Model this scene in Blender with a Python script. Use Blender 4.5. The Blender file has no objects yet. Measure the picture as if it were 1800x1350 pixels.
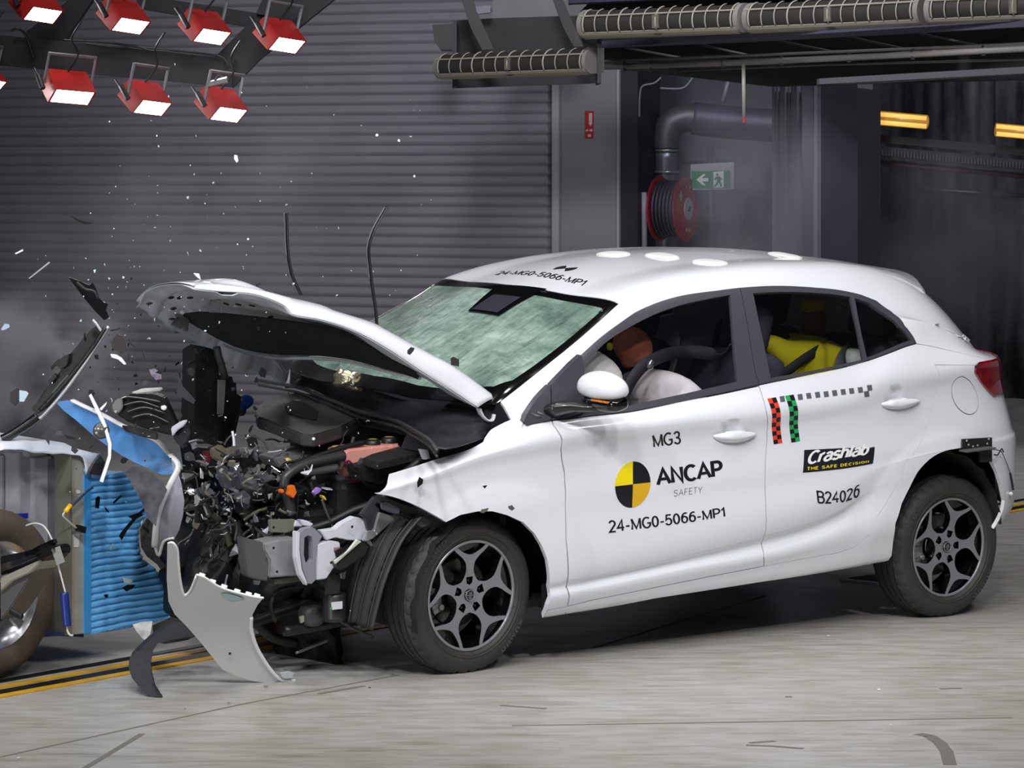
import bpy, bmesh, math, random
import numpy as np
from mathutils import Vector, Matrix
from mathutils.geometry import delaunay_2d_cdt
R_ = math.radians
scene = bpy.context.scene
COL = scene.collection
# ------------------------------------------------------------------ camera
F_, YH, CAMH = 5600.0, 300.0, 1.94          # focal length in pixels, horizon row, lens height (m)
cam = bpy.data.cameras.new('camera'); camo = bpy.data.objects.new('camera', cam); COL.objects.link(camo)
camo.location = (0, 0, CAMH); camo.rotation_euler = (R_(90), 0, 0)
cam.sensor_width = 36; cam.lens = 36 * F_ / 1800; cam.shift_y = -(675 - YH) / 1800
cam.clip_start = 0.1; cam.clip_end = 200
scene.camera = camo
# ------------------------------------------------------------------ world and exposure
w = bpy.data.worlds.new('world'); scene.world = w; w.use_nodes = True
bg = w.node_tree.nodes['Background']; bg.inputs[0].default_value = (.62, .68, .85, 1); bg.inputs[1].default_value = .10
vs = scene.view_settings
vs.view_transform = 'Standard'; vs.look = 'None'; vs.gamma = 1; vs.use_curve_mapping = False; vs.exposure = 0.52
# ------------------------------------------------------------------ lamp banks of the hall (overhead and on the camera side), then added fill lights
def area(name, loc, target, size, power, col=(1, .98, .97), spread=None, sy=None):
    l = bpy.data.lights.new(name, 'AREA'); l.energy = power; l.color = col
    l.shape = 'RECTANGLE'; l.size = size; l.size_y = sy or size
    if spread: l.spread = R_(spread)
    o = bpy.data.objects.new(name, l); COL.objects.link(o); o.location = loc
    o.rotation_euler = (Vector(target) - Vector(loc)).to_track_quat('-Z', 'Y').to_euler()
    return o
for i in range(5):
    for j in range(3):
        area('lamp_bank', (-3.2 + i * 1.7, 10.2 + j * 1.6, 5.6), (-1.2 + i * .9, 12.6 + j * .3, .6), .42, 4.2, spread=100)
for i in range(4):
    area('side_lamp_bank', (-3.0 + i * 2.2, 6.0, 6.3), (-1.4 + i * 1.2, 12.8, .7), .55, 26, spread=70)
area('side_lamp_bank', (-4.2, 9.3, 3.6), (-1.0, 12.7, .7), .6, 6, spread=90)
area('hall_fill_light', (-3.2, 18.0, 6.5), (-2.5, 25, 3.0), 1.4, 88, (.96, .95, 1), spread=140)  # unseen fill light aimed at the roller door
area('hall_fill_light', (-.5, 14.5, 5.8), (2.6, 21, 2.2), 1.0, 70, (.95, .94, 1), spread=90)  # unseen fill light added to brighten the door stack and corridor
area('low_fill_light', (-4.0, 7.0, .9), (-1.2, 12.4, .9), .7, 9, spread=80)  # low fill light added to brighten the underside of the bonnet
area('hall_fill_light', (2.6, 18.0, 6.0), (3.0, 24, 2.5), 1.0, 60, (.88, .88, 1), spread=140)  # unseen fill light aimed at the far curtain

# ------------------------------------------------------------------ helpers
def lin(c):
    return tuple((x / 12.92 if x <= .04045 else ((x + .055) / 1.055) ** 2.4) for x in [v / 255 for v in c])
MATS = {}
def mat(name, rgb, rough=.5, metal=0., bump=0., bscale=60., var=0., vscale=8., coat=0., emit=None, alpha=1., spec=.5, stretch=None, trans=0., rvar=0.):
    if name in MATS: return MATS[name]
    m = bpy.data.materials.new(name); m.use_nodes = True; MATS[name] = m
    nt = m.node_tree; N = nt.nodes; L = nt.links; b = N['Principled BSDF']
    c = lin(rgb) + (1,)
    b.inputs['Base Color'].default_value = c; b.inputs['Roughness'].default_value = rough
    b.inputs['Metallic'].default_value = metal; b.inputs['Coat Weight'].default_value = coat
    b.inputs['Coat Roughness'].default_value = .04
    b.inputs['Specular IOR Level'].default_value = spec; b.inputs['Alpha'].default_value = alpha
    b.inputs['Transmission Weight'].default_value = trans
    m.diffuse_color = c
    if emit: b.inputs['Emission Color'].default_value = lin(emit[:3]) + (1,); b.inputs['Emission Strength'].default_value = emit[3]
    tc = N.new('ShaderNodeTexCoord'); src = tc.outputs['Object']
    if stretch:
        mp = N.new('ShaderNodeMapping'); mp.inputs['Scale'].default_value = stretch; L.new(src, mp.inputs[0]); src = mp.outputs[0]
    if var or rvar:
        n = N.new('ShaderNodeTexNoise'); n.inputs['Scale'].default_value = vscale; n.inputs['Detail'].default_value = 5
        L.new(src, n.inputs['Vector'])
        if var:
            r = N.new('ShaderNodeMix'); r.data_type = 'RGBA'; r.blend_type = 'MIX'
            r.inputs[6].default_value = tuple(min(1, x * (1 + var)) for x in c[:3]) + (1,)
            r.inputs[7].default_value = tuple(x * (1 - var) for x in c[:3]) + (1,)
            cr = N.new('ShaderNodeMapRange'); cr.inputs[1].default_value = .3; cr.inputs[2].default_value = .7
            L.new(n.outputs[0], cr.inputs[0]); L.new(cr.outputs[0], r.inputs[0]); L.new(r.outputs[2], b.inputs['Base Color'])
        if rvar:
            mr = N.new('ShaderNodeMapRange'); mr.inputs[3].default_value = max(0, rough - rvar); mr.inputs[4].default_value = rough + rvar
            L.new(n.outputs[0], mr.inputs[0]); L.new(mr.outputs[0], b.inputs['Roughness'])
    if bump:
        n2 = N.new('ShaderNodeTexNoise'); n2.inputs['Scale'].default_value = bscale; n2.inputs['Detail'].default_value = 4
        L.new(src, n2.inputs['Vector'])
        bp = N.new('ShaderNodeBump'); bp.inputs['Strength'].default_value = bump; bp.inputs['Distance'].default_value = .01
        L.new(n2.outputs[0], bp.inputs['Height']); L.new(bp.outputs[0], b.inputs['Normal'])
    return m
M = lambda *a, **k: mat(*a, **k)
white = mat('white_paint', (226, 228, 236), .22, coat=.8)
white_in = mat('primer_grey_paint', (206, 211, 218), .35, var=.10, vscale=5)
blackp = mat('black_plastic', (26, 26, 28), .42, var=.25, vscale=20)
blackg = mat('gloss_black', (10, 10, 12), .12, coat=.5)
trim = mat('satin_grey_trim', (66, 65, 73), .32)
rubber = mat('tyre_rubber', (50, 49, 48), .62, bump=.25, bscale=90, var=.15, vscale=9)
dark = mat('dark_cavity', (12, 12, 13), .8)
steel = mat('galvanised_steel', (168, 170, 172), .36, metal=.75, var=.12, vscale=9)
silver = mat('silver_metal', (200, 202, 206), .25, metal=.95)
blackm = mat('dark_engine_metal', (48, 48, 50), .38, metal=.6, var=.3, vscale=14)

def finish(name, me, material, parent=None, smooth=True, mats=None):
    for m_ in (mats or [material]): me.materials.append(m_)
    if smooth:
        me.polygons.foreach_set('use_smooth', [True] * len(me.polygons))
    o = bpy.data.objects.new(name, me); COL.objects.link(o)
    if parent: o.parent = parent
    return o
def obj(name, bm, material, parent=None, smooth=False, mats=None, auto=None):
    bmesh.ops.recalc_face_normals(bm, faces=bm.faces)
    me = bpy.data.meshes.new(name); bm.to_mesh(me); bm.free()
    o = finish(name, me, material, parent, smooth or auto is not None, mats)
    if auto is not None: me.set_sharp_from_angle(angle=R_(auto))
    return o
def tag(o, label, cat, group=None, kind=None):
    o['label'] = label; o['category'] = cat
    if group: o['group'] = group
    if kind: o['kind'] = kind
    return o
def thing(name, label, cat, loc=(0, 0, 0), group=None, matrix=None):
    o = bpy.data.objects.new(name, None); COL.objects.link(o); o.empty_display_size = .1
    if matrix is not None: o.matrix_world = matrix
    else: o.location = loc
    return tag(o, label, cat, group)
def struct(name, bm, m, smooth=False):
    o = obj(name, bm, m, None, smooth); o['kind'] = 'structure'; return o
def copy_tree(o, parent=None):
    c = o.copy(); COL.objects.link(c)
    if parent: c.parent = parent
    for ch in list(o.children): copy_tree(ch, c)
    return c
def add_box(bm, c, s, rot=None, bev=0.):
    m = Matrix.Translation(Vector(c))
    if rot is not None: m = m @ (rot if isinstance(rot, Matrix) else Matrix.Rotation(rot, 4, 'Z'))
    r = bmesh.ops.create_cube(bm, size=1, matrix=m @ Matrix.Diagonal((s[0], s[1], s[2], 1)))
    if bev:
        es = list({e for v in r['verts'] for e in v.link_edges})
        bmesh.ops.bevel(bm, geom=es, offset=bev, segments=2, affect='EDGES', profile=.5)
def frame_axes(d):
    d = Vector(d).normalized(); a = Vector((0, 0, 1)) if abs(d.z) < .9 else Vector((1, 0, 0))
    u = d.cross(a).normalized(); return u, d.cross(u).normalized()
def add_tube(bm, pts, r, seg=10, cap=True, flat=1.):
    pts = [Vector(p) for p in pts]; n = len(pts); rs = r if isinstance(r, (list, tuple)) else [r] * n
    rings = []; u = None
    for i, p in enumerate(pts):
        d = (pts[min(i + 1, n - 1)] - pts[max(i - 1, 0)]).normalized()
        if u is None: u, v = frame_axes(d)
        else:
            u = (u - d * u.dot(d)).normalized(); v = d.cross(u)
        rings.append([bm.verts.new(p + (u * math.cos(2 * math.pi * k / seg) + v * math.sin(2 * math.pi * k / seg) * flat) * rs[i]) for k in range(seg)])
    for a, b in zip(rings, rings[1:]):
        for k in range(seg): bm.faces.new((a[k], a[(k + 1) % seg], b[(k + 1) % seg], b[k]))
    if cap: bm.faces.new(rings[0][::-1]); bm.faces.new(rings[-1])
def smooth_pts(pts, n=6):
    P = [Vector(p) for p in pts]
    if len(P) < 3: return P
    out = []
    for i in range(len(P) - 1):
        p0 = P[max(i - 1, 0)]; p1 = P[i]; p2 = P[i + 1]; p3 = P[min(i + 2, len(P) - 1)]
        for k in range(n):
            t = k / n
            out.append(.5 * ((2 * p1) + (p2 - p0) * t + (2 * p0 - 5 * p1 + 4 * p2 - p3) * t * t + (3 * p1 - p0 - 3 * p2 + p3) * t ** 3))
    out.append(P[-1]); return out
def add_lathe(bm, prof, axis_m, seg=64, closed=False, mi=0):
    """prof: list of (radius, height); axis_m: Matrix whose Z is the axis"""
    rings = []
    for r, h in prof:
        rings.append([bm.verts.new(axis_m @ Vector((r * math.cos(2 * math.pi * k / seg), r * math.sin(2 * math.pi * k / seg), h))) for k in range(seg)])
    pairs = list(zip(rings, rings[1:])) + ([(rings[-1], rings[0])] if closed else [])
    for a, b in pairs:
        for k in range(seg):
            f = bm.faces.new((a[k], a[(k + 1) % seg], b[(k + 1) % seg], b[k])); f.material_index = mi
    return rings
def add_prism(bm, pts, d, bev=0.):
    """closed polygon of 3D points pushed along d"""
    d = Vector(d); vs_ = [bm.verts.new(p) for p in pts]
    f = bm.faces.new(vs_)
    r = bmesh.ops.extrude_face_region(bm, geom=[f])
    nv = [g for g in r['geom'] if isinstance(g, bmesh.types.BMVert)]
    bmesh.ops.translate(bm, verts=nv, vec=d)
    if bev:
        es = list({e for v in vs_ + nv for e in v.link_edges})
        try: bmesh.ops.bevel(bm, geom=es, offset=bev, segments=2, affect='EDGES')
        except Exception: pass
# pixel helpers: a point of the photograph seen at a known depth or on a known plane
def ray(px, py): return np.array([(px - 900) / F_, 1., -(py - YH) / F_])
CAMP = np.array([0, 0, CAMH])
def at(px, py, Z): return Vector(CAMP + ray(px, py) * Z)
def on_floor(px, py): return at(px, py, CAMH * F_ / (py - YH))
# car frame: x towards the tail, y towards the far side, z up
th, pt, rl = R_(36.8), R_(2.5), R_(2.7)
Rz = np.array([[math.cos(th), -math.sin(th), 0], [math.sin(th), math.cos(th), 0], [0, 0, 1]])
Ry = np.array([[math.cos(pt), 0, -math.sin(pt)], [0, 1, 0], [math.sin(pt), 0, math.cos(pt)]])
Rx = np.array([[1, 0, 0], [0, math.cos(rl), -math.sin(rl)], [0, math.sin(rl), math.cos(rl)]])
CR = Rz @ Ry @ Rx
CT = np.array([(829 - 900) / F_ * 12.3, 12.3, CAMH - (1047 - YH) / F_ * 12.3]) - CR @ np.array([0, -.80, .30])
CARM = Matrix([[CR[i][0], CR[i][1], CR[i][2], CT[i]] for i in range(3)] + [[0, 0, 0, 1]])
def car_on(px, py, axis, val):
    """pixel -> car-frame point on the plane axis=val"""
    C = CR.T @ (CAMP - CT); d = CR.T @ ray(px, py); k = 'xyz'.index(axis)
    return Vector(C + d * (val - C[k]) / d[k])
def car_dep(px, py, Z):
    return CARM.inverted() @ at(px, py, Z)
def proj(P):
    P = CR @ np.asarray(P).T + CT[:, None]; P = P.T
    return np.stack([900 + F_ * P[:, 0] / P[:, 1], YH - F_ * (P[:, 2] - CAMH) / P[:, 1]], 1)
# ------------------------------------------------------------------ plain sans lettering drawn as strokes
def _arc(cx, cy, rx, ry, a0, a1, n=14): return [(cx + rx * math.cos(R_(a0 + (a1 - a0) * i / n)), cy + ry * math.sin(R_(a0 + (a1 - a0) * i / n))) for i in range(n + 1)]
GL = {
 'A': (.70, [[(.02, 0), (.35, 1), (.68, 0)], [(.15, .34), (.55, .34)]]),
 'B': (.62, [[(.08, 0), (.08, 1), (.34, 1)] + _arc(.34, .76, .2, .24, 90, -90) + [(.08, .52)], [(.34, .52)] + _arc(.35, .26, .22, .26, 90, -90) + [(.08, 0)]]),
 'C': (.66, [_arc(.37, .5, .31, .5, 48, 312, 24)]),
 'D': (.64, [[(.08, 0), (.08, 1), (.28, 1)] + _arc(.28, .5, .31, .5, 90, -90, 18) + [(.08, 0)]]),
 'E': (.56, [[(.52, 1), (.08, 1), (.08, 0), (.54, 0)], [(.08, .52), (.48, .52)]]),
 'F': (.54, [[(.52, 1), (.08, 1), (.08, 0)], [(.08, .50), (.46, .50)]]),
 'G': (.70, [_arc(.37, .5, .31, .5, 50, 322, 24) + [(.63, .44), (.40, .44)]]),
 'H': (.66, [[(.08, 0), (.08, 1)], [(.58, 0), (.58, 1)], [(.08, .52), (.58, .52)]]),
 'I': (.24, [[(.12, 0), (.12, 1)]]),
 'K': (.62, [[(.08, 0), (.08, 1)], [(.56, 1), (.08, .42)], [(.24, .58), (.6, 0)]]),
 'M': (.80, [[(.08, 0), (.08, 1), (.40, .08), (.72, 1), (.72, 0)]]),
 'N': (.66, [[(.08, 0), (.08, 1), (.58, 0), (.58, 1)]]),
 'O': (.70, [_arc(.35, .5, .30, .5, 90, 450, 28)]),
 'P': (.60, [[(.08, 0), (.08, 1), (.34, 1)] + _arc(.34, .73, .21, .27, 90, -90) + [(.08, .46)]]),
 'R': (.64, [[(.08, 0), (.08, 1), (.34, 1)] + _arc(.34, .75, .2, .25, 90, -90) + [(.08, .50)], [(.34, .50), (.58, 0)]]),
 'S': (.62, [_arc(.31, .76, .23, .24, 20, 250, 14) + _arc(.31, .26, .25, .26, 70, -160, 14)]),
 'T': (.58, [[(.02, 1), (.56, 1)], [(.29, 1), (.29, 0)]]),
 'U': (.66, [[(.08, 1)] + _arc(.33, .28, .25, .28, 180, 360, 16) + [(.58, 1)]]),
 'Y': (.64, [[(.03, 1), (.32, .46), (.61, 1)], [(.32, .46), (.32, 0)]]),
 '0': (.56, [_arc(.27, .5, .21, .5, 90, 450, 24)]),
 '1': (.42, [[(.05, .74), (.25, 1), (.25, 0)]]),
 '2': (.56, [_arc(.27, .74, .21, .26, 165, -25, 12) + [(.06, 0), (.50, 0)]]),
 '3': (.56, [_arc(.26, .76, .19, .24, 160, -80, 12) + [(.2, .53)], [(.2, .53)] + _arc(.26, .27, .22, .27, 85, -160, 14)]),
 '4': (.58, [[(.40, 0), (.40, 1), (.04, .30), (.54, .30)]]),
 '5': (.56, [[(.48, 1), (.14, 1), (.08, .52)] + _arc(.26, .32, .22, .32, 120, -155, 16)]),
 '6': (.56, [_arc(.28, .32, .21, .32, 90, 450, 20), _arc(.36, .36, .29, .64, 65, 175, 12)]),
 '-': (.36, [[(.04, .38), (.32, .38)]]), ' ': (.3, []),
 'r': (.36, [[(.08, 0), (.08, .7)], [(.08, .45)] + _arc(.28, .45, .2, .25, 150, 75, 6)]),
 'a': (.54, [_arc(.25, .21, .19, .21, 60, 330, 14), [(.46, 0), (.46, .46)] + _arc(.27, .48, .19, .22, 0, 150, 8)]),
 's': (.48, [_arc(.24, .53, .17, .17, 20, 240, 10) + _arc(.24, .19, .19, .19, 60, -160, 10)]),
 'h': (.54, [[(.08, 0), (.08, 1)], [(.08, .45)] + _arc(.27, .46, .19, .24, 165, 0, 10) + [(.46, 0)]]),
 'l': (.20, [[(.10, 0), (.10, 1)]]),
 'b': (.54, [[(.08, 0), (.08, 1)], _arc(.27, .34, .19, .34, 90, 450, 20)]),
}
def stroke_text(txt, wt=.15, shear=0., gap=.06):
    b = bmesh.new(); x = 0
    for ch in txt:
        wd, strokes = GL[ch]
        for s in strokes:
            # ribbon with mitred joints
            pts = [np.array(p) for p in s]; n = len(pts); closed = np.hypot(*(pts[0] - pts[-1])) < 1e-6; Lp = []; Rp = []
            for i, p in enumerate(pts):
                if closed: a = pts[i - 1] if i else pts[-2]; c = pts[i + 1] if i < n - 1 else pts[1]
                else: a = pts[max(i - 1, 0)]; c = pts[min(i + 1, n - 1)]
                d1 = p - a; d2 = c - p
                if np.hypot(*d1) < 1e-9: d1 = d2
                if np.hypot(*d2) < 1e-9: d2 = d1
                d1 = d1 / np.hypot(*d1); d2 = d2 / np.hypot(*d2); m = np.array([-(d1 + d2)[1], (d1 + d2)[0]]); L = np.hypot(*m)
                if L < .35: m = np.array([-d2[1], d2[0]]); k_ = 1.
                else: m = m / L; k_ = 1 / max(.45, L / 2)
                Lp.append(p + m * wt / 2 * k_); Rp.append(p - m * wt / 2 * k_)
            for i in range(n - 1):
                q = [Lp[i], Rp[i], Rp[i + 1], Lp[i + 1]]
                b.faces.new([b.verts.new((x + v[0] + shear * v[1], min(max(v[1], -.001 if 0 else 0 - wt * 0), 1.0) if 0 else v[1], 0)) for v in q])
        x += wd + gap
    xs = [v.co.x for v in b.verts]; ys = [v.co.y for v in b.verts]; x0, x1, y0, y1 = min(xs), max(xs), min(ys), max(ys)
    for v in b.verts: v.co = Vector(((v.co.x - x0) / (x1 - x0), (v.co.y + wt / 2) / (1 + wt), 0))
    bmesh.ops.remove_doubles(b, verts=b.verts, dist=1e-6)
    bmesh.ops.recalc_face_normals(b, faces=b.faces)
    return b
# ------------------------------------------------------------------ room: floor, roller door, walls
def floor_mat():
    m = mat('concrete_floor', (158, 157, 151), .32); nt = m.node_tree; N = nt.nodes; L = nt.links; b = N['Principled BSDF']
    tc = N.new('ShaderNodeTexCoord')
    def noise(scale, sc=(1, 1, 1), det=6, rot=0, rough=.55):
        mp = N.new('ShaderNodeMapping'); mp.inputs['Scale'].default_value = sc; mp.inputs['Rotation'].default_value = (0, 0, rot)
        L.new(tc.outputs['Object'], mp.inputs[0]); n = N.new('ShaderNodeTexNoise'); n.inputs['Scale'].default_value = scale
        n.inputs['Detail'].default_value = det; n.inputs['Roughness'].default_value = rough; L.new(mp.outputs[0], n.inputs[0]); return n.outputs[0]
    def ramp(src, pts):
        r = N.new('ShaderNodeValToRGB'); L.new(src, r.inputs[0]); cr = r.color_ramp
        while len(cr.elements) < len(pts): cr.elements.new(.5)
        for e, (p, c) in zip(cr.elements, pts): e.position = p; e.color = (lin(c) if len(c) == 3 else c) + ((1,) if len(c) == 3 else ())
        return r.outputs[0]
    def mul(a, b_, f=1.):
        x = N.new('ShaderNodeMix'); x.data_type = 'RGBA'; x.blend_type = 'MULTIPLY'; x.inputs[0].default_value = f
        L.new(a, x.inputs[6]); L.new(b_, x.inputs[7]); return x.outputs[2]
    base = ramp(noise(.55), [(.3, (160, 158, 152)), (.7, (182, 182, 182))])
    mott = ramp(noise(5., (1, 2.2, 1)), [(.35, (232, 230, 222)), (.62, (255, 255, 255))])
    streak = ramp(noise(2.4, (1.2, 9, 1), 8, R_(-12), .7), [(.34, (205, 202, 192)), (.5, (255, 255, 255))])
    scuff = ramp(noise(3.1, (.7, 16, 1), 6, R_(8), .75), [(.24, (150, 146, 138)), (.33, (255, 255, 255))])
    scuff2 = ramp(noise(6, (.5, 14, 1), 3, R_(60), .6), [(.22, (150, 146, 134)), (.28, (255, 255, 255))])
    col = mul(mul(mul(mul(base, mott), streak, .8), scuff, .75), scuff2, .7)
    L.new(col, b.inputs['Base Color'])
    mr = N.new('ShaderNodeMapRange'); mr.inputs[3].default_value = .22; mr.inputs[4].default_value = .5; L.new(noise(3., (1, 3, 1)), mr.inputs[0]); L.new(mr.outputs[0], b.inputs['Roughness'])
    bp = N.new('ShaderNodeBump'); bp.inputs['Strength'].default_value = .08; bp.inputs['Distance'].default_value = .004
    L.new(noise(40), bp.inputs['Height']); L.new(bp.outputs[0], b.inputs['Normal'])
    return m
bm = bmesh.new(); add_box(bm, (0, 22, -.05), (44, 44, .1)); struct('floor', bm, floor_mat())
# track: guide rails, yellow lines and seams, all along the crash lane
TD = Vector((math.cos(R_(54)), math.sin(R_(54)), 0)); TN = Vector((TD.y, -TD.x, 0))
def floor_strip(name, p0, p1, wd, m, z=.004, label=None, cat=None, group=None):
    a = Vector(p0); b = Vector(p1); d = (b - a).normalized(); n = Vector((d.y, -d.x, 0)) * wd / 2
    bm = bmesh.new(); vs_ = [a + n, b + n, b - n, a - n]
    for v in vs_: v.z = .0005
    add_prism(bm, vs_, (0, 0, z)); o = obj(name, bm, m)
    if label: tag(o, label, cat, group)
    else: o['kind'] = 'structure'
    return o
yel = mat('yellow_line_paint', (196, 150, 32), .5, var=.18, vscale=7)
railm = mat('dark_rail_steel', (30, 28, 26), .4, metal=.5, var=.3)
near_a = on_floor(0, 1225); near_b = on_floor(667, 1103)
near_end = near_a + (near_b - near_a) * 6.2; near_st = near_a - (near_b - near_a) * .6
off = on_floor(92, 1195) - on_floor(92, 1209); nrm = Vector((-(near_b - near_a).y, (near_b - near_a).x, 0)).normalized()
floor_strip('trim_1', near_st, near_end, .05, yel)
k = off.dot(nrm)
floor_strip('trim_2', near_st + nrm * (k + .02), near_end + nrm * (k + .02), .05, yel)
floor_strip('trim_3', near_st + nrm * (k * .52), near_end + nrm * (k * .52), .07, railm, .003)
floor_strip('trim_4', near_st + nrm * (k * 1.9), near_end + nrm * (k * 1.9), .05, railm, .003)
for i, (a, b) in enumerate([((0, 1331), (430, 1237)), ((430, 1237), (700, 1187)), ((900, 1276), (1780, 1262)), ((1040, 1140), (1345, 1047))]):
    floor_strip('trim_%d' % (5 + i), on_floor(*a), on_floor(*b), .012, mat('floor_joint', (118, 115, 108), .8), .001)
floor_strip('trim_9', on_floor(1480, 1021), on_floor(1545, 1028), .035, mat('white_rail', (225, 225, 222), .4), .01)
bm = bmesh.new(); add_prism(bm, [on_floor(1478, 1019) + Vector((0, 0, .001)), on_floor(1545, 1027) + Vector((0, 0, .001)), on_floor(1560, 1012) + Vector((0, 0, .001)), on_floor(1530, 1012) + Vector((0, 0, .001))], (0, 0, .004)); struct('trim_10', bm, dark)

smg = mat('floor_scuff', (112, 110, 104), .6)
for i, pts in enumerate([[(1614, 1290), (1634, 1294), (1652, 1306), (1664, 1322), (1670, 1345)], [(1312, 1310), (1360, 1312), (1412, 1316)], [(1318, 1306), (1362, 1303)], [(1380, 1225), (1392, 1225)], [(1652, 1211), (1690, 1210)], [(130, 1362), (250, 1290)], [(560, 1220), (640, 1206)], [(880, 1240), (960, 1246)]]):
    for a_, b_ in zip(pts, pts[1:]): floor_strip('trim_%d' % (30 + i), on_floor(*a_), on_floor(*b_), .045 if i == 0 else .022, smg, .0006)
# back wall line: depth Z at each photo column (wall turned 24 degrees)
WA = R_(-24); WP = at(976, 300, 23.5); WD = Vector((math.cos(WA), math.sin(WA), 0)); WN = Vector((WD.y, -WD.x, 0))
def on_wall(px, py, back=0.):
    P0 = WP - WN * back; r = ray(px, py); # plane with normal WN through P0
    t = ((P0.x) * WN.x + (P0.y) * WN.y) / (r[0] * WN.x + r[1] * WN.y)
    return at(px, py, t)
def wall_u(p): return (p - WP).dot(WD)
slat = mat('roller_door_grey', (110, 108, 114), .6, metal=.1, var=.05, vscale=3, stretch=(1, 1, 6))
u0, u1 = -9.0, 0.
bm = bmesh.new(); pitch = .0765; nz = 84; per = 8
prev = None
for i in range(nz * per + 1):
    z = i * pitch / per; ph = (i % per) / per
    d_ = .0065 * math.sin(2 * math.pi * ph) + .0015 * math.sin(4 * math.pi * ph)
    a = WP + WD * u0 + WN * d_; b = WP + WD * u1 + WN * d_
    cur = (bm.verts.new((a.x, a.y, z)), bm.verts.new((b.x, b.y, z)))
    if prev: bm.faces.new((prev[0], prev[1], cur[1], cur[0]))
    prev = cur
o = struct('door_1', bm, slat, True)
o.modifiers.new('s', 'SOLIDIFY').thickness = .01
def wall_box(name, ua, ub, z0, z1, f0, f1, m, struct_=True, parent=None):
    """box in wall coords: along wall ua..ub, height z0..z1, toward the camera f0..f1"""
    bm = bmesh.new(); c = WP + WD * (ua + ub) / 2 + WN * (f0 + f1) / 2
    add_box(bm, (c.x, c.y, (z0 + z1) / 2), (abs(ub - ua), abs(f1 - f0), z1 - z0), WA, .0)
    o = obj(name, bm, m, parent)
    if struct_: o['kind'] = 'structure'
    return o
wallm = mat('painted_wall_grey', (110, 109, 114), .6, var=.05, vscale=2)
wu = lambda px: wall_u(on_wall(px, 300))
wall_box('trim_11', 0.0, wu(988), 0, 6.4, -.02, .06, mat('door_track_grey', (140, 139, 143), .5))
wall_box('wall_back', wu(988), wu(1089), 0, 6.4, -.3, .02, wallm)
wall_box('trim_12', wu(1087), wu(1091), 0, 6.4, -.3, .03, mat('door_track_grey', (140, 139, 143), .5))
navy = mat('dark_door_jamb', (24, 24, 32), .5)
wall_box('trim_13', wu(1091), wu(1121), 0, 6.4, -.45, 0., navy)
# corridor behind the opening
rear = mat('corridor_wall', (74, 74, 84), .7, var=.12, vscale=1.5)
wall_box('wall_corridor', wu(930), wu(1385), 0, 6.4, -2.2, -2.0, rear)
# ceiling of the hall, far part
bm = bmesh.new(); add_box(bm, (0, 21, 6.5), (44, 46, .1)); struct('ceiling', bm, mat('dark_ceiling', (30, 29, 30), .9))
# far dark hall beyond the right opening
curt = mat('dark_stained_curtain', (40, 40, 46), .7); nt = curt.node_tree; N = nt.nodes
tc = N.new('ShaderNodeTexCoord'); mp = N.new('ShaderNodeMapping'); mp.inputs['Scale'].default_value = (1.2, 1.2, .5)
n1 = N.new('ShaderNodeTexNoise'); n1.inputs['Scale'].default_value = 1.6; n1.inputs['Detail'].default_value = 8; n1.inputs['Roughness'].default_value = .65
cr = N.new('ShaderNodeValToRGB'); cr.color_ramp.elements[0].position = .42; cr.color_ramp.elements[0].color = lin((16, 15, 17)) + (1,)
cr.color_ramp.elements[1].position = .66; cr.color_ramp.elements[1].color = lin((92, 92, 102)) + (1,)
nt.links.new(tc.outputs['Object'], mp.inputs[0]); nt.links.new(mp.outputs[0], n1.inputs[0]); nt.links.new(n1.outputs[0], cr.inputs[0]); nt.links.new(cr.outputs[0], N['Principled BSDF'].inputs['Base Color'])
bm = bmesh.new(); pr = None; na = 260
for i in range(na + 1):
    x = 2.2 + i * 8.0 / na; y = 27.5 + .06 * math.sin(x * 17) + .04 * math.sin(x * 41 + 1) - .15 * (x - 2.2)
    cur = (bm.verts.new((x, y, .0)), bm.verts.new((x, y, 6.4)))
    if pr: bm.faces.new((pr[0], cur[0], cur[1], pr[1]))
    pr = cur
o = struct('wall_far', bm, curt, True); o.modifiers.new('s', 'SOLIDIFY').thickness = .02

# ------------------------------------------------------------------ car body surface
def pchip(xk, yk, x):
    """xk (n,), yk (n,) or (n,m) ; monotone cubic"""
    xk = np.asarray(xk, float); yk = np.asarray(yk, float); h = np.diff(xk); dl = np.diff(yk) / h
    d = np.zeros_like(yk)
    for i in range(1, len(xk) - 1):
        if dl[i - 1] * dl[i] > 0:
            w1 = 2 * h[i] + h[i - 1]; w2 = h[i] + 2 * h[i - 1]; d[i] = (w1 + w2) / (w1 / dl[i - 1] + w2 / dl[i])
    d[0] = dl[0]; d[-1] = dl[-1]
    i = np.clip(np.searchsorted(xk, x) - 1, 0, len(xk) - 2); t = np.clip((x - xk[i]) / h[i], 0, 1)
    return (yk[i] * (1 + 2 * t) * (1 - t) ** 2 + h[i] * d[i] * t * (1 - t) ** 2 + yk[i + 1] * t * t * (3 - 2 * t) - h[i] * d[i + 1] * t * t * (1 - t))
def catm(xk, yk, x):
    xk = np.asarray(xk, float); yk = np.asarray(yk, float); h = np.diff(xk); dl = np.diff(yk) / h
    d = np.zeros_like(yk); d[1:-1] = (dl[:-1] * h[1:] + dl[1:] * h[:-1]) / (h[1:] + h[:-1]); d[0] = dl[0]; d[-1] = dl[-1]
    i = np.clip(np.searchsorted(xk, x) - 1, 0, len(xk) - 2); t = np.clip((x - xk[i]) / h[i], 0, 1)
    return (yk[i] * (1 + 2 * t) * (1 - t) ** 2 + h[i] * d[i] * t * (1 - t) ** 2 + yk[i + 1] * t * t * (3 - 2 * t) - h[i] * d[i + 1] * t * t * (1 - t))
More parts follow.
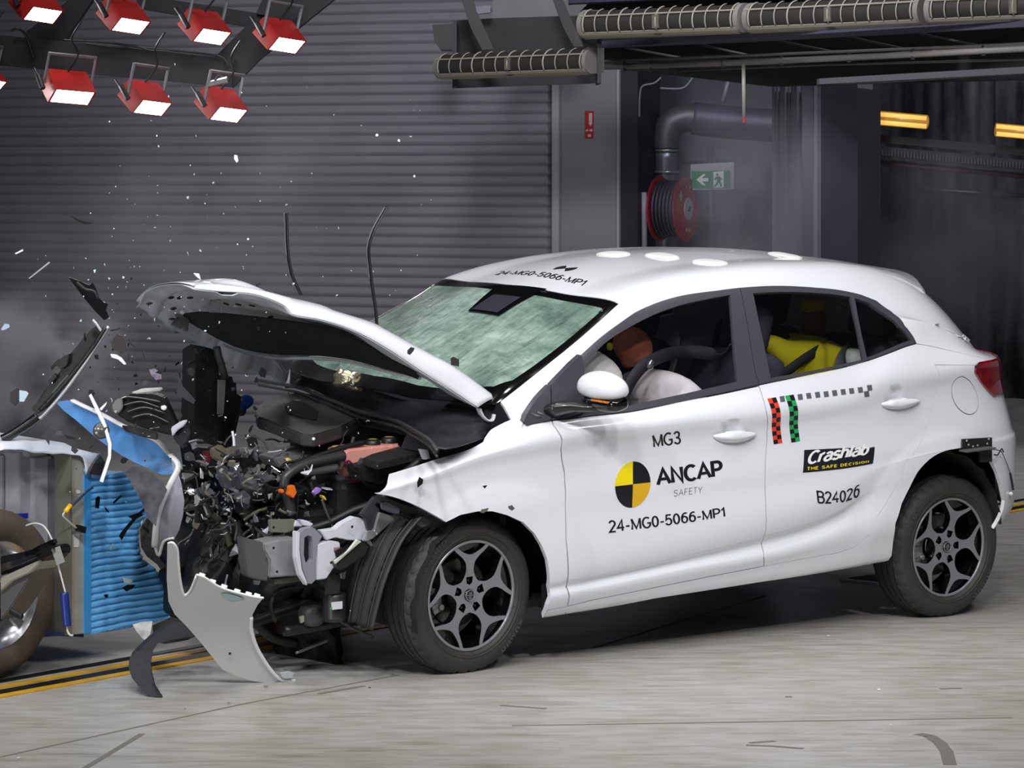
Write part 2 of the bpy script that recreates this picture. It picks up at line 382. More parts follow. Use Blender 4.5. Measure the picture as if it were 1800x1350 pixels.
# feature lines: (x, |y|, z)
LN = [
 [(-.6, .70, .17), (3.28, .70, .25)],
 [(-.6, .815, .18), (0, .83, .178), (.5, .835, .178), (2.1, .835, .186), (2.7, .83, .205), (2.9, .82, .262), (3.28, .80, .30)],
 [(-.6, .84, .21), (0, .862, .212), (.5, .864, .222), (1.5, .864, .248), (2.1, .864, .27), (2.7, .86, .30), (3.28, .84, .34)],
 [(-.6, .85, .28), (.4, .880, .268), (1.0, .882, .29), (1.6, .882, .31), (2.0, .884, .36), (2.7, .872, .38), (3.28, .85, .40)],
 [(-.6, .85, .36), (.2, .868, .300), (.43, .866, .305), (1.0, .864, .330), (1.45, .863, .358), (1.7, .864, .385), (1.86, .868, .415), (2.0, .874, .47), (2.3, .876, .50), (2.7, .875, .50), (3.28, .86, .50)],
 [(-.6, .855, .38), (.2, .876, .325), (.43, .882, .325), (1.0, .884, .352), (1.45, .884, .385), (1.7, .884, .412), (1.86, .883, .447), (2.0, .882, .51), (2.3, .880, .56), (2.7, .876, .56), (3.28, .86, .56)],
 [(-.6, .86, .62), (0, .882, .62), (.43, .884, .62), (1.5, .886, .62), (2.0, .884, .64), (2.7, .875, .68), (3.28, .84, .68)],
 [(-.6, .855, .73), (-.3, .868, .76), (0, .874, .80), (.4, .872, .82), (1.5, .872, .82), (2.0, .872, .84), (2.4, .866, .90), (2.7, .855, .90), (3.28, .80, .88)],
 [(-.6, .852, .745), (-.3, .872, .790), (0, .884, .855), (.3, .886, .878), (1.0, .886, .889), (1.5, .884, .884), (1.95, .880, .905), (2.1, .880, .945), (2.4, .876, .966), (2.7, .862, .978), (3.28, .80, .96)],
 [(-.6, .75, .79), (-.35, .755, .806), (-.14, .765, .838), (.0, .78, .868), (.10, .80, .905), (.2, .825, .945), (.25, .838, .955), (.37, .840, .949), (.75, .838, .951), (1.03, .838, .969), (1.45, .836, 1.000), (2.03, .834, 1.049), (2.34, .820, 1.105), (2.6, .785, 1.09), (2.9, .74, 1.01), (3.28, .66, .97)],
 [(-.6, .70, .80), (-.35, .70, .82), (-.14, .72, .85), (.0, .75, .885), (.12, .78, .935), (.242, .818, .964), (.414, .766, 1.079), (.601, .721, 1.178), (.838, .672, 1.283), (1.013, .646, 1.341), (1.143, .636, 1.363), (1.393, .629, 1.377), (1.518, .629, 1.378), (1.8, .633, 1.369), (2.08, .649, 1.335), (2.25, .668, 1.290), (2.42, .690, 1.235), (2.65, .70, 1.155), (2.9, .69, 1.045), (3.28, .60, .975)],
 [(-.6, .65, .805), (-.35, .66, .83), (-.14, .66, .87), (.0, .71, .93), (.09, .75, .985), (.178, .756, 1.034), (.372, .722, 1.117), (.572, .684, 1.206), (.745, .649, 1.290), (.88, .621, 1.357), (1.0, .594, 1.392), (1.2, .575, 1.422), (1.46, .570, 1.435), (1.9, .57, 1.427), (2.24, .565, 1.392), (2.62, .56, 1.285), (2.80, .56, 1.19), (3.0, .56, 1.075), (3.28, .50, .98)],
 [(-.6, .30, .84), (-.35, .30, .86), (-.14, .36, .92), (0, .38, .985), (.2, .38, 1.085), (.5, .34, 1.235), (.8, .32, 1.372), (.88, .32, 1.393), (1.0, .32, 1.420), (1.3, .32, 1.458), (1.6, .32, 1.468), (2.0, .32, 1.456), (2.4, .32, 1.402), (2.66, .32, 1.340), (2.78, .32, 1.295), (2.85, .32, 1.24), (3.06, .32, 1.08), (3.16, .32, 1.0), (3.28, .30, .96)],
 [(-.6, 0, .85), (-.35, 0, .87), (-.14, 0, .955), (0, 0, 1.02), (.2, 0, 1.115), (.5, 0, 1.26), (.80, 0, 1.392), (.88, 0, 1.412), (1.0, 0, 1.438), (1.3, 0, 1.476), (1.6, 0, 1.486), (2.0, 0, 1.474), (2.4, 0, 1.42), (2.68, 0, 1.36), (2.80, 0, 1.315), (2.87, 0, 1.25), (3.08, 0, 1.09), (3.18, 0, 1.0), (3.28, 0, .96)],
]
VK = np.array([0, .13, .175, .24, .30, .325, .57, .75, .80, .89, 1.25, 1.36, 1.64, 1.96])
SH = [0, 0, 0, 0, 0, 0, .02, .07, .09, .12, .14, .15, .15, .15]   # how much earlier each line closes at the tail
XE = 3.27
def lines(x):
    Y = []; Z = []
    for k, l in enumerate(LN):
        a = np.array(l); y = catm(a[:, 0], a[:, 1], x); z = catm(a[:, 0], a[:, 2], x)
        t = np.clip((x + SH[k] - 2.62) / (XE - 2.62), 0, 1); y = y * np.sqrt(np.clip(1 - t ** 3.0, 0, 1))
        Y.append(y); Z.append(z)
    return np.array(Y), np.array(Z)
def Q(x, v):
    """points of the near flank (y<0): x along the car, v up the section"""
    x = np.atleast_1d(np.asarray(x, float)); v = np.atleast_1d(np.asarray(v, float)); v = np.clip(v, 0, VK[-1])
    Y, Z = lines(x); n = len(VK); h = np.diff(VK)[:, None]
    def ev(A):
        dl = np.diff(A, axis=0) / h; d = np.zeros_like(A)
        d[1:-1] = (dl[:-1] * h[1:] + dl[1:] * h[:-1]) / (h[1:] + h[:-1])
        # limited slopes so that creases stay crisp
        s = np.sign(dl[:-1]) * np.sign(dl[1:]); hm = np.where(s > 0, 2 * dl[:-1] * dl[1:] / np.where(np.abs(dl[:-1] + dl[1:]) < 1e-9, 1, dl[:-1] + dl[1:]), 0)
        d[1:-1] = np.where(np.arange(1, n - 1)[:, None] >= 9, d[1:-1], .5 * d[1:-1] + .5 * hm)
        d[0] = dl[0]; d[-1] = 0 if A is Z else dl[-1]
        i = np.clip(np.searchsorted(VK, v) - 1, 0, n - 2); j = np.arange(len(v)); t = (v - VK[i]) / h[i, 0]
        return A[i, j] * (1 + 2 * t) * (1 - t) ** 2 + h[i, 0] * d[i, j] * t * (1 - t) ** 2 + A[i + 1, j] * t * t * (3 - 2 * t) - h[i, 0] * d[i + 1, j] * t * t * (1 - t)
    y = ev(Y); z = ev(Z)
    # wheel-arch lips standing a little proud of the flank
    for cx, cz, ra, rb in ((.06, .245, .385, .49), (2.46, .215, .40, .50)):
        r = np.hypot(x - cx, z - cz); s = np.clip((rb - r) / (rb - ra), 0, 1); s = s * s * (3 - 2 * s)
        e = np.clip((rb + .022 - r) / .05, 0, 1); e = e * e * (3 - 2 * e)
        y = y + np.where((v < .86) & (r > .2), .006 * s * np.clip((z - .2) / .12, 0, 1) + .005 * e * np.clip((z - .25) / .2, 0, 1), 0)
    # hollows behind the door handles
    for cx, cz in ((1.275, .845), (2.185, .893)):
        r2 = ((x - cx) / .062) ** 2 + ((z - cz) / .036) ** 2; y = y - np.where(v < .9, .016 * np.clip(1 - r2, 0, 1) ** .8, 0)
    return np.stack([x, -y, z], 1)
def Qn(x, v):
    e = 2e-3; a = Q(x + e, v) - Q(x - e, v); b = Q(x, np.minimum(v + e, VK[-1])) - Q(x, np.maximum(v - e, 0))
    n = np.cross(a, b); n /= np.maximum(np.linalg.norm(n, axis=1), 1e-9)[:, None]
    return n
GX, GV = np.meshgrid(np.linspace(-.58, 3.22, 420), np.linspace(0, VK[-1], 260), indexing='ij')
GP = Q(GX.ravel(), GV.ravel()); GPX = proj(GP); GN = Qn(GX.ravel(), GV.ravel())
_cam = CR.T @ (CAMP - CT); GF = np.einsum('ij,ij->i', GN, _cam - GP) > 0
GIDX = np.where(GF)[0]
def uv(px, py, vmax=9, vmin=-1):
    """photo pixel -> (x, v) on the flank surface"""
    ok = GIDX[(GV.ravel()[GIDX] <= vmax) & (GV.ravel()[GIDX] >= vmin)]
    d = np.hypot(GPX[ok, 0] - px, GPX[ok, 1] - py); b = ok[d.argmin()]; x, v = GX.ravel()[b], GV.ravel()[b]
    for _ in range(6):
        p = proj(Q([x, x + 1e-3, x], [v, v, v + 1e-3 if v < VK[-1] - .002 else v - 1e-3]))
        J = np.stack([(p[1] - p[0]) / 1e-3, (p[2] - p[0]) / (1e-3 if v < VK[-1] - .002 else -1e-3)], 1)
        r = np.array([px, py]) - p[0]
        try: s = np.linalg.solve(J, r)
        except Exception: break
        if np.hypot(*s) > .08: s *= .08 / np.hypot(*s)
        x, v = x + s[0], min(max(v + s[1], 0), VK[-1])
    p = proj(Q([x], [v]))[0]
    if np.hypot(p[0] - px, p[1] - py) > d.min() + .5: return float(GX.ravel()[b]), float(GV.ravel()[b])
    return float(x), float(v)
def UV(pts, **k): return [uv(*p, **k) for p in pts]
def resample(pts, step, closed=True):
    out = []; n = len(pts)
    for i in range(n if closed else n - 1):
        a = np.array(pts[i]); b = np.array(pts[(i + 1) % n]); m = max(1, int(math.ceil(np.hypot(*(b - a)) / step)))
        out += [tuple(a + (b - a) * k / m) for k in range(m)]
    if not closed: out.append(tuple(pts[-1]))
    return out
def shrink(pts, d):
    """move a closed (x,v) outline inward by d"""
    n = len(pts); P = np.array(pts); A = .5 * sum(P[i - 1][0] * P[i][1] - P[i][0] * P[i - 1][1] for i in range(n)); s = 1 if A > 0 else -1
    out = []
    for i in range(n):
        a, b, c = P[i - 1], P[i], P[(i + 1) % n]; e1 = b - a; e2 = c - b
        e1 = e1 / max(np.hypot(*e1), 1e-9); e2 = e2 / max(np.hypot(*e2), 1e-9)
        m = np.array([-(e1 + e2)[1], (e1 + e2)[0]]) * s; L = np.hypot(*m)
        out.append(tuple(b + (m / L * d / max(.5, L / 2) if L > 1e-6 else 0)))
    return out
def patch(name, outline, material, parent, holes=(), gap=.0015, off=0., flange=.016, step=.03, mirror=False, both=False, open_v=None):
    """a body panel: closed outline in (x,v) filled with a fine grid laid on the flank surface"""
    outs = [resample(shrink(outline, gap) if gap else outline, step)] + [resample(h, step)[::-1] for h in holes]
    pts = []; edges = []
    for o_ in outs:
        b0 = len(pts); pts += o_; edges += [(b0 + i, b0 + (i + 1) % len(o_)) for i in range(len(o_))]
    nb = len(pts); P = np.array(outs[0]); x0, x1, v0, v1 = P[:, 0].min(), P[:, 0].max(), P[:, 1].min(), P[:, 1].max()
    def inside(q, poly):
        poly = np.array(poly); xs, ys = poly[:, 0], poly[:, 1]; xn, yn = np.roll(xs, -1), np.roll(ys, -1); c = np.zeros(len(q), bool)
        for a, b, c_, d in zip(xs, ys, xn, yn):
            with np.errstate(divide='ignore', invalid='ignore'):
                hit = ((b > q[:, 1]) != (d > q[:, 1])) & (q[:, 0] < (c_ - a) * (q[:, 1] - b) / (d - b + 1e-15) + a)
            c ^= hit
        return c
    gx = np.arange(x0 + step * .5, x1, step); gv = np.unique(np.concatenate([np.arange(v0 + step * .4, v1, step * .6), VK[(VK > v0) & (VK < v1)]]))
    A, B = np.meshgrid(gx, gv); q = np.stack([A.ravel(), B.ravel()], 1)
    k_ = inside(q, outs[0])
    for o_ in outs[1:]: k_ &= ~inside(q, o_)
    q = q[k_]
    if len(q):
        ob = np.array(pts); dd = np.full(len(q), 9.)
        for s in range(0, len(ob), 64):
            dd = np.minimum(dd, np.hypot(q[:, None, 0] - ob[None, s:s + 64, 0], q[:, None, 1] - ob[None, s:s + 64, 1]).min(1))
        q = q[dd > step * .35]
    allp = pts + [tuple(t) for t in q]
    vo, eo, fo, ov, oe, of = delaunay_2d_cdt([Vector(p) for p in allp], edges, [], 0, 1e-6)
    vo = np.array([tuple(v_) for v_ in vo]); fo = [f for f in fo if len(f) == 3]
    cen = np.array([vo[list(f)].mean(0) for f in fo]); k_ = inside(cen, outs[0])
    for o_ in outs[1:]: k_ &= ~inside(cen, o_)
    fo = [f for f, kk in zip(fo, k_) if kk]
    P3 = Q(vo[:, 0], vo[:, 1]); N3 = Qn(vo[:, 0], vo[:, 1]); P3 = P3 + N3 * off
    if mirror: P3 = P3 * [1, -1, 1]; N3 = N3 * [1, -1, 1]
    V = [tuple(p) for p in P3]; NN = [tuple(n_) for n_ in N3]; Fc = []
    for f in fo:
        a, b, c = (P3[i] for i in f); nn = np.cross(b - a, c - a)
        Fc.append(tuple(f) if np.dot(nn, N3[f[0]]) > 0 else tuple(f[::-1]))
    if flange:
        cnt = {}
        for f in Fc:
            for i in range(3):
                e = (f[i], f[(i + 1) % 3]); cnt[e] = 1
        be = [e for e in cnt if (e[1], e[0]) not in cnt]
        if open_v is not None: be = [e for e in be if not (vo[e[0]][1] > open_v and vo[e[1]][1] > open_v)]
        mp_ = {}
        for a, b in be:
            for i in (a, b):
                if i not in mp_:
                    mp_[i] = (len(V), len(V) + 1); V.append(tuple(P3[i])); V.append(tuple(P3[i] - N3[i] * flange)); NN += [tuple(N3[i])] * 2
            Fc.append((mp_[b][0], mp_[a][0], mp_[a][1], mp_[b][1]))
    nf = len(fo)
    if both:
        n0 = len(V); nF = len(Fc)
        V += [(p[0], -p[1], p[2]) for p in V]; NN += [(p[0], -p[1], p[2]) for p in NN]
        Fc += [tuple(i + n0 for i in f[::-1]) for f in Fc]
    me = bpy.data.meshes.new(name); me.from_pydata(V, [], Fc); me.update()
    me.polygons.foreach_set('use_smooth', [True] * len(me.polygons))
    me.materials.append(material)
    nl = []
    for p in me.polygons:
        if len(p.vertices) == 3:
            nl += [NN[vi] for vi in p.vertices]
        else: nl += [tuple(p.normal)] * len(p.vertices)
    me.normals_split_custom_set(nl)
    o = bpy.data.objects.new(name, me); COL.objects.link(o)
    if parent: o.parent = parent
    return o

car = thing('car', 'white hatchback with crushed front end hitting the blue barrier trolley', 'car', matrix=CARM)
# outlines traced on the photograph (pixels), turned into surface coordinates
belt = [(1611, 604), (1570, 618), (1519, 636), (1440, 655), (1338, 676), (1270, 691), (1200, 705), (1105, 724), (1040, 731), (970, 739)]
gapF = [(970, 739), (972, 746), (980, 758), (988, 774), (986, 790), (987, 805), (992, 830), (994, 870), (995, 950), (997, 1067)]
gapB = [(1334, 677), (1340, 695), (1347, 722), (1350, 745), (1349, 775), (1346, 810), (1345, 850), (1347, 900), (1346, 935), (1341, 965), (1343, 980), (1343, 996)]
doorb1 = [(997, 1067), (1040, 1056), (1150, 1034), (1250, 1014), (1343, 996)]
doorb2 = [(1343, 996), (1400, 985), (1473, 972), (1502, 962), (1528, 940), (1543, 908), (1560, 882), (1585, 840), (1608, 795), (1633, 739), (1647, 684), (1652, 659), (1644, 642), (1628, 625), (1611, 604)]
U = {k_: UV(v_, vmax=1.0) for k_, v_ in dict(belt=belt, gapF=gapF, gapB=gapB, db1=doorb1, db2=doorb2).items()}
archF = UV([(784, 919), (810, 906), (840, 900), (866, 900), (892, 907), (920, 920), (940, 940), (952, 960), (962, 986), (965, 1010), (966, 1040), (962, 1065), (954, 1091)], vmax=1.)
fender_top = UV([(683, 833), (700, 828), (760, 809), (830, 787), (848, 777), (856, 763), (861, 745), (866, 728), (872, 712), (899, 706), (917, 704), (946, 699)], vmax=1.2)
sail_o = UV([(946, 699), (935, 715), (925, 730), (921, 740), (926, 747), (945, 743), (970, 739)], vmax=1.1)
sill_f = UV([(954, 1091), (963, 1073), (997, 1067)], vmax=.5)
fender = fender_top + sail_o[1:] + U['gapF'][1:] + sill_f[::-1][1:-1] + archF[::-1] + UV([(661, 869)], vmax=1.)
patch('front_fender', fender, white, car, gap=.0025, flange=.02)
i0 = 4; beltF = U['belt'][4:]; beltR = U['belt'][:5]
front_door = U['gapF'] + U['db1'][1:] + U['gapB'][::-1][1:] + beltF[1:-1]
fd = patch('front_door', front_door, white, car, gap=.004, flange=.03)
rear_door = U['gapB'] + U['db2'][1:] + beltR[1:-1]
rd = patch('rear_door', rear_door, white, car)
o = patch('front_door', front_door, white, car, mirror=True, step=.06); o = patch('rear_door', rear_door, white, car, mirror=True, step=.06)
trim_top = UV([(946, 699), (967, 677), (1020, 625), (1053, 595), (1088, 569), (1115, 550), (1140, 538), (1180, 524), (1220, 516), (1260, 511), (1300, 506), (1345, 503), (1390, 503), (1435, 506), (1480, 511), (1512, 518), (1540, 529), (1566, 548), (1590, 573), (1605, 592), (1611, 604)], vmax=1.5)
hdr = UV([(880, 706), (910, 683), (940, 659), (970, 635), (1000, 611), (1025, 590), (1050, 568), (1070, 550), (1088, 534)], vmax=1.5)
hdr2 = []
_a = np.array([uv(1088, 534, vmax=1.6), uv(1040, 520), uv(980, 508)]);
for t in np.linspace(0, 1, 12)[1:]:
    x = _a[0][0] + (.80 - _a[0][0]) * (1 - (1 - t) ** 1.7); hdr2.append((x, _a[0][1] + (VK[-1] - _a[0][1]) * t))
arcR = UV([(1541, 991), (1556, 990), (1567, 977), (1570, 950), (1574, 920), (1585, 885), (1599, 857), (1613, 830), (1640, 803), (1667, 791), (1692, 787), (1720, 793), (1744, 813), (1753, 831), (1760, 853), (1766, 880), (1764, 893), (1757, 912), (1748, 932)], vmax=.9)
sillb = UV([(954, 1091), (1040, 1074), (1150, 1052), (1343, 1022), (1517, 994)], vmax=.4)
rear_low = [(2.90, .125), (3.0, .125), (3.1, .13), (3.2, .14), (XE - .005, .15)]
shell = hdr2[::-1] + hdr[::-1] + [fender_top[-2]] + trim_top[:1] + trim_top[1:] + U['db2'][::-1][1:] + U['db1'][::-1][1:] + [sill_f[1]] + sillb + arcR + rear_low + [(XE - .005, .6), (XE - .02, VK[-1])]
_s = patch('body_shell', shell, white, car, both=True, open_v=VK[-1] - .001, step=.028, gap=0)
# ------------------------------------------------------------------ car glazing and trim
glassd = mat('tinted_glass', (16, 18, 26), .03, alpha=.16, spec=.6)
glassr = mat('dark_privacy_glass', (14, 14, 17), .03, alpha=.30, spec=.6)
gF = UV([(1026, 640), (1060, 606), (1080, 591), (1100, 579), (1140, 558), (1180, 542), (1230, 529), (1283, 519), (1287, 570), (1291, 625), (1296, 671), (1200, 693), (1105, 713), (1028, 722)], vmax=1.4)
gR = UV([(1323, 516), (1360, 514), (1400, 514), (1440, 516), (1494, 523), (1500, 550), (1509, 590), (1517, 632), (1480, 640), (1440, 649), (1354, 665), (1345, 620), (1333, 565)], vmax=1.4)
gQ = UV([(1501, 524), (1529, 534), (1555, 552), (1580, 575), (1600, 598), (1560, 614), (1523, 629), (1514, 590), (1507, 555)], vmax=1.4)
frameB = UV([(1301, 506), (1306, 535), (1313, 570), (1321, 620), (1328, 660), (1334, 677)], vmax=1.4)
it = trim_top; n1 = 10
front_frame = it[3:n1 + 1][:] + frameB[1:] + beltF[1:] + UV([(967, 690), (967, 678), (1000, 645)], vmax=1.3)
front_frame = [p for p in it if 0][:0] + it[2:n1 + 1] + frameB[1:] + beltF[1:] + UV([(969, 710), (969, 677)], vmax=1.3)
rear_frame = it[n1:] + beltR[1:-1] + frameB[::-1][:-1]
sail = UV([(946, 699), (967, 678), (968, 710), (969, 738), (945, 743), (926, 747), (921, 740), (925, 730), (935, 715)], vmax=1.3)
for mir in (False, True):
    st = .06 if mir else .025
    fr = patch('window_frame', front_frame, trim, car, holes=[gF], off=.003, mirror=mir, step=st)
    patch('window_frame', rear_frame, trim, car, holes=[gR, gQ], off=.003, mirror=mir, step=st)
    patch('front_side_window', gF, glassd, car, off=-.006, flange=.004, gap=-.004, mirror=mir, step=.06)
    patch('rear_side_window', gR, glassr, car, off=-.006, flange=.004, gap=-.004, mirror=mir, step=.06)
    patch('quarter_window', gQ, glassr, car, off=-.006, flange=.004, gap=-.004, mirror=mir, step=.06)
# windscreen with cracks
ws = mat('crazed_windscreen', (120, 150, 138), .18, spec=.5, coat=.6)
nt = ws.node_tree; N = nt.nodes; L = nt.links; b = N['Principled BSDF']
tc = N.new('ShaderNodeTexCoord')
def _nz(sc, scale, det, rot=(0, 0, 0)):
    mp = N.new('ShaderNodeMapping'); mp.inputs['Scale'].default_value = sc; mp.inputs['Rotation'].default_value = rot; L.new(tc.outputs['Object'], mp.inputs[0])
    n = N.new('ShaderNodeTexNoise'); n.inputs['Scale'].default_value = scale; n.inputs['Detail'].default_value = det; n.inputs['Roughness'].default_value = .7; L.new(mp.outputs[0], n.inputs[0]); return n.outputs[0]
def _rp(s, p):
    r = N.new('ShaderNodeValToRGB'); L.new(s, r.inputs[0]); c = r.color_ramp
    while len(c.elements) < len(p): c.elements.new(.5)
    for e, (q_, k_) in zip(c.elements, p): e.position = q_; e.color = lin(k_) + (1,)
    return r.outputs[0]
c1 = _rp(_nz((1, .8, 1), 1.9, 5), [(.34, (84, 108, 98)), (.5, (124, 150, 138)), (.66, (178, 200, 190))])
c2 = _rp(_nz((2.0, 10, 2), 2.6, 8, (0, 0, .6)), [(.30, (172, 184, 178)), (.52, (255, 255, 255))])
c3 = _rp(_nz((7, 3, 6), 2., 9, (0, .2, -.9)), [(.34, (176, 186, 182)), (.5, (255, 255, 255))])
x1 = N.new('ShaderNodeMix'); x1.data_type = 'RGBA'; x1.blend_type = 'MULTIPLY'; x1.inputs[0].default_value = 1; L.new(c1, x1.inputs[6]); L.new(c2, x1.inputs[7])
x2 = N.new('ShaderNodeMix'); x2.data_type = 'RGBA'; x2.blend_type = 'MULTIPLY'; x2.inputs[0].default_value = .8; L.new(x1.outputs[2], x2.inputs[6]); L.new(c3, x2.inputs[7])
L.new(x2.outputs[2], b.inputs['Base Color']); b.inputs['Alpha'].default_value = .88
bp = N.new('ShaderNodeBump'); bp.inputs['Strength'].default_value = .35; bp.inputs['Distance'].default_value = .01; L.new(_nz((3, 9, 3), 5, 6, (0, 0, .3)), bp.inputs['Height']); L.new(bp.outputs[0], b.inputs['Normal'])
hx = [(x + .004, v + .006) for x, v in hdr]
base_ws = [(.155, 1.37), (.10, 1.50), (.05, 1.70), (.02, VK[-1])]
ws_out = hdr2[::-1] + hdr[::-1] + base_ws
ws_out = [(x - .004, v) for x, v in hdr2[::-1]] + [(x - .004, v + .004) for x, v in hdr[::-1]] + base_ws
inner = [(x - .055, v) for x, v in hdr2[::-1]] + [(hdr[-1][0] - .075, hdr[-1][1] + .035), (hdr[-1][0] - .095, hdr[-1][1] + .05)] + [(x + .012, v + .045) for x, v in hdr[::-1][1:-1]] + [(.21, 1.44), (.16, 1.55), (.12, 1.72), (.10, VK[-1])]
patch('windscreen', inner, ws, car, off=-.002, flange=.004, both=True, open_v=VK[-1] - .001, gap=0, step=.03)
band = (ws_out[:-1] + [(.02, VK[-1])]) + inner[::-1]
patch('windscreen_border', band, blackg, car, off=-.001, flange=.004, both=True, open_v=VK[-1] - .001, gap=0, step=.03)
# sensor patch behind the mirror: black trapezium with a lighter window
def uvset(pts, **k): return UV(pts, vmin=1.36, **k)
# inner dark skin so the gaps and wheel arches read dark
gl = [(x, v) for x, v in trim_top]
rear_window = [(2.84, 1.50), (2.86, VK[-1]), (3.06, VK[-1]), (3.03, 1.50)]
patch('rear_window', rear_window, blackg, car, off=.006, flange=.008, both=True, open_v=VK[-1] - .001, gap=0, step=.04)

def surf_solve(px, py, x=.6, y=0.):
    """pixel -> (x, y) on the glass / roof skin, either side of the centre line"""
    f = lambda a: proj(np.array([[a[0], a[1], roof_z(a[0], a[1])]]))[0] - np.array([px, py])
    a = np.array([x, y], float)
    for _ in range(25):
        r = f(a); J = np.stack([(f(a + [1e-3, 0]) - r) / 1e-3, (f(a + [0, 1e-3]) - r) / 1e-3], 1); s_ = np.linalg.solve(J, -r); s_ *= min(1, .15 / max(1e-9, np.hypot(*s_))); a = a + s_
    return a
def roof_z(x, y):
    v = np.linspace(1.2, VK[-1], 60); p = Q(np.full(60, x), v); return float(np.interp(abs(y), -p[::-1, 1], p[::-1, 2]))
def skin_quad(name, quad, m, off, n=8):
    A = [surf_solve(*q) for q in quad]; bm = bmesh.new(); g = []
    for i in range(n + 1):
        row = []
        for j in range(n + 1):
            s, t = i / n, j / n; p = (A[0] * (1 - s) + A[1] * s) * (1 - t) + (A[3] * (1 - s) + A[2] * s) * t; row.append(bm.verts.new((p[0], p[1], roof_z(*p) + off)))
        g.append(row)
    for i in range(n):
        for j in range(n): bm.faces.new((g[i][j], g[i + 1][j], g[i + 1][j + 1], g[i][j + 1]))
    return obj(name, bm, m, car, True)
skin_quad('sensor_patch', [(876, 503), (962, 510), (876, 557), (822, 549)], blackg, .006)
skin_quad('sensor_window', [(868, 521), (916, 526), (874, 553), (829, 547)], mat('sensor_window_grey', (52, 52, 62), .15, coat=.5), .009)
# ------------------------------------------------------------------ wheels
def ring_faces(bm, rings, seg, mi):
    pass
def fill2d(bm, outer, holes, z_of, mi_top=0, mi_side=1, depth=.03, inner_step=None):
    """flat outline with holes, raised along z, given thickness"""
    pts = []; edges = []
    loops = [outer] + list(holes)
    for lp in loops:
        b0 = len(pts); pts += lp; edges += [(b0 + i, b0 + (i + 1) % len(lp)) for i in range(len(lp))]
    vo, eo, fo, *_ = delaunay_2d_cdt([Vector(p) for p in pts], edges, [], 0, 1e-7)
    def ins(p, poly):
        c = False; n = len(poly)
        for i in range(n):
            a = poly[i]; b = poly[(i + 1) % n]
            if (a[1] > p[1]) != (b[1] > p[1]) and p[0] < (b[0] - a[0]) * (p[1] - a[1]) / (b[1] - a[1]) + a[0]: c = not c
        return c
    top = [bm.verts.new((p[0], p[1], z_of(math.hypot(p[0], p[1])))) for p in vo]
    bot = [bm.verts.new((p[0], p[1], z_of(math.hypot(p[0], p[1])) - depth)) for p in vo]
    cnt = {}
    for f in fo:
        c = (sum(vo[i][0] for i in f) / len(f), sum(vo[i][1] for i in f) / len(f))
        if ins(c, outer) and not any(ins(c, h) for h in holes):
            q = bm.faces.new([top[i] for i in f]); q.material_index = mi_top
            q = bm.faces.new([bot[i] for i in f][::-1]); q.material_index = mi_side
            for i in range(len(f)): cnt[(f[i], f[(i + 1) % len(f)])] = 1
    for a, b in cnt:
        if (b, a) not in cnt:
            q = bm.faces.new((top[b], top[a], bot[a], bot[b])); q.material_index = mi_side
    for v in list(bm.verts):
        if not v.link_faces: bm.verts.remove(v)
machined = mat('machined_alloy', (150, 150, 158), .33, metal=.55)
ID = Matrix.Identity(4)
FRONTN = Vector((math.sin(R_(40)) * math.cos(R_(3)), -math.cos(R_(40)) * math.cos(R_(3)), -math.sin(R_(3))))
def text_mesh(txt, size, font_scale=(1, 1), shear=0., bold=0., align='LEFT', res=3, spacing=1.0):
    cu = bpy.data.curves.new('t', 'FONT'); cu.body = txt; cu.size = size; cu.shear = shear; cu.offset = bold; cu.resolution_u = res
    cu.align_x = align; cu.space_character = spacing
    o = bpy.data.objects.new('t', cu); COL.objects.link(o); dg = bpy.context.evaluated_depsgraph_get(); dg.update()
    me = bpy.data.meshes.new_from_object(o.evaluated_get(dg)); bpy.data.objects.remove(o); bpy.data.curves.remove(cu)
    return me
